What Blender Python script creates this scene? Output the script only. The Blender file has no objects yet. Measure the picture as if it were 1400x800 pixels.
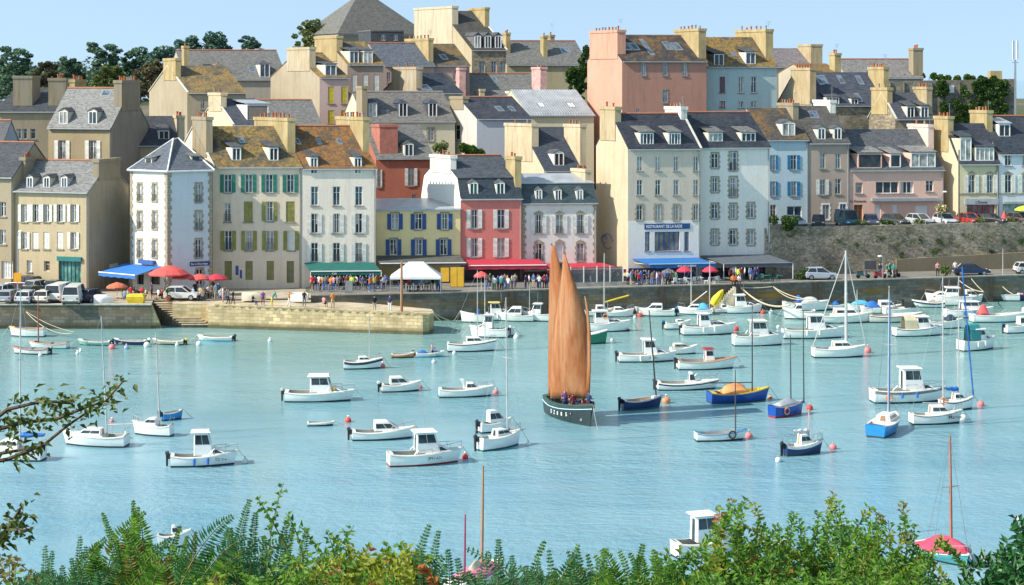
SUN_E=3.5; SKY_S=.15; SKY_AIR=1.0; SKY_DUST=.5; SKY_OZ=2.0; EXPO=.9; SKY_LIFT=.36; SKY_SAT=.72; SKY_HUE=.477
import bpy, math, random
from math import sin, cos, pi, radians, sqrt
from mathutils import Vector, Matrix
R = random.Random(7)
sc = bpy.context.scene
col = sc.collection
F = 2500.0      # focal length in photo pixels (1400 wide)
CZ = 27.0       # eye height above the water
HY = 107.0      # row of the horizon in the photo

# ---------- measuring helpers: photo measurements -> metres in the world ----------
def wx(px, Y): return (px-700.0)*Y/F
def wz(py, Y): return CZ-(py-HY)*Y/F
def ylev(py, z): return (CZ-z)*F/(py-HY)          # distance of a point at height z seen on row py
def lerp(a, b, t): return a+(b-a)*t

# ---------- mesh builder ----------
class MB:
    def __init__(s): s.v=[]; s.f=[]; s.m=[]
    def add(s, vs, fs, m=0):
        o=len(s.v); s.v.extend([tuple(p) for p in vs])
        for f in fs: s.f.append([o+i for i in f]); s.m.append(m)
    def quad(s, a,b,c,d,m=0): s.add([a,b,c,d],[(0,1,2,3)],m)
    def poly(s, pts, m=0): s.add(pts,[tuple(range(len(pts)))],m)
    def box(s, x0,x1,y0,y1,z0,z1,m=0):
        s.add([(x0,y0,z0),(x1,y0,z0),(x1,y1,z0),(x0,y1,z0),(x0,y0,z1),(x1,y0,z1),(x1,y1,z1),(x0,y1,z1)],
              [(0,3,2,1),(4,5,6,7),(0,1,5,4),(1,2,6,5),(2,3,7,6),(3,0,4,7)],m)
    def hexa(s, p, m=0):      # 8 points: bottom 4 ccw, top 4 ccw
        s.add(p,[(0,3,2,1),(4,5,6,7),(0,1,5,4),(1,2,6,5),(2,3,7,6),(3,0,4,7)],m)
    def prism(s, poly, z0, z1, m=0, mtop=None):
        n=len(poly)
        s.add([(x,y,z0) for x,y in poly]+[(x,y,z1) for x,y in poly],
              [(i,(i+1)%n,n+(i+1)%n,n+i) for i in range(n)]+[tuple(range(n-1,-1,-1))],m)
        s.add([(x,y,z1) for x,y in poly],[tuple(range(n))],m if mtop is None else mtop)
    def slab(s, pts, t, m=0):      # polygon in space, thickened downwards
        n=len(pts)
        s.add([tuple(p) for p in pts]+[(p[0],p[1],p[2]-t) for p in pts],
              [tuple(range(n)),tuple(range(2*n-1,n-1,-1))]+[(i,n+i,n+(i+1)%n,(i+1)%n) for i in range(n)],m)
    def tube(s, pts, r, seg=6, m=0, cap=True):
        pts=[Vector(p) for p in pts]; n=len(pts)
        rs=r if isinstance(r,(list,tuple)) else [r]*n
        o=len(s.v); 
        for i,p in enumerate(pts):
            d=(pts[min(i+1,n-1)]-pts[max(i-1,0)])
            if d.length<1e-9: d=Vector((0,0,1))
            d.normalize()
            a=Vector((0,0,1)) if abs(d.z)<.9 else Vector((1,0,0))
            u=d.cross(a).normalized(); w=d.cross(u)
            for k in range(seg):
                t=2*pi*k/seg; q=p+(u*cos(t)+w*sin(t))*rs[i]; s.v.append(tuple(q))
        for i in range(n-1):
            for k in range(seg):
                k2=(k+1)%seg; s.f.append([o+i*seg+k,o+i*seg+k2,o+(i+1)*seg+k2,o+(i+1)*seg+k]); s.m.append(m)
        if cap:
            s.f.append([o+k for k in range(seg)][::-1]); s.m.append(m)
            s.f.append([o+(n-1)*seg+k for k in range(seg)]); s.m.append(m)
    def ball(s, c, r, seg=10, rings=6, m=0, sz=1.0):
        prof=[(r*sin(pi*i/rings), -r*cos(pi*i/rings)*sz) for i in range(rings+1)]
        s.lathe(c, prof, seg, m)
    def lathe(s, c, prof, seg=10, m=0):
        o=len(s.v); n=len(prof)
        for rr,z in prof:
            for k in range(seg):
                t=2*pi*k/seg; s.v.append((c[0]+max(rr,1e-4)*cos(t),c[1]+max(rr,1e-4)*sin(t),c[2]+z))
        for i in range(n-1):
            for k in range(seg):
                k2=(k+1)%seg; s.f.append([o+i*seg+k,o+i*seg+k2,o+(i+1)*seg+k2,o+(i+1)*seg+k]); s.m.append(m)
    def onquad(s, q, u0,u1,v0,v1, off, m=0, t=0):   # rectangle laid on a quad (a,b,c,d: bottom-left, bottom-right, top-right, top-left seen from outside)
        a,b,c,d=[Vector(p) for p in q]
        n=(b-a).cross(d-a).normalized()*off
        f=lambda u,v:(a.lerp(b,u)).lerp(d.lerp(c,u),v)+n
        P=[f(u0,v0),f(u1,v0),f(u1,v1),f(u0,v1)]
        if t: 
            k=n.normalized()*t
            s.hexa([P[0]-k,P[1]-k,P[1],P[0],P[3]-k,P[2]-k,P[2],P[3]],m)
        else: s.add(P,[(0,1,2,3)],m)
    def build(s, name, mats, parent=None, loc=None, smooth=False):
        me=bpy.data.meshes.new(name); me.from_pydata(s.v,[],s.f)
        if not isinstance(mats,(list,tuple)): mats=[mats]
        for m in mats: me.materials.append(m)
        if len(mats)>1: me.polygons.foreach_set('material_index',s.m)
        if smooth: me.polygons.foreach_set('use_smooth',[True]*len(me.polygons))
        me.update()
        o=bpy.data.objects.new(name,me); col.objects.link(o)
        if parent is not None: o.parent=parent
        if loc is not None: o.location=loc
        return o

def tag(o, label=None, cat=None, group=None, kind=None):
    if label: o['label']=label
    if cat: o['category']=cat
    if group: o['group']=group
    if kind: o['kind']=kind
    return o
def root(name, loc, label=None, cat=None, group=None, rz=0):
    o=bpy.data.objects.new(name,None); col.objects.link(o); o.location=loc; o.rotation_euler=(0,0,rz)
    o.empty_display_size=.1
    return tag(o,label,cat,group)
def kids(o): return list(o.children)
def copy_tree(o, parent=None):
    c=o.copy(); col.objects.link(c)
    if parent is not None: c.parent=parent
    for k in list(o.children): copy_tree(k,c)
    return c

# ---------- materials ----------
def newmat(name):
    m=bpy.data.materials.new(name); m.use_nodes=True; nt=m.node_tree
    b=nt.nodes['Principled BSDF']; return m,nt,b
def nd(nt,t,**k):
    n=nt.nodes.new(t)
    for a,v in k.items():
        if a in n.inputs.keys(): n.inputs[a].default_value=v
        else: setattr(n,a,v)
    return n
def c4(c): return (c[0],c[1],c[2],1)
def hexc(r,g,b):
    f=lambda x:(x/255/12.92 if x/255<=.04045 else ((x/255+.055)/1.055)**2.4)
    return (f(r),f(g),f(b))
def pos(nt, scale=(1,1,1)):
    g=nd(nt,'ShaderNodeNewGeometry'); mp=nd(nt,'ShaderNodeMapping'); mp.inputs['Scale'].default_value=scale
    nt.links.new(g.outputs['Position'],mp.inputs['Vector']); return mp.outputs['Vector']
def noise(nt,vec,scale,detail=3,rough=.55,lo=.35,hi=.65):
    n=nd(nt,'ShaderNodeTexNoise',Scale=scale,Detail=detail,Roughness=rough); nt.links.new(vec,n.inputs['Vector'])
    r=nd(nt,'ShaderNodeMapRange'); r.inputs['From Min'].default_value=lo; r.inputs['From Max'].default_value=hi
    nt.links.new(n.outputs['Fac'],r.inputs['Value']); return r.outputs['Result']
def mix(nt,fac,a,b,mode='MIX'):
    m=nd(nt,'ShaderNodeMix',data_type='RGBA',blend_type=mode)
    for i,v in ((0,fac),(6,a),(7,b)):
        if isinstance(v,(int,float)): m.inputs[i].default_value=v
        elif isinstance(v,tuple): m.inputs[i].default_value=c4(v)
        else: nt.links.new(v,m.inputs[i])
    return m.outputs[2]
def mul(nt,a,k):
    m=nd(nt,'ShaderNodeMath',operation='MULTIPLY'); nt.links.new(a,m.inputs[0]); m.inputs[1].default_value=k; return m.outputs[0]
_C={}
def cached(fn):
    def g(*a,**k):
        key=(fn.__name__,)+tuple(a)+tuple(sorted(k.items()))
        if key not in _C: _C[key]=fn(*a,**k)
        return _C[key]
    return g
@cached
def plain(c, rough=.5, var=.12, sc_=1.5, metal=0, spec=.5):
    m,nt,b=newmat('paint'); b.inputs['Roughness'].default_value=rough; b.inputs['Metallic'].default_value=metal
    b.inputs['Specular IOR Level'].default_value=spec
    n=noise(nt,pos(nt),sc_,4)
    d=tuple(x*(1-var) for x in c); e=tuple(min(1,x*(1+var*.6)) for x in c)
    nt.links.new(mix(nt,n,d,e),b.inputs['Base Color']); return m
@cached
def gel(c, rough=.22):           # boat gelcoat / car paint: slightly dirty gloss
    m,nt,b=newmat('gelcoat'); b.inputs['Roughness'].default_value=rough
    n=noise(nt,pos(nt,(1,1,2.5)),1.6,4,.6)
    nt.links.new(mix(nt,mul(nt,n,.35),c,tuple(x*y for x,y in zip(c,(.72,.70,.62)))),b.inputs['Base Color']); return m
@cached
def wall(c, stain=.5, bump=.15, dark=(.16,.14,.11)):
    m,nt,b=newmat('render_wall'); b.inputs['Roughness'].default_value=.92; b.inputs['Specular IOR Level'].default_value=.2
    big=noise(nt,pos(nt),.28,5,.6,.32,.72)
    strk=noise(nt,pos(nt,(1.6,1.6,.16)),1.0,5,.65,.5,.8)
    fine=noise(nt,pos(nt),5,3)
    a=mix(nt,mul(nt,big,.55*stain+.15),c,tuple(x*y for x,y in zip(c,(.70,.66,.58))))
    a=mix(nt,mul(nt,strk,stain*.75),a,dark)
    a=mix(nt,mul(nt,fine,.2),a,tuple(x*.6 for x in c))
    nt.links.new(a,b.inputs['Base Color'])
    bp=nd(nt,'ShaderNodeBump',Strength=bump,Distance=.04); nt.links.new(fine,bp.inputs['Height']); nt.links.new(bp.outputs[0],b.inputs['Normal'])
    return m
@cached
def stone(c, scale=1.6, mortar=(.30,.27,.22), moss=0.0, var=.45, stretch=1.6):
    m,nt,b=newmat('stone_masonry'); b.inputs['Roughness'].default_value=.95; b.inputs['Specular IOR Level'].default_value=.15
    v=pos(nt,(1,1,stretch))
    vo=nd(nt,'ShaderNodeTexVoronoi',Scale=scale); nt.links.new(v,vo.inputs['Vector'])
    ed=nd(nt,'ShaderNodeTexVoronoi',feature='DISTANCE_TO_EDGE',Scale=scale); nt.links.new(v,ed.inputs['Vector'])
    sep=nd(nt,'ShaderNodeSeparateColor'); nt.links.new(vo.outputs['Color'],sep.inputs[0])
    a=mix(nt,sep.outputs[0],tuple(x*(1-var) for x in c),tuple(min(1,x*(1+var)) for x in c))
    a=mix(nt,mul(nt,sep.outputs[1],.35),a,(c[0]*1.15,c[1]*.95,c[2]*.65))
    r=nd(nt,'ShaderNodeMapRange'); r.inputs['From Max'].default_value=.07; nt.links.new(ed.outputs['Distance'],r.inputs['Value'])
    a=mix(nt,r.outputs[0],mortar,a)
    big=noise(nt,pos(nt),.22,5,.62,.4,.72)
    a=mix(nt,mul(nt,big,.55),a,(.09,.085,.065))
    if moss:
        g=noise(nt,pos(nt,(1,1,.5)),.55,5,.6,.56,.64); a=mix(nt,mul(nt,g,moss),a,(.035,.06,.015))
    nt.links.new(a,b.inputs['Base Color'])
    bp=nd(nt,'ShaderNodeBump',Strength=.5,Distance=.06); nt.links.new(r.outputs[0],bp.inputs['Height']); nt.links.new(bp.outputs[0],b.inputs['Normal'])
    return m
@cached
def ashlar(c, row=.36, w=.85, var=.3):
    m,nt,b=newmat('dressed_stone'); b.inputs['Roughness'].default_value=.95; b.inputs['Specular IOR Level'].default_value=.15
    g=nd(nt,'ShaderNodeNewGeometry'); s=nd(nt,'ShaderNodeSeparateXYZ'); nt.links.new(g.outputs['Position'],s.inputs[0])
    cx=nd(nt,'ShaderNodeCombineXYZ'); nt.links.new(s.outputs[0],cx.inputs[0]); nt.links.new(s.outputs[2],cx.inputs[1])
    wob=nd(nt,'ShaderNodeTexNoise',Scale=.8,Detail=2); nt.links.new(g.outputs['Position'],wob.inputs['Vector'])
    ad=nd(nt,'ShaderNodeVectorMath',operation='MULTIPLY_ADD'); nt.links.new(wob.outputs['Color'],ad.inputs[0]); ad.inputs[1].default_value=(.3,.22,0); nt.links.new(cx.outputs[0],ad.inputs[2])
    br=nd(nt,'ShaderNodeTexBrick'); br.inputs['Scale'].default_value=1; br.inputs['Row Height'].default_value=row; br.inputs['Brick Width'].default_value=w; br.inputs['Mortar Size'].default_value=.02; br.inputs['Mortar Smooth'].default_value=.5
    br.inputs['Color1'].default_value=c4(tuple(x*(1-var) for x in c)); br.inputs['Color2'].default_value=c4(tuple(min(1,x*(1+var*.7)) for x in c)); br.inputs['Mortar'].default_value=c4(tuple(x*.55 for x in c))
    nt.links.new(ad.outputs[0],br.inputs['Vector'])
    n=noise(nt,pos(nt),2.2,5,.65,.35,.7); a=mix(nt,mul(nt,n,.35),br.outputs['Color'],tuple(x*.5 for x in c))
    big=noise(nt,pos(nt,(1,1,.6)),.3,6,.7,.4,.68); a=mix(nt,mul(nt,big,.6),a,(c[0]*.38,c[1]*.38,c[2]*.34))
    st=noise(nt,pos(nt,(1.2,1.2,.12)),1,4,.6,.55,.8); a=mix(nt,mul(nt,st,.4),a,(.06,.06,.045))
    nt.links.new(a,b.inputs['Base Color']); bp=nd(nt,'ShaderNodeBump',Strength=.5,Distance=.05); nt.links.new(br.outputs['Fac'],bp.inputs['Height']); bp.invert=True; nt.links.new(bp.outputs[0],b.inputs['Normal'])
    return m
@cached
def quay_stone(c, band=0.0, z0=1.3):  # dressed stone with a lichen / weed band at tide height
    m=ashlar(c).copy(); nt=m.node_tree; b=nt.nodes['Principled BSDF']
    prev=b.inputs['Base Color'].links[0].from_socket
    g=nd(nt,'ShaderNodeNewGeometry'); s=nd(nt,'ShaderNodeSeparateXYZ'); nt.links.new(g.outputs['Position'],s.inputs[0])
    def rng(lo,hi):
        r=nd(nt,'ShaderNodeMapRange'); r.inputs['From Min'].default_value=lo; r.inputs['From Max'].default_value=hi
        nt.links.new(s.outputs[2],r.inputs['Value']); return r.outputs[0]
    wet=rng(.75,.25); a=mix(nt,mul(nt,wet,.8),prev,(.05,.055,.03))
    if band:
        up=rng(z0-.5,z0); dn=rng(z0+.9,z0+.3)
        mm=nd(nt,'ShaderNodeMath',operation='MULTIPLY'); nt.links.new(up,mm.inputs[0]); nt.links.new(dn,mm.inputs[1])
        nn=noise(nt,pos(nt,(.35,.35,1)),.5,4,.6,.42,.6)
        m2=nd(nt,'ShaderNodeMath',operation='MULTIPLY'); nt.links.new(mm.outputs[0],m2.inputs[0]); nt.links.new(nn,m2.inputs[1])
        a=mix(nt,mul(nt,m2.outputs[0],band),a,(.30,.17,.03))
    nt.links.new(a,b.inputs['Base Color']); return m
@cached
def slate(c=(.055,.06,.07), lichen=0.0, lc=(.30,.16,.03), rough=.55, amt=.45):
    m,nt,b=newmat('slate_roof'); b.inputs['Roughness'].default_value=rough; b.inputs['Specular IOR Level'].default_value=.22
    v=pos(nt,(1,1,2.6)); vo=nd(nt,'ShaderNodeTexVoronoi',Scale=3.4); nt.links.new(v,vo.inputs['Vector'])
    sep=nd(nt,'ShaderNodeSeparateColor'); nt.links.new(vo.outputs['Color'],sep.inputs[0])
    a=mix(nt,sep.outputs[0],tuple(x*.72 for x in c),tuple(x*1.35 for x in c))
    st=noise(nt,pos(nt,(.9,.9,.35)),.8,4,.6,.4,.75); a=mix(nt,mul(nt,st,.2),a,(.15,.145,.13))
    if lichen:
        l=noise(nt,pos(nt,(1,1,.8)),.45,7,.72,.47-.1*lichen,.60-.08*lichen); l2=noise(nt,pos(nt),3.0,5,.7,.35,.6)
        mm=nd(nt,'ShaderNodeMath',operation='MULTIPLY'); nt.links.new(l,mm.inputs[0]); nt.links.new(l2,mm.inputs[1])
        a=mix(nt,mul(nt,mm.outputs[0],min(1,.5+amt*lichen)),a,lc)
    nt.links.new(a,b.inputs['Base Color'])
    w=nd(nt,'ShaderNodeTexWave',Scale=1.5,Distortion=.6,wave_type='BANDS',bands_direction='Z'); nt.links.new(pos(nt),w.inputs['Vector'])
    bp=nd(nt,'ShaderNodeBump',Strength=.35,Distance=.05); nt.links.new(w.outputs['Fac'],bp.inputs['Height']); nt.links.new(bp.outputs[0],b.inputs['Normal'])
    return m
@cached
def glass(c=(.03,.035,.04), rough=.07):
    m,nt,b=newmat('window_glass'); b.inputs['Roughness'].default_value=rough; b.inputs['Specular IOR Level'].default_value=.45
    n=noise(nt,pos(nt),.9,3,.6); nt.links.new(mix(nt,n,tuple(x*.5 for x in c),tuple(x*1.7 for x in c)),b.inputs['Base Color']); return m
@cached
def chimney_mat(c, lich=.8):
    m,nt,b=newmat('chimney_render'); b.inputs['Roughness'].default_value=.95; b.inputs['Specular IOR Level'].default_value=.15
    n=noise(nt,pos(nt,(1,1,.5)),.8,5,.65,.38,.62); s=noise(nt,pos(nt,(2,2,.2)),1.1,4,.6,.48,.75)
    a=mix(nt,mul(nt,n,lich),c,(.36,.27,.13)); a=mix(nt,mul(nt,s,.5),a,(.13,.11,.08))
    nt.links.new(a,b.inputs['Base Color']); return m
@cached
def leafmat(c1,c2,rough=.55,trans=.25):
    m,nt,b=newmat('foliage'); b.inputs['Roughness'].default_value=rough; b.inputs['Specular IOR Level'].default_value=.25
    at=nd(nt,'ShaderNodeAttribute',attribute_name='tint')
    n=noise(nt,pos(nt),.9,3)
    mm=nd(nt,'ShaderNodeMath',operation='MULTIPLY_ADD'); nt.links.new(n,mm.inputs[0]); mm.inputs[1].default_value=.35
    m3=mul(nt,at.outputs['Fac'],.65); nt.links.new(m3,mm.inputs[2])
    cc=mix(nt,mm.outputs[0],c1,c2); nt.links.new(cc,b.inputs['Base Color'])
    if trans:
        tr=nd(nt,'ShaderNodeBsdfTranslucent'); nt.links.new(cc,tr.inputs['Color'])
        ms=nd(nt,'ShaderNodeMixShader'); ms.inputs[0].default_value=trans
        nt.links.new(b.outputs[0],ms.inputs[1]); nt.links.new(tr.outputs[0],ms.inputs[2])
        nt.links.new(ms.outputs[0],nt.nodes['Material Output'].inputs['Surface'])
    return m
def settint(o, vals):
    a=o.data.attributes.new('tint','FLOAT','FACE'); a.data.foreach_set('value',vals)

WHITE=gel((.88,.88,.86)); WHITE2=gel((.74,.74,.70)); CREAMG=gel((.72,.66,.50))
FRAME=plain((.78,.78,.76),.5,.06); DARKF=plain((.10,.09,.08),.6); METAL=plain((.45,.46,.47),.35,.1,2,.8)
GLASS=glass(); GLASSB=glass((.05,.07,.09)); CURT=glass((.30,.30,.28),.35); BOATGL=glass((.04,.055,.06),.1)
TERRA=plain((.42,.13,.05),.85); BLACK=plain((.02,.02,.022),.5); GRANITE=plain((.30,.27,.22),.9,.35,3)
ROPE=plain((.50,.45,.33),.9); WOOD=plain((.33,.17,.07),.7,.3,4); ALU=plain((.62,.63,.64),.4,.05)
# ---------- houses ----------
def terr(X,Y):       # ground height of the town hill
    px=700+X*F/Y
    q=201 if px<420 else lerp(201.5,222,min(1.2,(px-420)/980))
    t=Y-q
    base=2.6 if px<420 else 3.05
    k=max(0,t-(20 if px<1040 else 13))
    h=base+min(k*.22,20)
    if px>1040:
        h=max(h,8.4) if t>12.5 else 2.0
    elif px>1015 and t<16: h=2.4
    far=max(0,Y-400); h-=far*.35
    return h

HOUSES=[]
class House:
    def __init__(s, name, label, Y, x0, x1, a=5, b=30, D=9, xb=None, side='L', zb=None, ye=0, yr=0, wall_=None, roof_=None,
                 roof='gable', cat='house', rooft=None, over=.25, ridge=None, blank=None):
        s.Y=Y; a=radians(a); b=radians(b)
        s.O=Vector((wx(x0,Y),Y,0)); s.eu=Vector((cos(a),sin(a),0)); s.ev=Vector((-sin(b),cos(b),0))
        s.W=s.along(s.O,s.eu,x1)
        if xb is not None:
            base=s.O if side=='L' else s.O+s.eu*s.W
            D=s.along(base,s.ev,xb)
        s.D=D
        s.zb=zb if zb is not None else min(terr(*(s.O+s.ev*q+s.eu*p).xy) for p in (0,s.W) for q in (0,D))-.6
        s.ze=wz(ye,Y); mid=s.O+s.eu*s.W*.5+s.ev*D*.5
        s.zr=wz(yr,mid.y) if yr else s.ze
        s.wm=wall_; s.rm=roof_; s.roof=roof; s.over=over
        s.root=root(name,(s.O.x,s.O.y,s.zb),label,cat); HOUSES.append(s)
        s.base=Vector((s.O.x,s.O.y,s.zb)); s.rects={'F':[],'L':[],'R':[]}; s.late=[]
    def along(s,P,d,px):
        t=(px-700)/F; den=d.x-t*d.y
        return (t*P.y-P.x)/den
    def P(s,u,v,z):      # world -> root-local
        p=s.O+s.eu*u+s.ev*v; return Vector((p.x,p.y,z))-s.base
    def face(s,f):
        if f=='F': return s.O,s.eu,s.W,Vector((s.eu.y,-s.eu.x,0))
        if f=='R': return s.O+s.eu*s.W,s.ev,s.D,Vector((s.ev.y,-s.ev.x,0))
        return s.O+s.ev*s.D,-s.ev,s.D,Vector((-s.ev.y,s.ev.x,0))
    def fpt(s,f,t,z,out=0):
        o,d,w,n=s.face(f); p=o+d*t+n*out; return Vector((p.x,p.y,z))-s.base
    def rect(s,f,xc,yc,w,h):
        o,d,W,n=s.face(f)
        t0=s.along(o,d,xc-w/2); t1=s.along(o,d,xc+w/2)
        if t0>t1: t0,t1=t1,t0
        Yc=(o+d*(t0+t1)/2).y
        return max(.06,t0),min(W-.06,t1),wz(yc+h/2,Yc),wz(yc-h/2,Yc)
    def wallmesh(s,mb,f,z0,z1,m=0):
        o,d,W,n=s.face(f); rs=[r for r in s.rects[f] if r[2]>z0 or True]
        S=sorted(set([0,W]+[x for r in rs for x in r[:2]])); Z=sorted(set([z0,z1]+[min(max(x,z0),z1) for r in rs for x in r[2:4]]))
        for i in range(len(S)-1):
            for j in range(len(Z)-1):
                if S[i+1]-S[i]<1e-5 or Z[j+1]-Z[j]<1e-5: continue
                cs,cz=(S[i]+S[i+1])/2,(Z[j]+Z[j+1])/2
                if any(r[0]<cs<r[1] and r[2]<cz<r[3] for r in rs): continue
                mb.quad(s.fpt(f,S[i],Z[j]),s.fpt(f,S[i+1],Z[j]),s.fpt(f,S[i+1],Z[j+1]),s.fpt(f,S[i],Z[j+1]),m)
        for r in rs:
            a,b,c,e=r; dp=-.28
            A=[s.fpt(f,a,c),s.fpt(f,b,c),s.fpt(f,b,e),s.fpt(f,a,e)]; B=[s.fpt(f,a,c,dp),s.fpt(f,b,c,dp),s.fpt(f,b,e,dp),s.fpt(f,a,e,dp)]
            for k in range(4):
                k2=(k+1)%4; mb.quad(A[k],A[k2],B[k2],B[k],m)
    def bar(s,mb,f,t0,t1,z0,z1,o0,o1,m=0):
        p=[s.fpt(f,t0,z0,o1),s.fpt(f,t1,z0,o1),s.fpt(f,t1,z0,o0),s.fpt(f,t0,z0,o0),s.fpt(f,t0,z1,o1),s.fpt(f,t1,z1,o1),s.fpt(f,t1,z1,o0),s.fpt(f,t0,z1,o0)]
        mb.hexa(p,m)
    def window(s, xc,yc,w,h, f='F', sh=None, shs='open', sur=None, fr=None, gl=None, bars=1, guard=False, arch=False, name='window', cut=True, sill=True):
        r=s.rect(f,xc,yc,w,h); t0,t1,z0,z1=r
        if cut: s.rects[f].append(r)
        dp=-.26 if cut else .03
        g=MB(); g.quad(s.fpt(f,t0,z0,dp),s.fpt(f,t1,z0,dp),s.fpt(f,t1,z1,dp),s.fpt(f,t0,z1,dp))
        if gl is None: gl=R.choice([GLASS,GLASS,GLASSB,CURT])
        pane=g.build(name,gl,s.root)
        fm=MB(); e=.075; o0,o1=dp+.01,dp+.07
        s.bar(fm,f,t0,t0+e,z0,z1,o0,o1); s.bar(fm,f,t1-e,t1,z0,z1,o0,o1)
        s.bar(fm,f,t0+e,t1-e,z0,z0+e,o0,o1); s.bar(fm,f,t0+e,t1-e,z1-e,z1,o0,o1)
        for k in range(1,bars+1):
            c=t0+(t1-t0)*k/(bars+1); s.bar(fm,f,c-.05,c+.05,z0+e,z1-e,o0,o1)
        if h>w*1.2:
            zz=z0+(z1-z0)*.68
            s.bar(fm,f,t0+e,t1-e,zz-.025,zz+.025,o0,o1-.02)
        cv=R.random()
        if gl in (GLASS,GLASSB) and name=='window' and cv<.75:
            k=(t1-t0)*R.uniform(.14,.3); zc=z0+e if cv<.5 else z0+(z1-z0)*.45
            if cv<.5 or cv>.62: s.bar(fm,f,t0+e,t0+e+k,zc,z1-e,dp+.004,dp+.009,1)
            if cv<.5 or cv<.62: s.bar(fm,f,t1-e-k*R.uniform(.4,1),t1-e,zc,z1-e,dp+.004,dp+.009,1)
        fm.build('frame',[fr or FRAME,CURTC],pane)
        if sill or sur:
            sm=MB(); k=.14
            s.bar(sm,f,t0-.12,t1+.12,z0-.14,z0-.002,.003,.11)
            if sur:
                s.bar(sm,f,t0-k,t0-.002,z0,z1,.003,.035); s.bar(sm,f,t1+.002,t1+k,z0,z1,.003,.035)
                s.bar(sm,f,t0-k,t1+k,z1+.002,z1+.2,.003,.04)
                nq=max(2,int((z1-z0)/.55))
                for i in range(nq):
                    zz=lerp(z0,z1,(i+.1)/nq); hh=(z1-z0)/nq*.45
                    s.bar(sm,f,t0-k-.12,t0-k-.002,zz,zz+hh,.003,.03); s.bar(sm,f,t1+k+.002,t1+k+.12,zz,zz+hh,.003,.03)
                if arch:
                    c=(t0+t1)/2; 
                    sm.add([s.fpt(f,t0-k,z1+.2,.04),s.fpt(f,t1+k,z1+.2,.04),s.fpt(f,c,z1+.5,.04),s.fpt(f,t0-k,z1+.2,.003),s.fpt(f,t1+k,z1+.2,.003),s.fpt(f,c,z1+.5,.003)],
                           [(0,1,2),(0,2,5,3),(2,1,4,5)])
            sm.build('surround' if sur else 'sill',sur or GRANITE,pane)
        if guard:
            gm=MB(); zt=z0+(z1-z0)*.38
            for k in range(7):
                c=t0+(t1-t0)*k/6; s.bar(gm,f,c-.012,c+.012,z0,zt,.05,.075)
            s.bar(gm,f,t0-.02,t1+.02,zt,zt+.04,.045,.08); gm.build('railing',DARKF,pane)
        if sh:
            sw=(t1-t0)*.52
            if shs=='open': spans=[(t0-sw-.03,t0-.03),(t1+.03,t1+sw+.03)]; oo=.045
            elif shs=='half': spans=[(t0-sw-.03,t0-.03),((t0+t1)/2+.02,t1-.02)]; oo=.02
            else: spans=[(t0+.02,(t0+t1)/2-.01),((t0+t1)/2+.01,t1-.02)]; oo=-.1
            for a,b in spans:
                m=MB(); s.bar(m,f,a,b,z0+.02,z1-.02,oo,oo+.03)
                hh=z1-z0-.04
                for i in range(3):
                    za=z0+.02+hh*(i/3+.05); zb_=z0+.02+hh*((i+1)/3-.05)
                    s.bar(m,f,a,a+.06,za,zb_,oo+.031,oo+.05); s.bar(m,f,b-.06,b,za,zb_,oo+.031,oo+.05)
                    nl=5
                    for j in range(nl):
                        z_=lerp(za,zb_,(j+.2)/nl); s.bar(m,f,a+.062,b-.062,z_,z_+(zb_-za)/nl*.5,oo+.031,oo+.045)
                m.build('shutter',sh,s.root)
        return r
    def zr_at(s,v):      # roof surface height at depth v
        if s.roof=='gable': 
            h=s.D/2; return s.ze+(s.zr-s.ze)*(1-abs(v-h)/h)
        if s.roof=='mansard':
            if v<s.mv: return s.ze+(s.zm-s.ze)*v/s.mv
            h=s.D/2; return s.zm+(s.zr-s.zm)*(v-s.mv)/(h-s.mv)
        if s.roof=='shed': return s.ze+(s.zr-s.ze)*v/s.D
        h=s.D/2; return s.ze+(s.zr-s.ze)*(1-abs(v-h)/h)
    def u_at(s,px,v): 
        p=s.O+s.ev*v; return s.along(p,s.eu,px)
    def v_at(s,px,u): 
        p=s.O+s.eu*u; return s.along(p,s.ev,px)
    def v_roof(s,px,py):   # depth at which a ray through the photo point meets the front slope
        best=None
        hi=s.D/2 if s.roof!='shed' else s.D
        for i in range(121):
            v=-.3+ (hi+.3)*i/120; u=s.u_at(px,v); Yp=(s.O+s.eu*u+s.ev*v).y
            e=abs(wz(py,Yp)-s.zr_at(max(v,0)))
            if best is None or e<best[0]: best=(e,v)
        return best[1]
    def dormer(s, xc,yt,yb,w, typ='gable', fr=None, cheek=None, top=None, bars=1, wallfront=False, gl=None, roofm=None):
        v=0.02 if wallfront else s.v_roof(xc,yb)
        u0=s.u_at(xc-w/2,v); u1=s.u_at(xc+w/2,v); Yp=(s.O+s.eu*(u0+u1)/2+s.ev*v).y
        zb=wz(yb,Yp); zt=wz(yt,Yp); v=max(v,.02)
        h=zt-zb; zs=zb+h*(.78 if typ in('gable','hip') else .9)
        # how far back the body runs until the roof rises past it
        def back(z):
            x=v
            lim=s.D/2 if s.roof!='shed' else s.D
            while x<lim-.05 and s.zr_at(x)<z: x+=.08
            return x+.1
        vb=back(zs); vt=back(zt)
        rt=MB(); zl=min(zb,s.zr_at(v))-.25
        P=s.P
        rt.hexa([P(u0,v,zl),P(u1,v,zl),P(u1,vb,zl),P(u0,vb,zl),P(u0,v,zs),P(u1,v,zs),P(u1,vb,zs),P(u0,vb,zs)],0)
        e=.12; um=(u0+u1)/2
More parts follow.
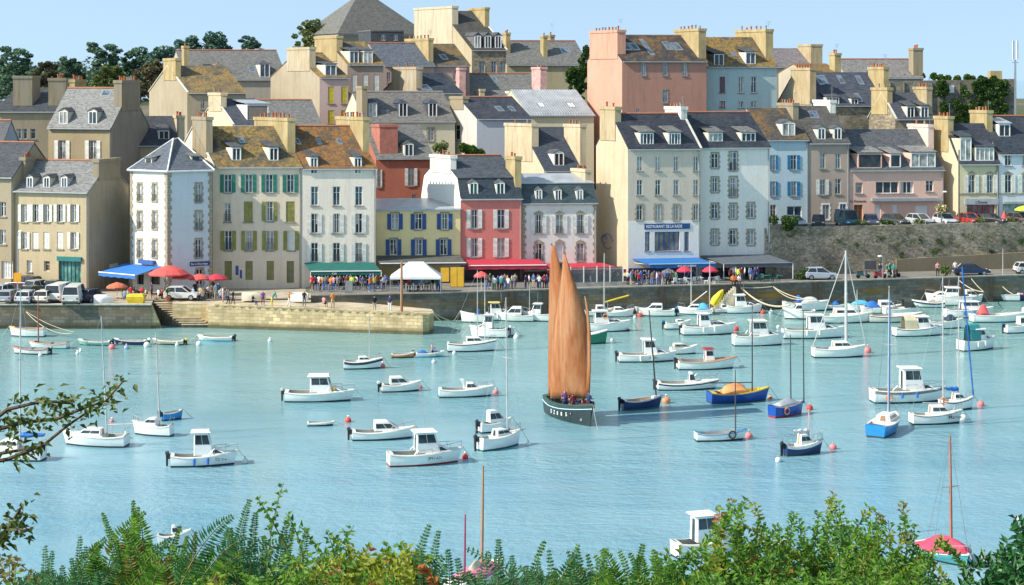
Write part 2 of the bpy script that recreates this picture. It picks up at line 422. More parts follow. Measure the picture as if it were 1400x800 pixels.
        if typ=='gable':
            rt.add([P(u0,v,zs),P(u1,v,zs),P(um,v,zt-.06)],[(0,1,2)],0)
            rt.slab([P(u0-e,v-e,zs),P(um,v-e,zt),P(um,vt,zt),P(u0-e,vb,zs)],.07,1)
            rt.slab([P(um,v-e,zt),P(u1+e,v-e,zs),P(u1+e,vb,zs),P(um,vt,zt)],.07,1)
        elif typ=='hip':
            vm=v+(u1-u0)*.5
            rt.slab([P(u0-e,v-e,zs),P(um,vm,zt),P(um,vt,zt),P(u0-e,vb,zs)],.07,1)
            rt.slab([P(um,vm,zt),P(u1+e,v-e,zs),P(u1+e,vb,zs),P(um,vt,zt)],.07,1)
            rt.slab([P(u0-e,v-e,zs),P(u1+e,v-e,zs),P(um,vm,zt)],.07,1)
        else:   # shed
            zz=zs; vv=min(back(zt+.5),s.D/2-.05 if s.roof!='shed' else s.D); z2=max(s.zr_at(vv)+.04,zt)
            rt.slab([P(u0-e,v-e-.1,zt),P(u1+e,v-e-.1,zt),P(u1+e,vv,z2),P(u0-e,vv,z2)],.09,1)
            rt.add([P(u0,v,zs),P(u1,v,zs),P(u1,v+.02,zt-.06),P(u0,v+.02,zt-.06),P(u0,vb,zs),P(u1,vb,zs)],[(0,1,2,3)],0)
        d=rt.build('dormer',[cheek or plain((.62,.58,.48),.8),roofm or slate((.075,.08,.09))],s.root)
        g=MB(); k=.12; z0=zb+.12; z1=zs-.12; o=-.02
        q=[P(u0+k,v+o,z0),P(u1-k,v+o,z0),P(u1-k,v+o,z1),P(u0+k,v+o,z1)]; g.poly(q)
        g.build('pane',gl or R.choice([GLASS,GLASSB,CURT]),d)
        fm=MB(); 
        def br(a,b,c,e_): fm.hexa([P(a,v-.07,c),P(b,v-.07,c),P(b,v-.025,c),P(a,v-.025,c),P(a,v-.07,e_),P(b,v-.07,e_),P(b,v-.025,e_),P(a,v-.025,e_)])
        t=.08
        br(u0+.02,u0+k+.02,z0-.08,z1+.08); br(u1-k-.02,u1-.02,z0-.08,z1+.08); br(u0+k+.02,u1-k-.02,z0-.1,z0); br(u0+k+.02,u1-k-.02,z1,z1+.1)
        for i in range(1,bars+1):
            c=lerp(u0,u1,i/(bars+1)); br(c-.04,c+.04,z0,z1)
        fm.build('frame',fr or FRAME,d)
        return d
    def skylight(s,xc,yc,w,h,m=None):
        v0=s.v_roof(xc,yc+h/2); v1=s.v_roof(xc,yc-h/2); u0=s.u_at(xc-w/2,v0); u1=s.u_at(xc+w/2,v0); e=.06
        mb=MB(); mb.slab([s.P(u0,v0,s.zr_at(v0)+.12+e),s.P(u1,v0,s.zr_at(v0)+.12+e),s.P(u1,v1,s.zr_at(v1)+.12+e),s.P(u0,v1,s.zr_at(v1)+.12+e)],.1,1)
        def L(a,b): return lerp(u0,u1,a),lerp(v0,v1,b)
        pts=[]
        for a,b in ((.14,.12),(.86,.12),(.86,.88),(.14,.88)):
            u,v=L(a,b); pts.append(s.P(u,v,s.zr_at(v)+.125+e+.01))
        mb.poly(pts,0)
        mb.build('skylight',[m or glass((.10,.13,.16)),METAL],s.root)
    def chimney(s, xa,xb,yt, u=0, t=.75, yb=None, m=None, pots=5, v=None, vw=None, potm=None, cap=True):
        """xa..xb: columns of its left face; u: metres along the house (negative: from the right end)"""
        uu=u if u>=0 else s.W+u-t
        va,vb=s.v_at(xb,uu),s.v_at(xa,uu)
        if v is not None: va,vb=v*s.D-vw/2,v*s.D+vw/2
        va,vb=sorted((va,vb)); va=max(va,.3); vb=min(vb,s.D-.2)
        if vb-va<1.2: 
            c=(va+vb)/2; c=min(max(c,.9),s.D-.9); va,vb=c-.7,c+.7
        mid=s.O+s.eu*uu+s.ev*(va+vb)/2; zt=wz(yt,mid.y); zl=min(s.zr_at(va),s.zr_at(vb),s.ze+99)-.35
        if zl<s.zb: zl=s.zb
        zl=max(zl,zt-9)
        P=s.P; mb=MB(); off=-.10 if uu<.01 else 0
        if abs(uu+t-s.W)<.01: off=.10
        a,b=uu+off,uu+t+off
        mb.hexa([P(a,va,zl),P(b,va,zl),P(b,vb,zl),P(a,vb,zl),P(a,va,zt),P(b,va,zt),P(b,vb,zt),P(a,vb,zt)])
        e=.09
        if cap: mb.hexa([P(a-e,va-e,zt-.35),P(b+e,va-e,zt-.35),P(b+e,vb+e,zt-.35),P(a-e,vb+e,zt-.35),P(a-e,va-e,zt+.04),P(b+e,va-e,zt+.04),P(b+e,vb+e,zt+.04),P(a-e,vb+e,zt+.04)])
        c=mb.build('chimney',m or chimney_mat((.52,.44,.31)),s.root)
        if R.random()<.3:
            am=MB(); q=P((a+b)/2,va+.25,zt); H_=R.uniform(1.2,2.2); am.tube([q,q+Vector((0,0,H_))],.02,4)
            for k_ in range(4): am.tube([q+Vector((-.4+.06*k_,-.1,H_-.1-.16*k_)),q+Vector((.4-.06*k_,.1,H_-.1-.16*k_))],.012,3)
            am.build('aerial',METAL,c)
        for i in range(pots):
            vv=lerp(va+.3,vb-.3,(i+.5)/pots) if pots>1 else (va+vb)/2
            p=P((a+b)/2+R.uniform(-.08,.08),vv,zt+.04); hh=R.uniform(.35,.6)
            o=POT[0].copy(); o.data=POT[R.random()<.25 and 1 or 0].data; col.objects.link(o); o.parent=c; o.location=p; o.scale=(1,1,hh/.45)
        return c
    def build(s, mv=.9, ymans=None, gables=True, skirt=None, ridge_m=None, verge=None, gutter=True, wm2=None):
        P=s.P; W,D=s.W,s.D; ze,zr,zb=s.ze,s.zr,s.zb
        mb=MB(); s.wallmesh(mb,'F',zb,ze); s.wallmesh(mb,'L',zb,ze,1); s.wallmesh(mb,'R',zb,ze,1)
        mb.quad(P(W,D,zb),P(0,D,zb),P(0,D,ze),P(W,D,ze))
        rf=MB(); o=s.over; th=.14
        k=(zr-ze)/(D/2) if D else 0
        if s.roof=='gable':
            for u in (0,W): mb.add([P(u,0,ze),P(u,D,ze),P(u,D/2,zr-.02)],[(0,1,2)],1)
            e=.06
            rf.slab([P(-e,-o,ze-o*k+th),P(W+e,-o,ze-o*k+th),P(W+e,D/2,zr+th),P(-e,D/2,zr+th)],th)
            rf.slab([P(-e,D/2,zr+th),P(W+e,D/2,zr+th),P(W+e,D+o,ze-o*k+th),P(-e,D+o,ze-o*k+th)],th)
        elif s.roof=='shed':
            for u in (0,W): mb.add([P(u,0,ze),P(u,D,ze),P(u,D,zr)],[(0,1,2)],1)
            mb.quad(P(W,D,ze),P(0,D,ze),P(0,D,zr),P(W,D,zr))
            rf.slab([P(-.1,-o,ze+.1),P(W+.1,-o,ze+.1),P(W+.1,D+.1,zr+.14),P(-.1,D+.1,zr+.14)],.12)
        elif s.roof=='hip':
            i=min(D/2,W/2)*.95
            A,B=P(i,D/2,zr),P(W-i,D/2,zr); c=[P(-o,-o,ze),P(W+o,-o,ze),P(W+o,D+o,ze),P(-o,D+o,ze)]
            rf.add(c+[A,B],[(0,1,5,4),(1,2,5),(2,3,4,5),(3,0,4),(0,3,2,1)])
            if ridge_m:
                rr=MB()
                for a_,b_ in ((c[0],A),(c[1],B),(A,B),(c[2],B),(c[3],A)): rr.tube([a_+Vector((0,0,.03)),b_+Vector((0,0,.03))],.09,5)
                rr.build('ridge_capping',ridge_m,s.root); ridge_m=None
        elif s.roof=='mansard':
            s.mv=mv; s.zm=wz(ymans,(s.O+s.eu*W/2+s.ev*mv).y); zm=s.zm; D2=D-mv
            for u in (0,W): mb.add([P(u,0,ze),P(u,D,ze),P(u,D2,zm),P(u,D/2,zr),P(u,mv,zm)],[(0,1,2,3,4)],1)
            rf.slab([P(0,-.15,ze+.05),P(W,-.15,ze+.05),P(W,mv,zm+.06),P(0,mv,zm+.06)],.1,0)
            rf.slab([P(W,D+.15,ze+.05),P(0,D+.15,ze+.05),P(0,D2,zm+.06),P(W,D2,zm+.06)],.1,0)
            rf.slab([P(-.05,mv-.12,zm+.1),P(W+.05,mv-.12,zm+.1),P(W+.05,D/2,zr+.1),P(-.05,D/2,zr+.1)],.1,1)
            rf.slab([P(-.05,D/2,zr+.1),P(W+.05,D/2,zr+.1),P(W+.05,D2+.12,zm+.1),P(-.05,D2+.12,zm+.1)],.1,1)
        elif s.roof=='flat':
            mb.quad(P(0,0,ze),P(W,0,ze),P(W,D,ze),P(0,D,ze))
            rf.hexa([P(-.1,-.1,ze),P(W+.1,-.1,ze),P(W+.1,D+.1,ze),P(-.1,D+.1,ze),P(-.1,-.1,ze+.2),P(W+.1,-.1,ze+.2),P(W+.1,D+.1,ze+.2),P(-.1,D+.1,ze+.2)])
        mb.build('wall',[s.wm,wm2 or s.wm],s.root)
        rm=s.rm if isinstance(s.rm,(list,tuple)) else [s.rm,s.rm]
        rf.build('roof',list(rm),s.root)
        if gutter and s.roof!='flat':
            g=MB(); g.hexa([P(0,-o-.1,ze-o*.3-.06),P(W,-o-.1,ze-o*.3-.06),P(W,0,ze-.26),P(0,0,ze-.26),P(0,-o-.1,ze-o*.3+.06),P(W,-o-.1,ze-o*.3+.06),P(W,0,ze-.02),P(0,0,ze-.02)] if s.roof=='mansard' else
                   [P(0,-o-.14,ze-o*k-.05),P(W,-o-.14,ze-o*k-.05),P(W,-o-.01,ze-o*k-.05),P(0,-o-.01,ze-o*k-.05),P(0,-o-.14,ze-o*k+.08),P(W,-o-.14,ze-o*k+.08),P(W,-o-.01,ze-o*k+.08),P(0,-o-.01,ze-o*k+.08)])
            g.build('gutter',plain((.42,.44,.45),.5),s.root)
            if s.Y<245:
                g=MB(); uu=W-.22; g.tube([P(uu,-.09,ze-.3),P(uu,-.09,zb)],.055,5); g.build('downpipe',plain((.33,.33,.32),.5),s.root)
        if ridge_m and s.roof in('gable','mansard'):
            g=MB(); g.tube([P(-.02,D/2,zr+th+.03),P(W+.02,D/2,zr+th+.03)],.13,6); g.build('ridge_tiles',ridge_m,s.root)
        if verge and s.roof=='gable':
            g=MB()
            for u in verge:
                uu=0 if u=='L' else W
                g.slab([P(uu-.1,-o,ze-o*k+th+.1),P(uu+.14,-o,ze-o*k+th+.1),P(uu+.14,D/2,zr+th+.1),P(uu-.1,D/2,zr+th+.1)],.12)
                g.slab([P(uu-.1,D/2,zr+th+.1),P(uu+.14,D/2,zr+th+.1),P(uu+.14,D+o,ze-o*k+th+.1),P(uu-.1,D+o,ze-o*k+th+.1)],.12)
            g.build('verge',plain((.60,.58,.52),.8),s.root)
    def quoins(s,f='F',ends='LR',m=None,z1=None,z0=None):
        
        if len(ends)>1:
            for e_ in ends: s.quoins(f,e_,m,z1,z0)
            return
        o,d,W,n=s.face(f); mb=MB(); z=z0 or s.zb+.02; z1=z1 or s.ze-.3; i=0
        while z<z1:
            w=.5 if i%2 else .34
            if 'L' in ends: s.bar(mb,f,.01,w,z,z+.42,.003,.04)
            if 'R' in ends: s.bar(mb,f,W-w,W-.01,z,z+.42,.003,.04)
            z+=.46; i+=1
        mb.build('quoins',m or GRANITE,s.root)
    def band(s,yc,h,m,f='F',out=.07,name='cornice',x0=None,x1=None):
        t0,t1,z0,z1=s.rect(f,(x0+x1)/2 if x0 else 0,yc,(x1-x0) if x0 else 1,h) if x0 else (0,s.face(f)[2],0,0)
        if not x0:
            o,d,W,n=s.face(f); z0=wz(yc+h/2,o.y); z1=wz(yc-h/2,o.y)
        mb=MB(); s.bar(mb,f,t0,t1,z0,z1,.003,out); return mb.build(name,m,s.root)

CURTC=plain((.50,.49,.45),.8)
POT=[]
for _m in (TERRA, plain((.30,.26,.22),.9)):
    _b=MB(); _b.lathe((0,0,0),[(.0,0),(.13,0),(.12,.30),(.15,.34),(.15,.45),(.10,.45),(.0,.40)],7); _o=_b.build('chimney_pot',_m); col.objects.unlink(_o); POT.append(_o)

def text_mesh(txt, size, m, parent, o, ux, n, name='lettering', depth=.01, font_scale=1.0, align='LEFT', shear=0):
    """flat raised letters; o origin, ux baseline direction, n outward normal (all root-local)"""
    cu=bpy.data.curves.new('t','FONT'); cu.body=txt; cu.size=size; cu.extrude=depth; cu.align_x=align; cu.resolution_u=2; cu.shear=shear
    cu.offset=size*.012
    t=bpy.data.objects.new('t',cu); col.objects.link(t)
    dg=bpy.context.evaluated_depsgraph_get(); me=bpy.data.meshes.new_from_object(t.evaluated_get(dg))
    bpy.data.objects.remove(t); bpy.data.curves.remove(cu)
    ux=ux.normalized(); n=n.normalized(); up=n.cross(ux)
    M=Matrix(((ux.x*font_scale,up.x,n.x,o[0]),(ux.y*font_scale,up.y,n.y,o[1]),(ux.z*font_scale,up.z,n.z,o[2]),(0,0,0,1)))
    me.transform(M); me.materials.clear(); me.materials.append(m)
    ob=bpy.data.objects.new(name,me); col.objects.link(ob); ob.parent=parent; return ob
# ---------- the houses, measured off the photo ----------
CREAM=(.58,.50,.36); WHT=(.74,.74,.72); BEIGE=(.42,.35,.24); GREIGE=(.50,.46,.39)
SL=slate(); SLB=slate((.05,.06,.08)); SLG=slate((.15,.15,.145)); SLG2=slate((.20,.20,.195),rough=.5); LICH=slate((.075,.07,.055),.75,(.36,.22,.05)); LICH2=slate((.085,.068,.05),1.0,(.34,.15,.04))
RIDGE=plain((.40,.16,.09),.85); ZINC=plain((.46,.48,.50),.38,.15,.8,.3); ZINCD=plain((.12,.17,.19),.45,.2,1,.2)
CH=chimney_mat((.46,.38,.25),.7); CHY=chimney_mat((.46,.37,.20),.95); CHG=chimney_mat((.30,.26,.20),.45); CHW=chimney_mat((.78,.76,.70),.25); CHB=chimney_mat((.58,.49,.34),.35)
GRN=plain((.03,.20,.14),.6); OLV=plain((.27,.26,.07),.7,.2); WSH=plain((.76,.74,.68),.6); BLU=plain((.03,.09,.28),.6); YEL=plain((.62,.50,.05),.6); SBL=plain((.03,.20,.42),.55)
STN=plain((.36,.31,.23),.9,.25,4); REDB=plain((.30,.05,.03),.7)

# front row, west to east ------------------------------------------------
h=House('terraced_house','narrow beige house cut by the left edge of the photo with a white garage door','x' and 213.5,-45,18,a=-18,b=-17,D=9,zb=2.4,ye=240,yr=196,wall_=wall(BEIGE,.6),roof_=SL)
for y in (286,324): h.window(4,y,8,20,bars=1)
h.window(10,369,16,24,gl=plain((.78,.76,.70),.7),name='garage_door',sill=False,bars=3); h.chimney(-30,-20,200,u=0,m=CH); h.build(ridge_m=RIDGE)

h=House('terraced_house','cream three storey house with white shutters and a teal shopfront beside the car park',212,18,121,a=-18,b=-17,xb=176,side='R',zb=2.4,ye=260,yr=221,wall_=wall((.56,.46,.30),.4),roof_=SLG2)
for x in (33,49,63.5,82,100.5):
    h.window(x,291.5,7.5,24,sh=WSH)
h.window(33,329,7.5,23,sh=WSH); h.window(100.5,329,7.5,23,sh=WSH)
for x in (48.5,63.5,82): h.window(x,329,8,23,sh=WSH,shs='closed')
h.window(40,364,7,16,gl=WSH,bars=0,name='blind'); h.window(64,364,8,14,gl=plain((.16,.10,.05),.8),name='door',bars=0,sill=False)
r=h.window(95.5,369,31,35,gl=glass((.12,.25,.22)),fr=plain((.02,.20,.19),.5),bars=5,name='shop_window',sill=False)
h.band(354,6,plain((.02,.20,.19),.5),name='shop_fascia',x0=79,x1=112,out=.25)
for x in (41,64,88): h.dormer(x,238,257,9,'gable',fr=FRAME)
h.chimney(28,40,215,u=0,m=CHG,pots=3); h.chimney(136,170,217,u=-.0001,t=.8,m=CHG,pots=0,v=.5,vw=5); h.build(ridge_m=RIDGE,wm2=wall((.40,.36,.28),1.0,.2))  # side wall colour darkened to carry its shade, with heavy stains
t0,t1,z0,z1=h.rect('R',155,366,11,11); mb=MB(); h.bar(mb,'R',t0,t1,z0,z1,.01,.05); mb.build('notice_board',FRAME,h.root)

# white corner block: five-sided, hipped roof with pale ridge lines
def corner_block():
    A=Vector((wx(178,211),211,0)); B=Vector((wx(229,207.5),207.5,0)); C=Vector((wx(290,210),210,0))
    D_=Vector((wx(262,219),219,0)); E=Vector((wx(196,221),221,0)); ring=[A,B,C,D_,E]
    zb=2.4; ze=wz(234,207.5); apex=Vector((wx(237,214),214,wz(190,214))); apex2=Vector((wx(243,215.5),215.5,wz(189,215.5)))
    rt=root('corner_house',(B.x,B.y,zb),'tall white corner house with stone quoins and a white edged hipped roof','house')
    base=Vector((B.x,B.y,zb)); faces=[]
    for i,(p,q,m) in enumerate([(A,B,0),(B,C,1)]):
        h=House.__new__(House); d=(q-p); h.W=d.length; h.O=p; h.eu=d.normalized(); h.ev=Vector((-h.eu.y,h.eu.x,0)); h.D=5; h.base=base; h.root=rt; h.rects={'F':[],'L':[],'R':[]}
        h.zb=zb; h.ze=ze; h.roof='gable'; faces.append(h)
    f0,f1=faces
    for x in (191,211.5):
        for y in (263,301,340): f0.window(x,y,6,24,sur=STN,guard=True,fr=FRAME)
    f0.window(192,377,9,24,gl=GLASS,fr=DARKF,name='door',sill=False); f0.window(212,377,13,24,gl=GLASS,fr=DARKF,name='shop_window',sill=False)
    for y in (264,302,340): f1.window(271.5,y,8,25,sur=STN,guard=True)
    f1.window(273,379,9,22,sur=STN,gl=plain((.03,.03,.03),.8),name='door',sill=False)
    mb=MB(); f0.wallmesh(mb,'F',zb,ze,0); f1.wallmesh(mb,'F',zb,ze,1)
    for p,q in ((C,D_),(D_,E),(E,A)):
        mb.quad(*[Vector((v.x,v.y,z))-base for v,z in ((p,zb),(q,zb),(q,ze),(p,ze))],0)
    mb.build('wall',[wall((.82,.79,.70),.25),wall((.66,.72,.76),.2)],rt)  # second wall tint paints the blue shade of the right face
    rf=MB(); c=sum(ring,Vector())/5; ex=[p+(p-c).normalized()*.35 for p in ring]; ex=[Vector((p.x,p.y,ze)) for p in ex]
    L=[p-base for p in ex]+[apex-base,apex2-base]
    rf.add(L,[(0,1,5),(1,2,6,5),(2,3,6),(3,4,5,6),(4,0,5),(4,3,2,1,0)]); rf.build('roof',slate((.10,.115,.14)),rt)
    rr=MB()
    for k in (0,1,2,3,4): rr.tube([L[k]+Vector((0,0,.02)),(L[5] if k in(0,1,4) else L[6])+Vector((0,0,.03))],.1,5)
    rr.tube([L[5],L[6]],.1,5); rr.build('ridge_capping',FRAME,rt)
    g=MB(); 
    for p,q in ((0,1),(1,2)): g.tube([L[p]+Vector((0,0,-.05)),L[q]+Vector((0,0,-.05))],.13,5)
    g.build('gutter',plain((.62,.64,.66),.5),rt)
    for h in faces: h.quoins('F','LR',STN,z1=ze-.3)
    # dormers standing on the two front slopes
    for px,Y,yt,yb,h in ((203,210.6,212,230,f0),(268,211.3,210,228,f1)):
        P=Vector((wx(px,Y),Y,0)); zt,z0=wz(yt,Y),wz(yb,Y); w=.55
        mb=MB(); eu,ev=h.eu,h.ev; q=lambda u,v,z:(P+eu*u+ev*v+Vector((0,0,z)))-base
        mb.hexa([q(-w,0,z0-.3),q(w,0,z0-.3),q(w,1.8,z0-.3),q(-w,1.8,z0-.3),q(-w,0,zt-.3),q(w,0,zt-.3),q(w,1.8,zt-.3),q(-w,1.8,zt-.3)],0)
        mb.slab([q(-w-.15,-.15,zt-.28),q(w+.15,-.15,zt-.28),q(w+.15,1.9,zt+.1),q(-w-.15,1.9,zt+.1)],.08,1)
        d=mb.build('dormer',[plain((.62,.58,.48),.8),SLG],rt)
        gm=MB(); gm.poly([q(-w+.15,-.02,z0+.1),q(w-.15,-.02,z0+.1),q(w-.15,-.02,zt-.4),q(-w+.15,-.02,zt-.4)]); gm.build('pane',GLASS,d)
    # sign over the cafe door
    t0,t1,z0,z1=f1.rect('F',273,360.5,27,6); mb=MB(); f1.bar(mb,'F',t0,t1,z0,z1,.01,.09); s=mb.build('sign_board',plain((.03,.05,.16),.5),rt)
    o,d,W,n=f1.face('F'); text_mesh('Bar à l\'Abordage',.34,FRAME,s,f1.fpt('F',t0+.12,z0+.13,.1),d,n,font_scale=.86)
    t0,t1,z0,z1=f0.rect('F',203,358,20,5); mb=MB(); f0.bar(mb,'F',t0,t1,z0,z1,.01,.5); mb.build('awning_housing',plain((.05,.12,.35),.5),rt)
    return rt,f0,f1
cb,cbL,cbR=corner_block()

h=House('terraced_house','four storey cream house with green and olive shutters and mossy brown roof',212.5,291,412,a=3,b=38,D=9.5,zb=2.4,ye=227,yr=174,wall_=wall((.78,.66,.52),.3),roof_=LICH)
for x in (311.5,340,368,397): h.window(x,251,10,25,sh=GRN,fr=FRAME,gl=glass((.07,.13,.16)))
h.window(311,290.5,9,26,guard=True); h.window(339.5,289.5,12,28,sh=OLV,shs='closed'); h.window(368.5,289,10,27,sh=OLV); h.window(397,289.5,12,28,sh=OLV,shs='closed')
for x in (312,340.5,369): h.window(x,329,10,27,sh=OLV,guard=True)
h.window(398,329,10,27,sh=OLV,gl=WSH,bars=0)
for x in (312,340.5,369.5): h.window(x,370,10,26,gl=plain((.30,.29,.14),.8),fr=OLV,name='boarded_window',sill=False)
h.window(397,372,10,30,gl=plain((.24,.23,.16),.9),fr=OLV,name='door',sill=False)
h.dormer(323,200,220,13,'shed',fr=FRAME); h.dormer(374,200,220,13,'shed',fr=FRAME); h.skylight(332,193,8,8)
h.chimney(264,283,160,u=0,m=CHG,pots=4); h.chimney(339,392,161,u=-.0001,m=CHY,pots=8,t=.9); h.build(verge='L')
t0,t1,z0,z1=h.rect('F',327,372,10,22); mb=MB(); h.bar(mb,'F',t0,t0+.35,z0+.6,z1-.2,.01,.03); h.bar(mb,'F',t0+.5,t1-.1,z0+.2,z1-.7,.01,.025); mb.build('painted_mural',plain((.05,.10,.35),.8),h.root)

h=House('terraced_house','white four storey house with a brown lichen roof behind the green awning',213,413,514,a=4,b=36,D=9.5,zb=2.4,ye=229,yr=174,wall_=wall((.84,.76,.66),.35),roof_=LICH2)
for x in (430,460,490.5):
    h.window(x,268,10,26,sh=None,sur=None,gl=glass((.08,.14,.17)) ); h.window(x,305.5,9.5,27,sh=WSH); h.window(x,345,9.5,26,guard=True,sh=WSH)
h.dormer(429,213,238,11,'shed',wallfront=True,fr=FRAME,gl=GLASSB); h.dormer(489,213,238,11,'shed',wallfront=True,fr=FRAME,gl=GLASSB)
for x in (409,438,466): h.skylight(x,195,6,8)
h.chimney(458,495,160,u=-.0001,m=CHY,pots=8); h.build(ridge_m=RIDGE)
t0,t1,z0,z1=h.rect('F',470,380,90,40)
mb=MB(); h.bar(mb,'F',t0,t1,h.zb+.3,z1-.3,.02,.05); mb.build('shop_window',glass((.02,.05,.06)),h.root)
mb=MB(); 
for k in range(7):
    c=lerp(t0,t1,k/6); h.bar(mb,'F',c-.06,c+.06,h.zb+.3,z1-.3,.052,.12)
mb.build('shop_mullion',plain((.02,.16,.15),.5),h.root)

h=House('terraced_house','low yellow house with royal blue shutters and a flat pale roof',216,514.5,629.5,a=5,b=33,D=7,zb=2.8,ye=287,yr=275,wall_=wall((.92,.74,.38),.2),roof_=ZINC,roof='shed',over=.2)
for x in (540,572,608): h.window(x,303,10,22,sh=BLU,sur=STN)
for x in (538,572.5,606.5): h.window(x,338,10,22,sh=BLU,sur=STN)
h.band(287,2,plain((.42,.48,.55),.5),name='fascia',out=.3)
h.window(600,386,12,24,gl=plain((.62,.40,.03),.6),fr=plain((.55,.34,.03),.6),name='door',sill=False)
h.window(560,386,30,24,gl=GLASS,fr=plain((.40,.34,.25),.8),bars=4,name='shop_window',sill=False); h.build(gutter=False)

h=House('terraced_house','raspberry red mansard house with white shutters between the yellow and the white house',217,629.5,713.5,a=5,b=33,xb=576,zb=2.8,ye=272,yr=214,wall_=wall((.68,.23,.20),.35,.1,(.3,.1,.08)),roof_=[slate((.04,.055,.07)),slate((.06,.07,.085))],roof='mansard')
for x in (648.5,685): 
    h.window(x,299.5,10,26,sh=WSH); h.window(x,338.5,10,26,sh=WSH)
h.mv=.7; h.zm=wz(244,218); 
h.mv=.7
for x in (647.5,684): h.dormer(x,245,268,12,'gable',fr=FRAME,gl=glass((.03,.09,.09)),wallfront=False)
h.chimney(589,617,212,u=0,t=.7,m=CHW,pots=3); h.chimney(690,709,214,u=-.0001,m=CHY,pots=2)
h.band(271,3,plain((.62,.62,.60),.6)); mb=MB(); t0,t1,z0,z1=h.rect('F',671,382,80,26); h.bar(mb,'F',t0,t1,h.zb+.2,z1,.02,.06); mb.build('shopfront',plain((.02,.03,.05),.3),h.root); h.build(mv=.7,ymans=244,ridge_m=RIDGE,wm2=wall((.86,.83,.76),.05))

h=House('terraced_house','white mansard house with arched stone window frames behind the long red awning',218,713.8,816,a=6,b=30,D=8,zb=2.8,ye=278,yr=238,wall_=wall((.80,.76,.70),.3),roof_=[slate((.05,.075,.085)),ZINC],roof='mansard')
for x in (736.5,765,793.5): h.window(x,306.5,10,26,sur=STN,arch=True,sh=WSH,guard=True)
h.window(736.5,345,9.5,24,sur=STN,arch=True,guard=True); h.window(793.5,345,9.5,24,sur=STN,arch=True,guard=True); h.window(765,345,9.5,25,sur=STN,gl=plain((.70,.71,.72),.8),bars=0,arch=True,name='blind_window')
h.mv=.75; h.zm=wz(251,219)
for x in (736.5,763,792.5): h.dormer(x,255,275,9.5,'gable',fr=FRAME)
h.band(277,3,plain((.55,.56,.56),.6)); h.quoins('F','LR',STN); mb=MB(); t0,t1,z0,z1=h.rect('F',764,384,98,26); h.bar(mb,'F',t0,t1,h.zb+.2,z1,.02,.06); mb.build('shopfront',plain((.05,.055,.06),.3),h.root)
h.chimney(780,799,231,u=-.0001,m=CHB,pots=2); h.build(mv=.75,ymans=251)

h=House('apartment_block','tall greige block with a white first floor and the blue restaurant sign',217.5,858.5,957,a=10,b=29,xb=815,zb=2.8,ye=202,yr=157,wall_=wall((.68,.58,.48),.3),roof_=slate((.035,.04,.055)))
for x in (874.5,899.5,924.5,951.5):
    for y,hh in ((224,20),(256.5,21),(291,21)): h.window(x,y,7.5,hh,sur=STN if y==291 else None)
for x in (883.5,929): pass
h.dormer(884,180,198,19,'shed',bars=3,fr=FRAME,roofm=SLG); h.dormer(922,180,198,17,'shed',bars=3,fr=FRAME,roofm=SLG)
h.window(912,330,34,26,fr=plain((.02,.10,.35),.5),bars=4,gl=glass((.22,.19,.14)),name='restaurant_window'); h.window(885,330,6.5,26,fr=plain((.02,.10,.35),.5),bars=0); h.window(938.5,330,6.5,26,fr=plain((.02,.10,.35),.5),bars=0)
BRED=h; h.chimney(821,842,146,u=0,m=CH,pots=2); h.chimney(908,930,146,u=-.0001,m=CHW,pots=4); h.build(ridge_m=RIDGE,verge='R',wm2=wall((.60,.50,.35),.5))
# white painted lower storeys, 4 cm proud render in strips that leave the openings free
t0,t1,z0,z1=h.rect('F',907,339,98,74); mb=MB(); op=[r for r in h.rects['F'] if r[3]<z1]
S=sorted(set([.01,h.W-.01]+[x for r in op for x in r[:2]])); Z=sorted(set([h.zb,z1]+[x for r in op for x in r[2:4]]))
for i in range(len(S)-1):
    for j in range(len(Z)-1):
        cs,cz=(S[i]+S[i+1])/2,(Z[j]+Z[j+1])/2
        if not any(r[0]<cs<r[1] and r[2]<cz<r[3] for r in op): h.bar(mb,'F',S[i],S[i+1],Z[j],Z[j+1],.004,.04)
mb.build('white_render',wall((.86,.81,.75),.15),h.root)
mb=MB()
for ca,cz,rr in ((831,330,.9),(826,327,.5)):
    t0,t1,z0,z1=h.rect('L',ca,cz,2,2); pts=[h.fpt('L',(t0+t1)/2+rr*1.3*cos(k*pi/8),(z0+z1)/2+rr*sin(k*pi/8),.02) for k in range(15)]; mb.tube(pts,.06,5)
mb.build('wall_mural',plain((.12,.20,.50),.8),h.root)
t0,t1,z0,z1=h.rect('F',912,309.5,62,7.5); mb=MB(); h.bar(mb,'F',t0,t1,z0,z1,.045,.10); s=mb.build('sign_board',plain((.02,.07,.22),.5),h.root)
o,d,W,n=h.face('F'); text_mesh('RESTAURANT DE LA RADE',.50,FRAME,s,h.fpt('F',t0+.2,z0+.16,.11),d,n,font_scale=.74)
mb=MB(); t0,t1,z0,z1=h.rect('F',905,381,92,30); h.bar(mb,'F',t0,t1,h.zb+.2,z1,.05,.09); mb.build('shopfront',plain((.02,.06,.18),.4),h.root)

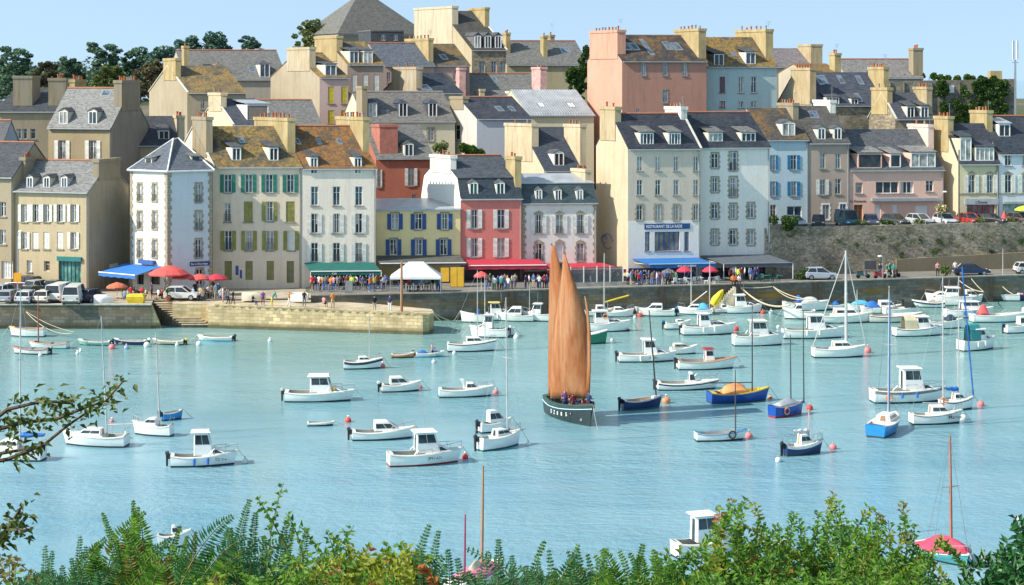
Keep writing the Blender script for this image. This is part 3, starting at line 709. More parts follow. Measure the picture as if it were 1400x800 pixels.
h=House('apartment_block','tall white block with stone window frames and a charcoal awning at its foot',220.5,957.3,1052.5,a=10,b=29,D=8.5,zb=2.8,ye=200.5,yr=155,wall_=wall((.86,.81,.75),.25),roof_=slate((.035,.042,.055)))
for x,y in ((977.5,220),(977.5,253),(977.5,289),(977.5,324.5),(1002.5,289),(1002.5,324.5),(1026.5,288),(1026.5,325)): h.window(x,y,9,20,sur=STN)
h.window(1002.5,221,10,25,sur=STN,guard=True); h.window(1002.5,256,10,27,sur=STN,guard=True,gl=GLASS)
h.dormer(978,180,194,20,'shed',bars=2,fr=FRAME,roofm=SLG); h.dormer(1023,180,194,20,'shed',bars=2,fr=FRAME,roofm=SLG)
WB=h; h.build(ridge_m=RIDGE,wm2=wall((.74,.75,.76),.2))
mb=MB(); t0,t1,z0,z1=h.rect('F',1003,381,86,30); h.bar(mb,'F',t0,t1,h.zb+.2,z1,.02,.07); mb.build('shopfront',glass((.02,.03,.05)),h.root)

# upper street, east ------------------------------------------------
h=House('terraced_house','pale blue house with bright blue shutters on the upper street',234,1044,1105,a=5,b=25,D=8,ye=190,yr=149,wall_=wall((.50,.62,.68),.2),roof_=slate((.07,.065,.06),.35))
for y in (222,258): 
    h.window(1057,y,6,20,sh=SBL); h.window(1085,y,8,20,sh=SBL)
h.window(1086,290,20,16,gl=GLASSB,name='shop_window'); h.window(1057,291,8,22,gl=plain((.3,.08,.05),.7),name='door',sill=False)
h.dormer(1078,163,186,18,'gable',bars=1); h.chimney(1062,1083,141,u=-.0001,m=CHG,pots=5); h.build()
h=House('terraced_house','taupe house with a white chimney and two dormers on the upper street',234.5,1105.5,1161,a=5,b=25,D=8,ye=194,yr=146,wall_=wall((.46,.37,.31),.35),roof_=slate((.09,.085,.08)))
for x in (1124.5,1145.5): h.window(x,220,8,21); 
h.window(1124.5,256,8,21,sh=WSH); h.window(1145.5,255,8,21)
h.window(1129,290,9,20,sur=FRAME); h.window(1152.5,290,8,22,gl=plain((.02,.08,.25),.5),sur=FRAME,name='door',sill=False)
h.dormer(1123,171,191,11,'gable'); h.dormer(1145,171,191,11,'gable'); h.skylight(1115,158,12,10)
h.chimney(1111,1134,137,u=-.0001,m=CHW,pots=0); h.build()
h=House('terraced_house','wide salmon pink house with flat roofed dormers on the upper street',235,1161.3,1290,a=5,b=25,D=9,ye=231,yr=178,wall_=wall((.76,.49,.40),.12),roof_=slate((.09,.095,.105)))
h.dormer(1189,208,230,33,'shed',bars=0,cheek=wall((.76,.49,.40),.12),roofm=SLG2,wallfront=True,fr=wall((.76,.49,.40),.12)); h.dormer(1224,209,229,15,'shed',bars=0,cheek=wall((.76,.49,.40),.12),roofm=SLG2,wallfront=True); h.dormer(1262,207,229,34,'shed',bars=2,cheek=wall((.76,.49,.40),.12),roofm=SLG2,wallfront=True)
h.window(1174.5,257,10,15,bars=0); h.window(1213,256.5,31,16,bars=2,gl=GLASS); h.window(1240,256.5,18,16,bars=1,gl=GLASS); h.window(1271,254.5,10,15)
h.window(1173.5,291,12,22,gl=plain((.18,.07,.03),.7),fr=plain((.4,.25,.08),.7),name='door',sill=False)
h.window(1200,290,8,20,gl=FRAME,bars=0,name='shutter_panel'); h.window(1224,290,8,20,gl=FRAME,bars=0,name='shutter_panel'); h.window(1260,291,18,20,gl=FRAME,bars=0,name='garage_door',sill=False)
h.band(272.5,4,plain((.30,.33,.36),.6),name='canopy',x0=1190,x1=1282,out=.9)
o,d,W,n=h.face('F'); t0,t1,z0,z1=h.rect('F',1174,274.5,24,4); text_mesh('La Kermaria',.42,DARKF,h.root,h.fpt('F',t0,z0,.02),d,n,shear=.2)
h.chimney(1240,1268,170,u=-.0001,m=plain((.72,.52,.44),.8),pots=2); h.build()
h=House('terraced_house','narrow pale yellow house with a magenta shopfront and grey fascia',235.5,1310,1365.5,a=5,b=27,xb=1272,ye=221,yr=170,wall_=wall((.66,.60,.40),.2),roof_=slate((.045,.05,.065)))
for x in (1328.5,1353.5): h.window(x,251.5,9,25,sur=STN,arch=True,sh=WSH,gl=GLASSB)
h.dormer(1320,186,220,16,'shed',wallfront=True,roofm=SLB,cheek=wall((.66,.60,.40),.2)); h.dormer(1346,200,220,26,'shed',wallfront=True,bars=3,cheek=wall((.66,.60,.40),.2),roofm=SLB)
MAG=plain((.42,.03,.12),.5); h.window(1341,291,38,22,gl=glass((.2,.16,.12)),fr=MAG,bars=4,name='shop_window',sill=False)
h.band(275.5,8,plain((.42,.45,.50),.6),name='shop_fascia',x0=1319,x1=1365,out=.14)
o,d,W,n=h.face('F'); t0,t1,z0,z1=h.rect('F',1344,276,22,4); text_mesh('L\'Emma',.5,DARKF,h.root,h.fpt('F',t0,z0,.15),d,n)
h.band(265,1.5,STN,name='string_course'); h.quoins('F','R',STN)
h.chimney(1278,1297,159,u=0,m=CHY,pots=3); h.build(wm2=wall((.66,.56,.38),.4))
h=House('terraced_house','white house with a sage shopfront at the right edge of the photo',236,1365.8,1440,a=5,b=27,D=8,ye=209,yr=160,wall_=wall((.66,.70,.74),.2),roof_=slate((.035,.045,.06)))
for x in (1378.5,1402): h.window(x,251.5,9,25,sur=STN,arch=True,gl=GLASS,sh=WSH)
for x in (1378.5,1402): h.window(x,219,9,15)
h.window(1392,290,42,22,gl=glass((.25,.35,.33)),bars=3,fr=plain((.30,.38,.36),.6),name='shop_window',sill=False); h.band(277,3,plain((.35,.40,.42),.6),name='shop_fascia',x0=1372,x1=1438,out=.2)
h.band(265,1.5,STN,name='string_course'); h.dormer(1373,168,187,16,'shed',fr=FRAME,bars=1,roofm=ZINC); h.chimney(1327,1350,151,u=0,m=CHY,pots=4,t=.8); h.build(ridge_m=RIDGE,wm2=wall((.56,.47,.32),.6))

# second row --------------------------------------------------------------
h=House('stone_house','grey slate roofed stone house with shuttered windows above the cream house',229,66,152.5,a=-17,b=-18,xb=203,side='R',ye=173,yr=122,wall_=wall((.42,.34,.21),.6),roof_=SLG2)
for x in (85,127): h.window(x,205,10,26,sh=WSH,guard=True)
h.window(120,204,2,2,cut=False) if False else None
h.dormer(87,147,170,12,'gable'); h.dormer(127,147,170,12,'gable'); h.skylight(143,129,14,9)
h.chimney(96,112,109,u=0,m=CHY,pots=6); h.chimney(164,200,110,u=-.0001,t=1.1,m=CHG,pots=7,v=.5,vw=4.6); h.build(ridge_m=RIDGE,wm2=wall((.36,.32,.26),1.0))  # side wall cooled and darkened to paint its shade, heavily stained too
h=House('terraced_house','blue grey gable end at the left edge below the trees',222,-60,6,a=-18,b=-17,xb=24,side='R',ye=190,yr=166,wall_=wall((.40,.46,.52),.25),roof_=SL); h.build(ridge_m=RIDGE)
h=House('stone_house','broad beige gable with two stacks at the top left of the town',250,-6,84,a=2,b=-18,D=10,ye=152,yr=121,wall_=wall((.36,.30,.21),.9),roof_=SL)
for x,y in ((26,183),(34,183),(45,183)): h.window(x,y,7,14,bars=0)
h.chimney(10,37,104,u=1.8,t=2.6,v=.2,vw=2,m=CHG,pots=0); h.chimney(58,83,107,u=6.6,t=2.4,v=.2,vw=2,m=CHG,pots=5); h.build()
h=House('terraced_house','low house with a dark slate roof tucked left of the corner house',233,172,252,a=2,b=20,D=9,ye=198,yr=160,wall_=wall((.48,.42,.30),.6),roof_=slate((.05,.055,.065)))
h.dormer(224,177,191,15,'shed',bars=1,cheek=FRAME); h.chimney(236,250,158,u=-.0001,m=CHB,pots=3); h.build()
h=House('stone_house','small house with a lichen covered roof behind the terrace chimneys',262,256,336,a=3,b=27,xb=204,ye=127,yr=91,wall_=wall((.42,.36,.26),.7),roof_=LICH)
h.window(277,142,5,14); h.chimney(224,241,80,u=0,m=CHY,pots=0); h.build(verge='L')
h=House('slate_house','long pale slate roofed house below the dark pines',290,253,392,a=3,b=25,D=11,ye=108,yr=70,wall_=wall((.46,.42,.35),.5),roof_=SLG)
h.dormer(362,82,106,14,'hip'); h.skylight(346,96,9,7); h.chimney(257,268,63,u=0,m=CHY,pots=1); h.chimney(303,309,88,u=5,t=.8,v=.12,vw=.8,m=CHG,pots=2); h.build(ridge_m=RIDGE)
h=House('terraced_house','cream gabled house with a white flat dormer in the second row',240,318,372,a=3,b=38,xb=272,ye=170,yr=136,wall_=wall((.72,.64,.44),.2),roof_=SLB)
h.dormer(352,141,165,30,'shed',bars=0,fr=FRAME,roofm=ZINC,gl=plain((.20,.17,.15),.7),cheek=FRAME); h.chimney(286,303,127,u=0,m=CHB,pots=2); h.build(verge='L')
h=House('terraced_house','long low pale roof running behind the mossy chimneys',252,352,440,a=2,b=25,D=9,ye=172,yr=138,wall_=wall((.50,.45,.38),.5),roof_=SLG); h.build(ridge_m=RIDGE)
h=House('stone_house','tall greige gable with an ochre streaked stack and pink front with yellow shutters',262,437,476,a=4,b=37,xb=370,ye=106,yr=74,wall_=wall((.60,.44,.40),.2),roof_=LICH)
for x in (452.5,470.5): 
    h.window(x,130,8,23,sh=YEL,shs='closed'); h.window(x,160,8,18,sh=YEL,shs='closed')
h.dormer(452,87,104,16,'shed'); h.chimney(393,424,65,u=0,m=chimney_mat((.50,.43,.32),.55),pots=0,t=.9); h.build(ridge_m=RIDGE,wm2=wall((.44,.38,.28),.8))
h=House('terraced_house','taupe house with closed white shutters high in the town centre',272,475,524,a=3,b=35,xb=425,ye=88,yr=58,wall_=wall((.40,.32,.27),.4),roof_=LICH)
for x in (484.5,499.5,514.5): h.window(x,115,7.5,26,sh=WSH,shs='closed')
h.dormer(484,68,87,13,'shed'); h.dormer(503,68,87,13,'shed'); h.chimney(431,461,50,u=0,m=CHY,pots=0,t=.9); h.build(wm2=wall((.46,.38,.26),.7))
h=House('terraced_house','pinkish house with a steel blue slate roof left of the brown roof',285,524,594,a=3,b=35,D=9,ye=89,yr=60,wall_=wall((.50,.38,.34),.3),roof_=slate((.09,.105,.13)))
h.window(531,106,5,14); h.chimney(553,585,53,u=-.0001,m=CHY,pots=6); h.build(ridge_m=RIDGE)
h=House('terraced_house','small house with a dark brown slate roof below the big stone gable',286,594.3,642,a=3,b=35,D=9,ye=89,yr=61,wall_=wall((.50,.38,.34),.3),roof_=slate((.08,.075,.06),.5))
for x in (600,621,630): h.window(x,104,5,14)
h.skylight(609,79,9,7); h.build()
h=House('church_hall','great grey hipped roof rising above the whole town',330,462,585,a=30,b=30,D=16,ye=46,yr=-6,wall_=wall((.40,.36,.28),.5),roof_=slate((.14,.135,.12)),roof='hip')
h.build()
h=House('slate_tower','dark slate clad block under the great hipped roof',318,507,552,a=4,b=30,D=5,ye=43,yr=41,wall_=slate((.06,.065,.075)),roof_=SLG,roof='flat'); h.window(524,51,5,8); h.window(541,51,5,8); h.build()
h=House('stone_house','big stone gable house with three tall dormers beside the great hipped roof',300,645,692,a=4,b=36,xb=566,ye=68,yr=16,wall_=stone((.28,.24,.18),2.2),roof_=slate((.06,.058,.055)))
for x in (653,667,681): h.dormer(x,44,66,9,'gable',fr=FRAME,cheek=SLG)
for x in (659,675,688): h.window(x,92,8,16)
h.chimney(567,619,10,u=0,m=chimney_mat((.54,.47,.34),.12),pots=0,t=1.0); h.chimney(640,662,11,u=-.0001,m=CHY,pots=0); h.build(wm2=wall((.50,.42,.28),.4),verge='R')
h=House('slate_house','wide plain slate house with a lifted skylight left of the salmon block',320,693,804,a=3,b=25,D=10,ye=88,yr=57,wall_=wall((.52,.46,.30),.5),roof_=SLG)
h.skylight(775,70,13,8); h.chimney(703,716,45,u=.8,v=.3,vw=1.6,m=CHY,pots=2); h.chimney(749,758,49,u=7,v=.2,vw=1.2,m=CHY,pots=2); h.chimney(772,780,48,u=10,v=.6,vw=1.2,m=CHG,pots=1); h.build(ridge_m=RIDGE)
h=House('terraced_house','grey slate house with a pink stack at each end in the middle of the town',285,628,748,a=3,b=30,D=11,ye=142,yr=102,wall_=wall((.60,.42,.38),.2),roof_=SLG)
h.chimney(630,652,93,u=.1,m=plain((.60,.36,.33),.85,.25),pots=0,t=1); h.chimney(726,745,92,u=-.0001,m=plain((.60,.36,.33),.85,.25),pots=2,t=1); h.skylight(679,110,7,7); h.chimney(662,673,122,u=3.5,v=.12,vw=1.4,m=CHB,pots=0); h.chimney(697,706,125,u=8.2,v=.12,vw=1.2,m=CHW,pots=0); h.build(ridge_m=RIDGE)
h=House('terraced_house','long taupe mansard roofed house with three hooded dormers',250,497,622,a=3,b=24,D=9,ye=165,yr=127,wall_=wall((.66,.60,.44),.2),roof_=[slate((.15,.14,.13)),slate((.13,.125,.12))])
for x in (509.5,551,591.5): h.dormer(x,135,160,12,'hip',fr=FRAME,cheek=SLB,roofm=SLB)
h.window(589,184,8,17,sur=STN); h.window(548,176,5,8,sur=STN); h.chimney(488,500,118,u=0,m=CHG,pots=0); h.build(ridge_m=plain((.3,.27,.25),.9))
h=House('terraced_house','house with a pale shaded front and white gable, dark navy roof',248,652,726,a=4,b=36,xb=603,ye=162,yr=134,wall_=wall((.50,.53,.58),.2),roof_=slate((.04,.045,.06)))  # front wall colour holds a bluish shade beside the lit gable
h.skylight(686,150,9,7); h.skylight(703,150,7,7); h.chimney(616,634,132,u=0,m=CHG,pots=0); h.window(622,181,14,20,f='L',fr=FRAME,name='bay_window'); h.build(ridge_m=RIDGE,wm2=wall((.58,.56,.52),.4))
h=House('terraced_house','house with a streaky stack and navy slate roof behind the hooded dormers',270,575,632,a=4,b=40,xb=522,ye=127,yr=101,wall_=wall((.48,.44,.36),.6),roof_=slate((.03,.04,.055)))
h.skylight(585,121,14,8); h.chimney(536,570,92,u=0,m=chimney_mat((.46,.40,.31),.5),pots=3,t=.9); h.build()
h=House('terraced_house','brick red house with a red stack rising behind the yellow house',233,514,592,a=4,b=28,D=8,ye=215,yr=172,wall_=wall((.46,.16,.11),.4,.1,(.2,.07,.05)),roof_=SLG)
h.window(562,242,8,24,sh=WSH); h.window(518,244,4,24,sh=WSH); h.window(566,270,6,8)
h.dormer(559,192,214,13,'gable'); h.chimney(516,542,170,u=.6,v=.2,vw=2.6,m=plain((.40,.15,.11),.85,.2),pots=0,t=2.3); h.build()
h=House('terraced_house','sunlit cream gable with a navy slate roof right of the garden terrace',236,744,802,a=4,b=36,xb=684,ye=232,yr=175,wall_=wall((.60,.52,.36),.4),roof_=SLB)
h.dormer(764,204,227,14,'gable',cheek=FRAME); h.window(772,244,8,8); h.chimney(691,728,169,u=0,m=CHB,pots=2,t=.9); h.chimney(770,805,170,u=-.0001,m=CHB,pots=4); h.build(wm2=wall((.66,.55,.39),.3))
h=House('zinc_roofed_hall','low hall with a ribbed zinc roof and two pale skylights',266,722,812,a=3,b=30,D=10,ye=157,yr=124,wall_=wall((.66,.60,.42),.2),roof_=ZINC)
h.skylight(742,145,10,7,FRAME); h.skylight(783,145,11,7,FRAME)
mb=MB()
for i in range(26):
    u=h.W*(i+.5)/26; mb.slab([h.P(u-.03,-.2,h.zr_at(0)+.2),h.P(u+.03,-.2,h.zr_at(0)+.2),h.P(u+.03,h.D/2,h.zr+.2),h.P(u-.03,h.D/2,h.zr+.2)],.06)
mb.build('roof_seam',ZINC,h.root); h.build()
h=House('apartment_block','big salmon pink block with a full height chimney gable',262,850.5,966,a=7,b=28,xb=803,ye=83,yr=50,wall_=wall((.50,.27,.21),.55,.15,(.16,.11,.09)),roof_=slate((.04,.04,.045),.2))
for x,y in ((880,95),(909.5,95),(936.5,95),(909.5,132)): h.window(x,y,6,17,sur=plain((.25,.24,.23),.8))
h.window(872,152,5,6)
for x in (860,871): h.skylight(x,65,10,10)
h.skylight(893,66,6,22); h.skylight(917,64,9,11); h.skylight(929,65,11,10)
h.chimney(807,845,42,u=0,m=chimney_mat((.64,.33,.24),.12),pots=8,t=1.2); h.chimney(921,958,40,u=-.0001,m=CHY,pots=6,t=1.1); h.build(ridge_m=plain((.25,.2,.18),.9),wm2=wall((.66,.36,.27),.45))  # front wall is a darkened copy of the gable colour, painting its shade
h=House('apartment_block','pale turquoise block with brown windows and an ochre mossy roof',266,966.3,1062,a=6,b=28,D=9,ye=90,yr=52,wall_=wall((.44,.58,.60),.3),roof_=LICH)
for x,y in ((987.5,116),(1013,116),(1030.5,116),(987.5,143),(1013,143),(1030.5,143)): h.window(x,y,7.5,22 if y<130 else 9,fr=REDB if x<1000 else FRAME)
h.dormer(984,72,90,14,'shed',cheek=SLG); h.dormer(1026,70,88,14,'shed',cheek=FRAME); h.skylight(1005,75,7,6)
h.chimney(1004,1046,41,u=-.0001,m=CHY,pots=6,t=1.1); h.build(verge='L')
h=House('slate_house','mauve grey roofed house with a blocky stack right of the turquoise block',312,1048,1125,a=3,b=25,D=9,ye=91,yr=67,wall_=wall((.46,.42,.36),.5),roof_=slate((.17,.15,.155)))
h.chimney(1090,1119,61,u=-.0001,m=CH,pots=0,t=2); h.build()
h=House('stone_house','long navy roofed stone house with many skylights behind the upper street',264,1110,1216,a=5,b=27,xb=1062,ye=143,yr=100,wall_=stone((.28,.25,.19),2.0),roof_=slate((.06,.07,.095)))
for x,y in ((1124,111),(1130,110),(1153,110),(1179,111),(1177,135)): h.skylight(x,y,7,12)
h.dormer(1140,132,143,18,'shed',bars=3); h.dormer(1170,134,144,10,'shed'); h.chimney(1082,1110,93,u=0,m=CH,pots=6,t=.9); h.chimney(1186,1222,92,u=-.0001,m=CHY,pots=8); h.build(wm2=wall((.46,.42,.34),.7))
h=House('slate_house','low house whose stack of red pots stands on the skyline',288,1105,1150,a=4,b=27,D=8,ye=100,yr=88,wall_=wall((.50,.45,.36),.5),roof_=slate((.09,.08,.05),.6))
h.chimney(1137,1158,73,u=-.0001,m=CHY,pots=5,t=1); h.build()
h=House('slate_house','long mauve roof with a tall stack on the right skyline',300,1160,1262,a=2,b=20,D=9,ye=106,yr=82,wall_=wall((.40,.38,.33),.5),roof_=slate((.18,.17,.165)))
h.chimney(1256,1278,66,u=-.0001,m=CHG,pots=3,t=1.6); h.build(ridge_m=RIDGE)
h=House('stone_house','small rubble stone house with twin stacks behind the pink house',256,1224,1275,a=5,b=30,xb=1188,ye=161,yr=128,wall_=stone((.30,.26,.19),2.4),roof_=slate((.07,.075,.09)))
h.dormer(1247,144,163,11,'shed'); h.dormer(1266,144,163,11,'shed'); h.chimney(1192,1214,120,u=0,m=CHY,pots=2); h.chimney(1248,1268,119,u=-.0001,m=CH,pots=3); h.build(verge='L')

# roof garden behind the red house
for i,(px,y,w) in enumerate(((606,212,26),(640,209,44))): pass
# old fort wall with its grass top
def fort():
    p0,p1=(1212,300),(1386,300); x0,x1=wx(1212,300),wx(1388,300); zt=wz(108,300)
    mb=MB(); mb.hexa([(x0,300,14),(x1,300,14),(x1,304,14),(x0,304,14),(x0,300,zt-.4),(x1,300,zt),(x1,304,zt),(x0,304,zt-.4)])
    rt=mb.build('fort_wall',stone((.23,.22,.19),1.3,(.2,.19,.17))); tag(rt,'long grey stone fortress wall with ivy on the right skyline','wall')
    g=MB(); zz=wz(110,299.9)
    for i in range(9):
        px=1222+i*19; X=wx(px,299.9); g.box(X-.7,X-.55,299.7,299.98,14,zt-.5)
    g.build('pilaster',stone((.23,.22,.19),1.3,(.2,.19,.17)),rt)
    c=MB(); X=wx(1360,302); c.box(X-.95,X+.95,301,303,zt-.3,wz(97,302)); c.build('chimney',CHY,rt)
    X=wx(1301,300); c=MB(); c.box(X-.4,X+.4,299.9,300.05,wz(127,300),wz(117,300)); c.build('window',FRAME,rt)
fort()
def cell_tower():
    Y=296; X=wx(1388,Y); z0=12; rt=root('telecom_mast',(X,Y,z0),'slim telecom mast with pale antenna panels at the right edge','mast')
    m=MB(); m.tube([(0,0,0),(0,0,wz(82,Y)-z0)],[.28,.16],8); m.build('pole',METAL,rt)
    for k in range(4):
        a=k*pi/2+.5; m=MB(); m.box(-.14,.14,-.1,.1,0,3.0); o=m.build('antenna_panel',plain((.55,.58,.60),.5),rt); o.location=(.42*cos(a),.42*sin(a),wz(81,Y)-z0); o.rotation_euler.z=a
    m=MB(); m.box(-.5,.5,-.03,.03,wz(86,Y)-z0,wz(86,Y)-z0+.1); m.box(-.03,.03,-.5,.5,wz(86,Y)-z0+.12,wz(86,Y)-z0+.2); m.build('bracket',METAL,rt)
cell_tower()
def _h(txt):
    for hh in HOUSES:
        if txt in hh.root['label']: return hh
# ---------- ground, water, quays ----------
def mk_water():
    m,nt,b=newmat('sea_water')
    v=pos(nt)
    big=noise(nt,pos(nt,(.7,1.6,1)),.018,4,.55,.38,.62); pat=noise(nt,pos(nt,(.4,1.6,1)),.06,5,.6,.38,.62)
    c=mix(nt,big,(.14,.33,.43),(.22,.41,.50))
    # shallow, greener water towards the quay
    g=nd(nt,'ShaderNodeNewGeometry'); s=nd(nt,'ShaderNodeSeparateXYZ'); nt.links.new(g.outputs['Position'],s.inputs[0])
    r=nd(nt,'ShaderNodeMapRange'); r.inputs['From Min'].default_value=120; r.inputs['From Max'].default_value=200; nt.links.new(s.outputs[1],r.inputs['Value'])
    c=mix(nt,r.outputs[0],c,(.20,.38,.36)); c=mix(nt,mul(nt,pat,.4),c,(.27,.47,.52))
    nt.links.new(c,b.inputs['Base Color']); b.inputs['Roughness'].default_value=.07; b.inputs['IOR'].default_value=1.33
    n1=nd(nt,'ShaderNodeTexNoise',Scale=1.5,Detail=6,Roughness=.65); nt.links.new(pos(nt,(.9,1.1,1)),n1.inputs['Vector'])
    n2=nd(nt,'ShaderNodeTexNoise',Scale=.25,Detail=3,Roughness=.5); nt.links.new(pos(nt,(.7,1.4,1)),n2.inputs['Vector'])
    ad=nd(nt,'ShaderNodeMath',operation='MULTIPLY_ADD'); nt.links.new(n2.outputs['Fac'],ad.inputs[0]); ad.inputs[1].default_value=1.6; nt.links.new(n1.outputs['Fac'],ad.inputs[2])
    calm=noise(nt,pos(nt,(.35,1.2,1)),.05,3,.5,.35,.6)
    st=nd(nt,'ShaderNodeMath',operation='MULTIPLY_ADD'); nt.links.new(calm,st.inputs[0]); st.inputs[1].default_value=.75; st.inputs[2].default_value=.18
    bp=nd(nt,'ShaderNodeBump',Distance=.22); nt.links.new(ad.outputs[0],bp.inputs['Height']); nt.links.new(st.outputs[0],bp.inputs['Strength']); nt.links.new(bp.outputs[0],b.inputs['Normal'])
    mb=MB(); mb.quad((-9000,-600,0),(9000,-600,0),(9000,20000,0),(-9000,20000,0)); o=mb.build('sea_water',m); tag(o,'pale turquoise harbour water','water',kind='structure')
mk_water()
WARM=quay_stone((.74,.57,.33)); GREYQ=quay_stone((.22,.21,.18),.9,1.5); QTOP=plain((.42,.36,.27),.95,.25,.6); ASPH=plain((.20,.185,.165),.95,.2,.5)  # light put into the stone colours: WARM as sunlit, GREYQ as in shade
def P2(px,Y): return (wx(px,Y),Y)
# west car park quay
mb=MB(); mb.prism([P2(-120,197),P2(207,197),P2(209,201),P2(240,201.5),P2(430,203.5),P2(430,230),P2(-120,232)],-1.5,2.55,0,1)
q=mb.build('quay',[quay_stone((.20,.19,.16),.3,1.6),QTOP]); tag(q,'grey stone quay of the car park on the left','quay')  # wall colour darkened to carry the dim light along this quay
mb=MB(); a=P2(-120,197); b_=P2(207,197); mb.box(a[0],b_[0],196.9,197.35,2.552,2.70); o=mb.build('kerb',plain((.55,.49,.38),.9,.2,2),q)
# pier
mb=MB(); pier=[P2(284,197.6),P2(400,195.6),P2(578,192.35),P2(586,192.7),P2(591,193.6),P2(593,195.2),P2(590,197),P2(520,200.5),P2(430,203.3),P2(236,201.3),P2(236,198.8),P2(284,198.6)]
n=len(pier); zt=[2.42,2.35,2.12,2.12,2.12,2.12,2.12,2.2,2.35,2.5,2.5,2.45]
mb.add([(x,y,-1.5) for x,y in pier]+[(x,y,z) for (x,y),z in zip(pier,zt)],[(i,(i+1)%n,n+(i+1)%n,n+i) for i in range(n)],0); mb.add([(x,y,z+.001) for (x,y),z in zip(pier,zt)],[tuple(range(n))],1)
q=mb.build('stone_pier',[WARM,plain((.50,.42,.29),.95,.25,.7)]); tag(q,'sunlit golden stone pier ending before the main quay','pier')
mb=MB()
for i in range(26):
    t=i/25; px=lerp(300,582,t); Y=lerp(197.35,192.3,t); X=wx(px,Y); z=lerp(2.42,2.12,t); mb.box(X-.5,X+.45,Y-.04,Y+.5,z+.002,z+.14+R.uniform(0,.05))
mb.build('kerb_stone',WARM,q)
# steps down to the water
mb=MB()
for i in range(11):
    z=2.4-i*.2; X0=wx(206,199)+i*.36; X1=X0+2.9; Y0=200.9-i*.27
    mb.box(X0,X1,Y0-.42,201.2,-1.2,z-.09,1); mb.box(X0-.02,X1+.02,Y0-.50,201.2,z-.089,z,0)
q=mb.build('quay_steps',[plain((.52,.43,.29),.95,.3,1.2),plain((.12,.10,.07),.95,.3,1.2)]); tag(q,'flight of worn stone steps between the car park quay and the pier','steps')  # dark riser colour paints the shading below each lit tread
mb=MB(); mb.add([(wx(206,197),197.1,-1.5),(wx(229,197),197.4,-1.5),(wx(207,200.9),200.9,-1.5),(wx(206,197),197.1,2.5),(wx(207,197),197.2,2.5),(wx(207,200.9),200.9,2.5)],[(0,1,4,3),(1,2,5,4),(3,4,5)]); mb.build('side_wall',WARM,q)
# main quay
ql=[(425,201.3),(600,203.5),(850,209),(1060,213.5),(1440,223)]
def qy(px):
    for (a,b),(c,d) in zip(ql,ql[1:]):
        if px<=c: return lerp(b,d,(px-a)/(c-a))
    return ql[-1][1]
poly=[P2(p,y) for p,y in ql]+[P2(1440,240),P2(425,232)]
mb=MB(); mb.prism(poly,-1.5,3.05,0,1); q=mb.build('quay',[GREYQ,ASPH]); tag(q,'long shaded stone main quay below the restaurants','quay')
mb=MB()
for (a,b),(c,d) in zip(ql,ql[1:]):
    A,B=P2(a,b),P2(c,d); mb.hexa([(A[0],A[1]-.12,3.052),(B[0],B[1]-.12,3.052),(B[0],B[1]+.35,3.052),(A[0],A[1]+.35,3.052),(A[0],A[1]-.12,3.2),(B[0],B[1]-.12,3.2),(B[0],B[1]+.35,3.2),(A[0],A[1]+.35,3.2)])
mb.build('kerb',plain((.38,.35,.29),.9,.2,2),q)
for px in (745,1115,1290,1355,700,905):
    mb=MB(); Y=qy(px)-.15; X=wx(px,Y); mb.box(X-.25,X+.25,Y-.1,Y+.02,-1,3.05); mb.build('fender_timber',plain((.05,.045,.035),.9),q)
# slipway steps with yellow dinghy beside
mb=MB()
for i in range(12):
    Y=qy(985)-.3; X=wx(1003,Y)-i*.24; mb.box(X-.12,X+.119,Y-1.3,Y+.1,-1.2,2.9-i*.24); mb.box(X-.5,X-.121,Y-1.3-.002*i-.02,Y+.1,-1.2,2.55-i*.24) if i==11 else None
tag(mb.build('quay_steps',plain((.56,.50,.38),.9,.3,2)),'pale stone steps cut into the main quay beside the yellow dinghy','steps')
# retaining wall of the upper street
rl=[(1046,221.5),(1070,222.5),(1250,227),(1450,232)]
mb=MB(); RW=stone((.38,.325,.25),3.2,(.28,.24,.19),.45,.5,1.4)
for (a,b),(c,d) in zip(rl,rl[1:]):
    A,B=P2(a,b),P2(c,d); mb.hexa([(A[0],A[1],2.9),(B[0],B[1],2.9),(B[0],B[1]+1,2.9),(A[0],A[1]+1,2.9),(A[0],A[1]+.35,8.85),(B[0],B[1]+.35,8.75),(B[0],B[1]+1,8.75),(A[0],A[1]+1,8.85)])
w=mb.build('retaining_wall',RW); tag(w,'high rubble stone retaining wall patched with moss below the upper street','wall')
mb=MB()
A,B=P2(1225,226.3),P2(1450,231.9); mb.hexa([(A[0],A[1]-.25,2.9),(B[0],B[1]-.25,2.9),(B[0],B[1]+.2,2.9),(A[0],A[1]+.2,2.9),(A[0],A[1]-.25,4.6),(B[0],B[1]-.25,5.2),(B[0],B[1]+.2,5.2),(A[0],A[1]+.2,4.6)]); mb.build('lower_facing',wall((.33,.27,.18),.7),w)
# upper street
mb=MB(); mb.prism([P2(1046,222.6),P2(1250,228.0),P2(1450,233.0),P2(1450,247),P2(1046,247)],6,8.45,0,1); o=mb.build('upper_street_road',[RW,ASPH]); tag(o,'upper street in front of the pastel houses','street',kind='structure')
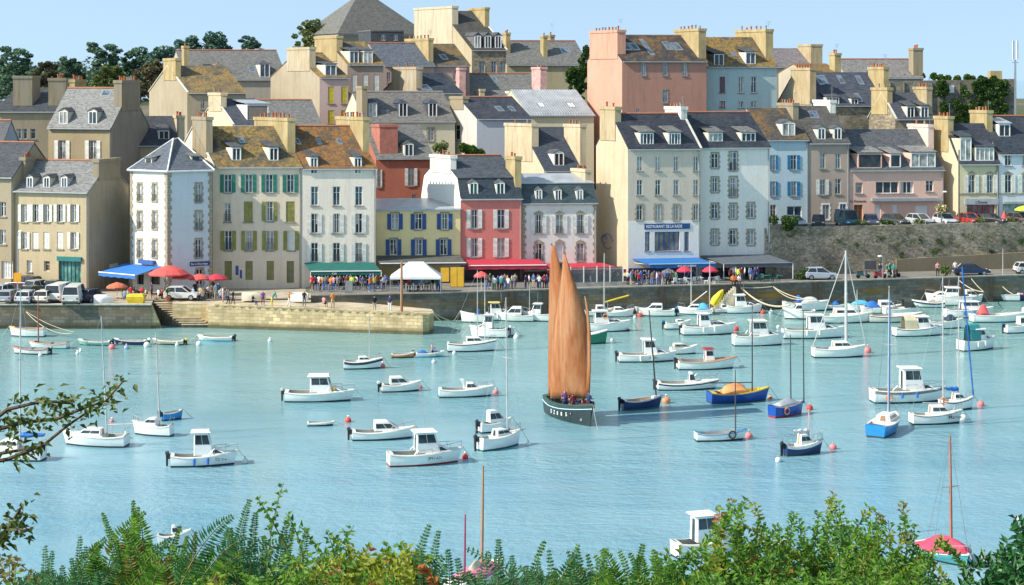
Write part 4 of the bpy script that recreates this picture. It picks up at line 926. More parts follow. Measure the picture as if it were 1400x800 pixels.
# town hill: one sheet
def hz(X,Y):
    px=700+X*F/Y; q=qy(max(425,px)) if px>425 else 202
    t=Y-q
    if t<6: return -2.5
    if px>1005 and t<19: return 1.8
    return terr(X,Y)-.45
def hill():
    nx,ny=90,70; vs=[];fs=[]
    for j in range(ny+1):
        Y=206+j*j/(ny*ny)*420
        for i in range(nx+1):
            X=lerp(-.36,.36,i/nx)*Y*1.0; z=hz(X,Y)
            vs.append((X,Y,max(z,-3)))
    for j in range(ny):
        for i in range(nx): a=j*(nx+1)+i; fs.append((a,a+1,a+nx+2,a+nx+1))
    mb=MB(); mb.add(vs,fs); m,nt,b=newmat('hill_ground'); b.inputs['Roughness'].default_value=.95
    n=noise(nt,pos(nt),.12,5,.6,.42,.6); nt.links.new(mix(nt,n,(.06,.085,.03),(.16,.14,.10)),b.inputs['Base Color'])
    o=mb.build('town_hill',m,smooth=True); tag(o,'hillside the town stands on','hill',kind='structure')
hill()
def nearhill():
    nx,ny=50,40; vs=[];fs=[]
    for j in range(ny+1):
        Y=-12+j*78/ny
        for i in range(nx+1):
            X=lerp(-70,70,i/nx); z=25.2-max(0,Y)*.42-.004*abs(X)*max(0,Y)*0+R.uniform(-.12,.12)
            vs.append((X,Y,max(z,-1.5)))
    for j in range(ny):
        for i in range(nx): a=j*(nx+1)+i; fs.append((a,a+1,a+nx+2,a+nx+1))
    mb=MB(); mb.add(vs,fs); m,nt,b=newmat('bank_ground'); b.inputs['Roughness'].default_value=.95
    n=noise(nt,pos(nt),1.2,5,.6); nt.links.new(mix(nt,n,(.03,.05,.012),(.07,.08,.03)),b.inputs['Base Color'])
    o=mb.build('near_bank',m); tag(o,'steep green bank the plants grow on','hill',kind='structure')
nearhill()
# ---------- light and camera ----------
SUN_AZ=radians(18); SUN_EL=radians(38)     # azimuth measured from the left of the picture towards the camera
sd=Vector((-cos(SUN_AZ)*cos(SUN_EL),-sin(SUN_AZ)*cos(SUN_EL),sin(SUN_EL)))
L=bpy.data.lights.new('sun','SUN'); L.energy=SUN_E; L.angle=radians(.5); L.color=(1,.93,.80)
lo=bpy.data.objects.new('sun',L); col.objects.link(lo); lo.rotation_euler=sd.to_track_quat('Z','Y').to_euler()
w=bpy.data.worlds.new('World'); sc.world=w; w.use_nodes=True; nt=w.node_tree; bg=nt.nodes['Background']
sk=nt.nodes.new('ShaderNodeTexSky'); sk.sky_type='NISHITA'; sk.sun_disc=False; sk.sun_elevation=SUN_EL
sk.sun_rotation=math.atan2(sd.x,sd.y); sk.air_density=SKY_AIR; sk.dust_density=SKY_DUST; sk.ozone_density=SKY_OZ; sk.altitude=0
tc=nd(nt,'ShaderNodeTexCoord'); sx=nd(nt,'ShaderNodeSeparateXYZ'); nt.links.new(tc.outputs['Generated'],sx.inputs[0])
cx=nd(nt,'ShaderNodeCombineXYZ'); nt.links.new(sx.outputs[0],cx.inputs[0]); nt.links.new(sx.outputs[1],cx.inputs[1])
ab=nd(nt,'ShaderNodeMath',operation='ABSOLUTE'); nt.links.new(sx.outputs[2],ab.inputs[0])
ml=nd(nt,'ShaderNodeMath',operation='MULTIPLY_ADD'); nt.links.new(ab.outputs[0],ml.inputs[0]); ml.inputs[1].default_value=.85; ml.inputs[2].default_value=SKY_LIFT; nt.links.new(ml.outputs[0],cx.inputs[2])
nt.links.new(cx.outputs[0],sk.inputs[0])
hs=nd(nt,'ShaderNodeHueSaturation'); hs.inputs['Saturation'].default_value=SKY_SAT; hs.inputs['Hue'].default_value=SKY_HUE; nt.links.new(sk.outputs[0],hs.inputs['Color']); nt.links.new(hs.outputs[0],bg.inputs[0]); bg.inputs[1].default_value=SKY_S
cam=bpy.data.cameras.new('camera'); co=bpy.data.objects.new('camera',cam); col.objects.link(co); sc.camera=co
co.location=(0,0,CZ); co.rotation_euler=(pi/2,0,0); cam.sensor_width=36; cam.lens=36*F/1400; cam.clip_end=30000; cam.clip_start=.3
cam.shift_y=-(400-HY)/1400
vs=sc.view_settings; vs.view_transform='Standard'; vs.look='None'; vs.gamma=1; vs.exposure=EXPO; vs.use_curve_mapping=False
sc.cycles.use_denoising=True; sc.cycles.max_bounces=6; sc.cycles.diffuse_bounces=3; sc.cycles.caustics_reflective=False; sc.cycles.caustics_refractive=False
# ---------- boats ----------
DECK=plain((.72,.70,.62),.6,.08); FLOOR=plain((.36,.37,.35),.8); NAVY=gel((.02,.04,.14)); ROYAL=gel((.015,.08,.38)); SKYB=gel((.03,.26,.62)); REDP=gel((.40,.03,.03)); ANTI=plain((.03,.05,.06),.7); ANTIG=plain((.03,.14,.12),.7); ANTIR=plain((.28,.03,.03),.7)
GREEN=gel((.02,.22,.13)); YELG=gel((.72,.52,.04)); DARKB=plain((.03,.05,.08),.5); TARPB=plain((.02,.14,.50),.7); TARPL=plain((.10,.42,.62),.7); TARPO=plain((.75,.32,.12),.8); MASTW=plain((.50,.50,.48),.4); MASTB=plain((.34,.20,.09),.6); MASTD=plain((.06,.06,.06),.6); CANV=plain((.62,.54,.36),.8); TEAL=plain((.05,.30,.30),.7)
DWOOD=plain((.40,.22,.12),.6); PINKP=plain((.62,.06,.12),.6); BUOYR=plain((.75,.07,.05),.5); BUOYP=plain((.85,.22,.22),.5); BUOYW=plain((.80,.80,.78),.5); BUOYO=plain((.80,.30,.12),.5)

class Boat:
    def __init__(s,name,label,px,py,span,head,B=None,F=.75,bow=.45,stern=.12,hull=WHITE,stripe=None,bottom=ANTI,deck=DECK,well=(.06,.5),floor=.2,tw=.78,tr=.25,cat='boat',group=None,fine=1.0,stripe_h=.16,fl=FLOOR,L=None):
        span*=1.1 if py<462 else 1.03; Y=CZ*F_/(py-HY); hd=radians(head); s.Y=Y
        k=abs(cos(hd))+.33*abs(sin(hd)); s.L=L or span*Y/F_/k; s.B=B or s.L*.36 if s.L<6.5 else (B or s.L*.33)
        bow*=.68; s.F=F; s.hd=hd; s.X=wx(px,Y); s.bow=bow; s.stern=stern; s.tw=tw; s.tr=tr
        s.root=root(name,(s.X,Y,0),label,cat,group,rz=hd); s.root.rotation_euler.x=R.uniform(-.02,.02)
        s.well=well; s.hullmesh(hull,stripe,bottom,deck,floor,stripe_h,fl)
    def hb(s,t):
        if t<.45: return s.B/2*(s.tw+(1-s.tw)*sin(pi/2*t/.45))
        return s.B/2*max(.03,1-((t-.45)/.55)**2.3)
    def zg(s,t): return s.F+s.bow*(max(0,t-.25)/.75)**2+s.stern*(max(0,.3-t)/.3)**2
    def xx(s,t,q): return -s.L/2+t*(s.L-s.L*.09)+s.L*.09*t**3*q   # rake
    def hullmesh(s,hull,stripe,bottom,deck,floor,sh,fl):
        st=[i/12 for i in range(13)]+[.97]
        w0,w1=s.well if s.well else (2,3)
        if s.well: st+= [w0-.001,w0+.001,w1-.001,w1+.001]
        st=sorted(set(t for t in st if 0<=t<=1)); mb=MB(); n=len(st); ring=[]
        for t in st:
            h=s.hb(t); g=s.zg(t); f=1-.38*t*t*(1 if t>.3 else .6)
            rows=[(.0,-.4,0),(h*.5*f,-.34,.05),(h*.9*f,.13,.3),(lerp(h*.9*f,h,.55),g*.55,.6),(h*.985,g-sh,.85),(h,g-.03,1.0),(h,g,1.0)]
            ring.append([(s.xx(t,q),y,z) for y,z,q in rows])
        m_=len(ring[0])
        for side in (1,-1):
            base=len(mb.v); mb.v.extend([(x,y*side,z) for r in ring for x,y,z in r])
            for i in range(n-1):
                for j in range(m_-1):
                    a=base+i*m_+j; f=[a,a+m_,a+m_+1,a+1]
                    if side<0: f=f[::-1]
                    mb.f.append(f); mb.m.append(0 if j<2 else (2 if (j==4) else 1))
            # transom
        r=ring[0]; mb.poly([(x,y,z) for x,y,z in r[2:]]+[(x,-y,z) for x,y,z in r[2:][::-1]],1); mb.poly([(x,y,z) for x,y,z in r[:3]]+[(x,-y,z) for x,y,z in r[1:3][::-1]],0)
        dk=[]
        for t in st:
            h=s.hb(t); g=s.zg(t); x=s.xx(t,1); inw=s.well and w0<t<w1
            a=.84 if h>.2 else .6
            if inw: dk.append([(x,h,g),(x,h*a,g+.01),(x,min(h*a-.03,h*.86*(1-.38*t*t*(1 if t>.3 else .6))-.03),floor),(x,0,floor)])
            else: dk.append([(x,h,g),(x,h*a,g+.02),(x,h*a-.03,g+.03),(x,0,g+.07)])
        for side in (1,-1):
            base=len(mb.v); mb.v.extend([(x,y*side,z) for r in dk for x,y,z in r])
            for i in range(n-1):
                for j in range(3):
                    a=base+i*4+j; f=[a,a+1,a+5,a+4][::-1]
                    if side<0: f=f[::-1]
                    t=(st[i]+st[i+1])/2; inw=s.well and w0<t<w1
                    mb.f.append(f); mb.m.append(4 if (inw and j>0) else 3)
        s.hull=mb.build('hull',[bottom,hull,stripe or hull,deck,fl],s.root,smooth=False)
        me=s.hull.data
        sm=[p.material_index<3 for p in me.polygons]; me.polygons.foreach_set('use_smooth',sm)
        e=me.attributes
        me.update()
        try: me.set_sharp_from_angle(angle=radians(38))
        except Exception: pass
        ml=MB(); g_=s.zg(1); ml.tube([(s.xx(1,1),0,g_),(s.L/2+.5,0,g_*.35),(s.L/2+.9,0,-.1)],.02,4); ml.build('mooring_line',ROPE,s.root)
        # rubbing strake
        rs=MB()
        for side in (1,-1): rs.tube([(s.xx(t,1),s.hb(t)*side*1.01,s.zg(t)-.05) for t in [i/10 for i in range(11)]],.028,5)
        rs.build('rubbing_strake',deck,s.root)
    def X_(s,f): return -s.L/2+f*s.L
    def cabin(s,a,b,h,w=.7,top=.8,front=.5,back=.05,mat=WHITE,win=(.25,.8),roof=None,side=2,name='cabin',fwin=True,bwin=None,over=.12,z=None,winm=None,door=None):
        x0,x1=s.X_(a),s.X_(b); t=(a+b)/2; z0=(s.zg(t) if z is None else z); y0=s.B/2*w; y1=y0*top; z1=s.zg(t)+h
        mb=MB(); c=[(x0,-y0,z0),(x1,-y0,z0),(x1,y0,z0),(x0,y0,z0)]; d=[(x0+back,-y1,z1),(x1-front,-y1,z1),(x1-front,y1,z1),(x0+back,y1,z1)]
        # bowed front for a rounder nose
        mb.hexa(c+d); cb=mb.build(name,mat,s.root)
        cb.modifiers.new('b','BEVEL').width=.05
        wm=winm or BOATGL; v0,v1=win
        quads={'p':(c[2],c[3],d[3],d[2]),'s':(c[0],c[1],d[1],d[0]),'f':(c[1],c[2],d[2],d[1]),'b':(c[3],c[0],d[0],d[3])}
        for k in ('p','s'):
            wb=MB()
            for i in range(side):
                g=.06; u0=g+(1-2*g)*i/side+.015; u1=g+(1-2*g)*(i+1)/side-.015; wb.onquad(quads[k],u0,u1,v0,v1,.012,0)
            if side: wb.build('window',wm,cb)
        if fwin:
            wb=MB(); wb.onquad(quads['f'],.06,.485,v0,v1+.03,.012); wb.onquad(quads['f'],.515,.94,v0,v1+.03,.012); wb.build('windscreen',wm,cb)
        if bwin or door:
            wb=MB(); wb.onquad(quads['b'],.32,.68,.04,.86,.012); wb.build('door',door or wm,cb)
        if roof:
            rb=MB(); o=over; rb.hexa([(x0+back-o*2,-y1-o,z1+.01),(x1-front+o*1.6,-y1-o,z1+.01),(x1-front+o*1.6,y1+o,z1+.01),(x0+back-o*2,y1+o,z1+.01),(x0+back-o,-y1+.05,z1+.1),(x1-front+o*.6,-y1+.05,z1+.1),(x1-front+o*.6,y1-.05,z1+.1),(x0+back-o,y1-.05,z1+.1)])
            rb.build('cabin_roof',roof,cb)
        return cb
    def outboard(s,m=DARKB,y=0,tilt=.0):
        x=-s.L/2-.12; g=s.zg(0); o=MB()
        o.hexa([(x-.26,y-.12,g-.02),(x+.04,y-.12,g-.05),(x+.04,y+.12,g-.05),(x-.26,y+.12,g-.02),(x-.30,y-.08,g+.20),(x-.02,y-.09,g+.26),(x-.02,y+.09,g+.26),(x-.30,y+.08,g+.20)])
        c=o.build('outboard_motor',m,s.root); c.modifiers.new('b','BEVEL').width=.06
        l=MB(); l.hexa([(x-.2,y-.04,-.25),(x-.08,y-.04,-.25),(x-.08,y+.04,-.25),(x-.2,y+.04,-.25),(x-.22,y-.07,g),(x-.04,y-.07,g),(x-.04,y+.07,g),(x-.22,y+.07,g)]); l.box(x-.05,x+.16,y-.12,y+.12,g-.3,g+.04); l.build('motor_leg',BLACK,c)
    def rail(s,a=.62,b=1.0,h=.42,m=METAL,stern=False):
        mb=MB(); ts=[lerp(a,b*.985,i/5) for i in range(6)]
        pts=[(s.xx(t,1),s.hb(t)*.92,s.zg(t)+h*(1 if t>a+.01 else .2)) for t in ts]; pt2=[(x,-y,z) for x,y,z in pts][::-1]
        mb.tube(pts+pt2,.018,4)
        for x,y,z in pts[1::2]:
            for sg in (1,-1): mb.tube([(x,y*sg,z-h),(x,y*sg,z)],.015,4)
        if stern:
            q=[(s.X_(.02),s.hb(0)*.9,s.zg(0)),(s.X_(.0),s.hb(0)*.9,s.zg(0)+.5),(s.X_(.0),-s.hb(0)*.9,s.zg(0)+.5),(s.X_(.02),-s.hb(0)*.9,s.zg(0))]
            mb.tube(q,.018,4)
        mb.build('rail',m,s.root)
    def mast(s,pyt,pxm=None,fx=.58,r=.055,m=MASTW,stays=True,boom=None,cover=None,lean=0,boomz=.9,name='mast',fr=None,sp=True,pxt=None):
        ztop=wz(pyt,s.Y)
        x=s.X_(fx)
        if pxm is not None and abs(cos(s.hd))>.25: x=(wx(pxm,s.Y)-s.X)/cos(s.hd)
        z0=s.zg(.55); 
        lx=lean
        if pxt is not None and abs(cos(s.hd))>.25: lx=(wx(pxt,s.Y)-s.X)/cos(s.hd)-x
        mb=MB(); mb.tube([(x,0,z0-.1),(x+lx*.5,0,(z0+ztop)/2),(x+lx,0,ztop)],[r,r*.9,r*.6],6)
        if sp and ztop-z0>5: mb.tube([(x+lx*.5,-.55,(z0+ztop)*.55),(x+lx*.5,.55,(z0+ztop)*.55)],.02,4)
        mo=mb.build(name,m,s.root)
        if stays:
            sb=MB(); T=(x+lx,0,ztop-.05)
            for e in ((s.X_(.99),0,s.zg(1)),(x-.1,s.hb(.55)*.97,s.zg(.5)),(x-.1,-s.hb(.55)*.97,s.zg(.5)),(s.X_(.01),0,s.zg(0)+.1)):
                sb.tube([T,e],.009,3,cap=False)
            sb.build('rigging',METAL,mo)
        if boom:
            bb=MB(); bl=boom; zb_=z0+boomz; bb.tube([(x-.05,0,zb_),(x-bl,0,zb_+.1)],.045,5); bo=bb.build('boom',m,s.root)
            if cover:
                c=MB(); n=7; c.tube([(x-.05-(bl-.1)*i/n,0,zb_+.12+.1*i/n+.04*sin(i*2)) for i in range(n+1)],[.16,.2,.19,.17,.16,.14,.12,.07],7); c.build('sail_cover',cover,bo)
        return x,ztop
    def thwarts(s,ts=(.25,.5,.72),m=DWOOD):
        for t in ts:
            mb=MB(); h=s.hb(t)*.84; x=s.X_(t); z=s.zg(t)-.2; mb.box(x-.12,x+.12,-h,h,z-.03,z+.01); mb.build('thwart',m,s.root)
    def tarp(s,a,b,h,m,w=.95,name='tarpaulin',peak=.5):
        mb=MB(); n=8; k=6; vs=[]
        for i in range(n+1):
            t=lerp(a,b,i/n); g=s.zg(t); hb=s.hb(t)*w; hh=h*sin(pi*min(1,max(0,(i/n)**(.7 if peak<.5 else 1))))**.6 if h else 0
            for j in range(-k,k+1):
                y=hb*j/k; vs.append((s.xx(t,1),y,g+.04+hh*(1-abs(j/k))**.8+R.uniform(-.015,.015)))
        w_=2*k+1; fs=[(i*w_+j,i*w_+j+1,(i+1)*w_+j+1,(i+1)*w_+j)[::-1] for i in range(n) for j in range(2*k)]
        mb.add(vs,fs); o=mb.build(name,m,s.root,smooth=True)
        so=o.modifiers.new('s','SOLIDIFY'); so.thickness=.02
        return o
    def fenders(s,ts=(.4,.6),side=-1,m=FRAME):
        for t in ts:
            mb=MB(); y=(s.hb(t)+.08)*side; mb.tube([(s.X_(t),y,s.zg(t)-.05),(s.X_(t),y,s.zg(t)-.12),(s.X_(t),y,s.zg(t)-.5),(s.X_(t),y,s.zg(t)-.56)],[.03,.09,.09,.03],7); mb.build('fender',m,s.root)
    def ring_buoy(s,t,z,side=-1,m=BUOYO,y=None):
        mb=MB(); R1=.26; pts=[(s.X_(t)+R1*cos(a),(y if y is not None else s.hb(t)+.05)*side,z+R1*sin(a)) for a in [2*pi*i/12 for i in range(13)]]; mb.tube(pts,.06,6); mb.build('lifebuoy',m,s.root)
    def canopy(s,a,b,h,m,w=.75,front=.5,z=None):
        x0,x1=s.X_(a),s.X_(b); z0=z or s.zg((a+b)/2); y=s.B/2*w; mb=MB(); n=6
        for i in range(n):
            t0,t1=pi*i/n,pi*(i+1)/n
            for xa,xb,k0,k1 in ((x0,x1-front,1,1),(x1-front,x1,1,.15)):
                A=lambda x,k,t:(x,-y*cos(t),z0+h*k*sin(t)**.6)
                mb.quad(A(xa,k0,t0),A(xb,k1,t0),A(xb,k1,t1),A(xa,k0,t1))
        o=mb.build('canopy',m,s.root); so=o.modifiers.new('s','SOLIDIFY'); so.thickness=.03
        return o
    def numbers(s,txt,t0,size,m=DARKF,side=-1,z=None):
        p0=Vector((s.X_(t0),(s.hb(t0)*.985+.03)*side,(z or s.zg(t0)*.55))); ux=Vector((1,0,0)) if side<0 else Vector((-1,0,0)); 
        text_mesh(txt,size,m,s.root,p0,ux,Vector((0,side,.0)))
F_=F
def helm(b,x=.45):
    mb=MB(); X=b.X_(x); mb.box(X-.2,X+.2,-.25,.25,.2,b.F+.35); mb.build('console',WHITE,b.root)
def cruiser(label,px,py,span,head,h=1.35,ca=.38,cb=.66,roofm=WHITE,ob=DARKB,low=.45,**k):
    b=Boat('motor_boat',label,px,py,span,head,cat='motor boat',**k)
    b.cabin(ca-.02,.86,low,w=.66,top=.75,front=.9,side=2,win=(.3,.8),fwin=False,name='foredeck_cabin')
    b.cabin(ca-.02,cb+.02,h*1.08,w=.7,top=.9,front=.42,back=.02,win=(.5,.9),side=2,roof=roofm,bwin=True)
    if ob: b.outboard(ob)
    b.rail(.6,1,.45)
    if R.random()<.5: b.fenders((.35,.55),side=-1,m=R.choice([FRAME,TARPB,FRAME]))
    a_=MB(); a_.tube([(b.X_(.5),.3,b.F+h*1.1),(b.X_(.48),.3,b.F+h*1.1+R.uniform(.8,1.6))],.02,4); a_.build('antenna',METAL,b.root); return b
def cuddy(label,px,py,span,head,h=.5,ca=.42,cb=.82,ob=DARKB,name='motor_boat',mat=WHITE,front=.6,**k):
    b=Boat(name,label,px,py,span,head,cat='motor boat',**k); b.cabin(ca,cb,h,w=.7,top=.78,front=front,back=.02,mat=mat,side=2,win=(.3,.75),door=DWOOD if k.get('L',1)==-1 else None)
    if ob: b.outboard(ob)
    return b
def sloop(label,px,py,span,head,top,pxm=None,h=.42,cover=None,boom=True,m=MASTW,door=DWOOD,pxt=None,mr=.055,**k):
    b=Boat('sailing_boat',label,px,py,span,head,cat='sailing boat',well=(.04,.36),floor=.35,**k)
    b.cabin(.36,.76,h,w=.62,top=.78,front=.7,back=.05,side=2,win=(.35,.75),fwin=False,door=door)
    b.mast(top,pxm,boom=b.L*.4 if boom else None,cover=cover,boomz=.75,m=m,pxt=pxt,r=mr)
    b.rail(.8,1,.45,stern=True); return b
def dinghy(label,px,py,span,head,F=.42,hull=WHITE,ob=None,name='dinghy',th=DWOOD,**k):
    b=Boat(name,label,px,py,span,head,F=F,bow=k.pop('bow',.25),stern=.05,hull=hull,well=(.06,.86),floor=.08,cat='dinghy',**k); b.thwarts(m=th)
    if ob: b.outboard(ob)
    return b
# --- foreground and middle water ---
b=cruiser('white cabin motor boat with a dark red waterline and a tall glazed wheelhouse, in front',582,634,106,14,F=.8,h=1.35,ca=.38,cb=.66,bottom=ANTIR,ob=None,bow=.35); b.numbers('JIN-I ATI',.5,.26); b.rail(.35,.6,.3)
b=cruiser('white motor boat with a pale flat cabin roof and big black outboard',280,636,92,8,F=.7,h=1.5,ca=.36,cb=.62,ob=DARKB,bow=.45); b.numbers('DZ 914',.66,.24)
b=cruiser('white cabin boat with a yellow sill under its windscreen and tilted grey outboard',438,548,94,2,F=.75,h=1.25,ob=plain((.5,.5,.5),.5),bow=.3,L=None)
mb=MB(); mb.box(b.X_(.55),b.X_(.72),-b.B*.3,b.B*.3,b.zg(.6)+.1,b.zg(.6)+.42); mb.build('windscreen_sill',plain((.65,.42,.05),.6),b.root)
b=cuddy('low white sports cruiser with a swept cabin left of the tall wheelhouse boat',525,600,88,9,F=.6,h=.75,ca=.34,cb=.78,front=1.1); b.rail(.6,1,.4)
b=cuddy('stubby white boat under a white cover with a pink buoy at its bow',549,535,56,12,F=.6,h=.7,ca=.2,cb=.75,ob=plain((.6,.6,.6),.5),front=.9,L=None)
b=Boat('fishing_boat','white open fishing boat with a blue lit console and a low cabin window',638,542,76,6,F=.65,bow=.4,cat='motor boat',bottom=ANTI); b.cabin(.48,.72,.5,w=.55,front=.5); b.cabin(.43,.5,.75,w=.25,mat=WHITE,side=0,door=TARPL,fwin=False,name='console'); b.rail(.7,1,.4)
b=sloop('small white sloop with a wooden hatch and pink buoy, alone left of the orange dinghy',497,504,54,8,430,505,cover=None,boom=False,stripe=DARKB,F=.7,stripe_h=.3)
b=sloop('white sloop seen from astern with a black rudder post and outboard',684,612,70,38,408,694,h=.5,stripe=None,F=.85,bottom=ANTIG,boom=False,door=GLASS); b.outboard(DARKB,y=.1)
b=cuddy('white cabin boat with a brown canvas door moored behind the stern-on sloop',678,590,50,28,F=.7,h=.95,ca=.25,cb=.8,front=.9,ob=DARKB)
b=sloop('white sloop with a wooden hatch and a long boom lying left of the covered boat',129,609,93,172,432,147,h=.5,pxt=139,F=.75,boom=True)
b=sloop('round white sloop with dark sail number moored in front of a blue dinghy',208,595,60,165,455,219,h=.55,F=.75,pxt=213,boom=False,door=None)
b=dinghy('small bright blue and white dinghy with a dark motor behind the round sloop',236,574,30,35,F=.6,hull=SKYB,ob=DARKB,group=None)
b=sloop('white sloop with a blue sail cover half hidden by the leafy branch',16,628,92,172,395,28,h=.6,cover=TARPB,F=.8,pxt=29)
b=Boat('tender','low flat white tender floating alone in the middle of the left water',439,582,37,4,F=.28,bow=.08,stern=0,well=(.06,.9),floor=.1,cat='dinghy',tw=.9); b.thwarts((.8,),m=DARKB)
b=Boat('sailing_boat','navy blue open sailing boat with a bare black mast and white gunwale',878,559,62,22,F=.75,bow=.45,hull=NAVY,deck=WHITE,bottom=ANTIG,cat='sailing boat',well=(.08,.8),floor=.3,fl=plain((.45,.35,.25),.8)); b.thwarts((.3,.55)); b.mast(425,898,m=MASTD,r=.07,stays=False,pxt=887,sp=False); b.outboard(DARKB)
b=cruiser('white motor boat with an open sided wheelhouse and tilted outboard behind the navy boat',886,494,80,4,F=.7,h=1.25,ca=.44,cb=.64); b.numbers('DZ 762',.5,.24)
b=cuddy('white boat under a cream cover touching the open wheelhouse boat',935,484,38,8,F=.6,h=.45,ca=.1,cb=.9,front=1.4,ob=None,mat=DECK)
b=Boat('fishing_boat','white launch with brown gunwale and a small red roofed wheelhouse',967,504,82,6,F=.75,bow=.5,deck=DWOOD,cat='fishing boat'); b.cabin(.45,.62,1.05,w=.5,front=.25,roof=REDP,win=(.45,.85),side=1,door=REDP); b.outboard(BLACK)
b=Boat('fishing_boat','low white boat with a navy stripe and a blue console door',941,532,86,5,F=.6,bow=.35,stripe=NAVY,cat='motor boat',stripe_h=.2); b.cabin(.5,.62,.85,w=.4,front=.3,side=1,door=TARPB); b.rail(.62,1,.5); b.outboard(DARKB)
b=Boat('sailing_boat','royal blue open boat with yellow inside and an orange tarpaulin over the boom',1011,549,90,14,F=.8,bow=.5,hull=ROYAL,deck=YELG,cat='sailing boat',well=(.1,.85),floor=.3,fl=plain((.5,.35,.05),.8)); b.mast(418,1029,m=MASTD,r=.06,boom=4,boomz=.7,sp=False); b.tarp(.2,.66,.75,TARPO,w=.8)
b=Boat('sailing_boat','blue two masted open boat with a grey cover, seen from astern',1077,568,58,35,F=.85,bow=.35,hull=ROYAL,bottom=ANTIR,cat='sailing boat',deck=plain((.4,.42,.45),.7),well=(.1,.8),floor=.4); b.mast(458,1082,m=MASTD,stays=False,sp=False); b.mast(428,1102,m=MASTD,stays=False,sp=False,name='mast'); b.tarp(.15,.8,.45,plain((.38,.40,.43),.8),w=.85); b.ring_buoy(.3,.5)
b=Boat('sailing_boat','slim white open sailing boat with a blue gunwale and a black tyre on its side',986,602,72,8,F=.55,bow=.35,deck=plain((.06,.22,.40),.6),cat='sailing boat',well=(.08,.85),floor=.15,bottom=ANTI); b.thwarts(); b.mast(506,1006,m=MASTD,stays=False,sp=False); b.ring_buoy(.68,.5,m=BLACK)
b=sloop('white cabin sailing boat with a dark blue topside band and a furled grey sail',1099,621,60,20,560,1106,h=.75,stripe=WHITE,hull=NAVY,boom=True,cover=plain((.55,.56,.56),.8),F=.7,door=TARPO,stripe_h=.22); b.outboard(DARKB)
b=sloop('sky blue hulled sloop with a wooden hatch, seen from astern',1211,590,52,62,392,1216,h=.5,hull=SKYB,cover=None,boom=False,F=.85,L=5.6); b.mast(405,1218,stays=False,m=TARPB,r=.06,sp=False,lean=0,name='furled_genoa')
b=sloop('white cream sloop with a brown tiller stern in front of the long wheelhouse cruiser',1281,579,74,8,380,1290,h=.65,F=.75,boom=True,stripe=plain((.12,.09,.07),.6),stripe_h=.12); b.ring_buoy(.62,1.75,y=.1); b.numbers('Marion',.66,.4)
b=sloop('white sloop with a bright blue sail cover right of the long wheelhouse cruiser',1309,560,52,15,378,1310,h=.6,cover=TARPB,F=.75,stripe=DARKB)
mb=MB(); x=b.X_(.97); mb.tube([(x,0,b.zg(1)),(b.X_(.62),0,11.6)],.06,6); mb.build('furled_jib',TARPB,b.root)
b=cruiser('long white wheelhouse cruiser with orange lifebuoys on its side',1243,549,104,6,F=1.0,h=1.65,ca=.42,cb=.66,ob=None,bow=.35,stripe=plain((.25,.25,.26),.5),stripe_h=.3); b.ring_buoy(.18,.5); b.rail(.25,.6,.5)
b=cruiser('white motor boat with a cream canvas canopy and navy gunwale line',1256,459,66,8,F=.8,h=1.1,ca=.45,cb=.7,ob=None,stripe=NAVY,stripe_h=.14); b.canopy(.18,.52,1.35,CANV)
b=cruiser('broad white cruiser with teal bimini cover and gantry, seen from astern',1337,478,66,24,F=.95,h=1.1,ca=.35,cb=.62,ob=None,L=None,door=None) if False else cruiser('broad white cruiser with teal bimini cover and gantry, seen from astern',1337,478,62,26,F=.95,h=1.0,ca=.4,cb=.66,ob=None); b.canopy(.2,.5,1.7,TEAL,front=.1)
b=sloop('large white ketch with the tallest mast and wide triangular rigging near the quay steps',1148,488,74,5,343,1157,h=.65,F=.85,mr=.16,boom=False,door=plain((.5,.25,.15),.7))
mb=MB(); T=(b.X_(.62),0,wz(345,b.Y)); Tx=(wx(1157,b.Y)-b.X)/cos(b.hd); mb.tube([(Tx,0,wz(345,b.Y)),(b.X_(.02),.5,b.zg(0))],.05,5); mb.tube([(Tx,0,wz(345,b.Y)),(b.X_(.99),0,b.zg(1))],.05,5); mb.build('thick_stay',MASTW,b.root)
b=cruiser('white trawler style boat with a big boxy wheelhouse and red buoy at the stern',1038,472,72,6,F=1.0,h=1.35,ca=.36,cb=.66,ob=None,roofm=DECK); b.rail(.3,.5,.4)
b=cruiser('long white cruiser with slim wheelhouse pillars moored behind the tallest masted boat',1113,462,86,4,F=.9,h=1.35,ca=.42,cb=.66,ob=None)
b=cruiser('white cabin boat with red doors and white outboard left of the boxy wheelhouse boat',970,457,72,8,F=.9,h=1.2,ca=.32,cb=.5,ob=plain((.6,.6,.58),.5)); 
mb=MB(); mb.box(b.X_(.31),b.X_(.32),-.5,.5,b.F,b.F+1.0); mb.build('door',plain((.4,.12,.10),.6),b.root)
b=cuddy('white boat with a blue stern panel touching the red doored cabin boat',927,450,34,8,F=.7,h=.3,ob=SKYB)
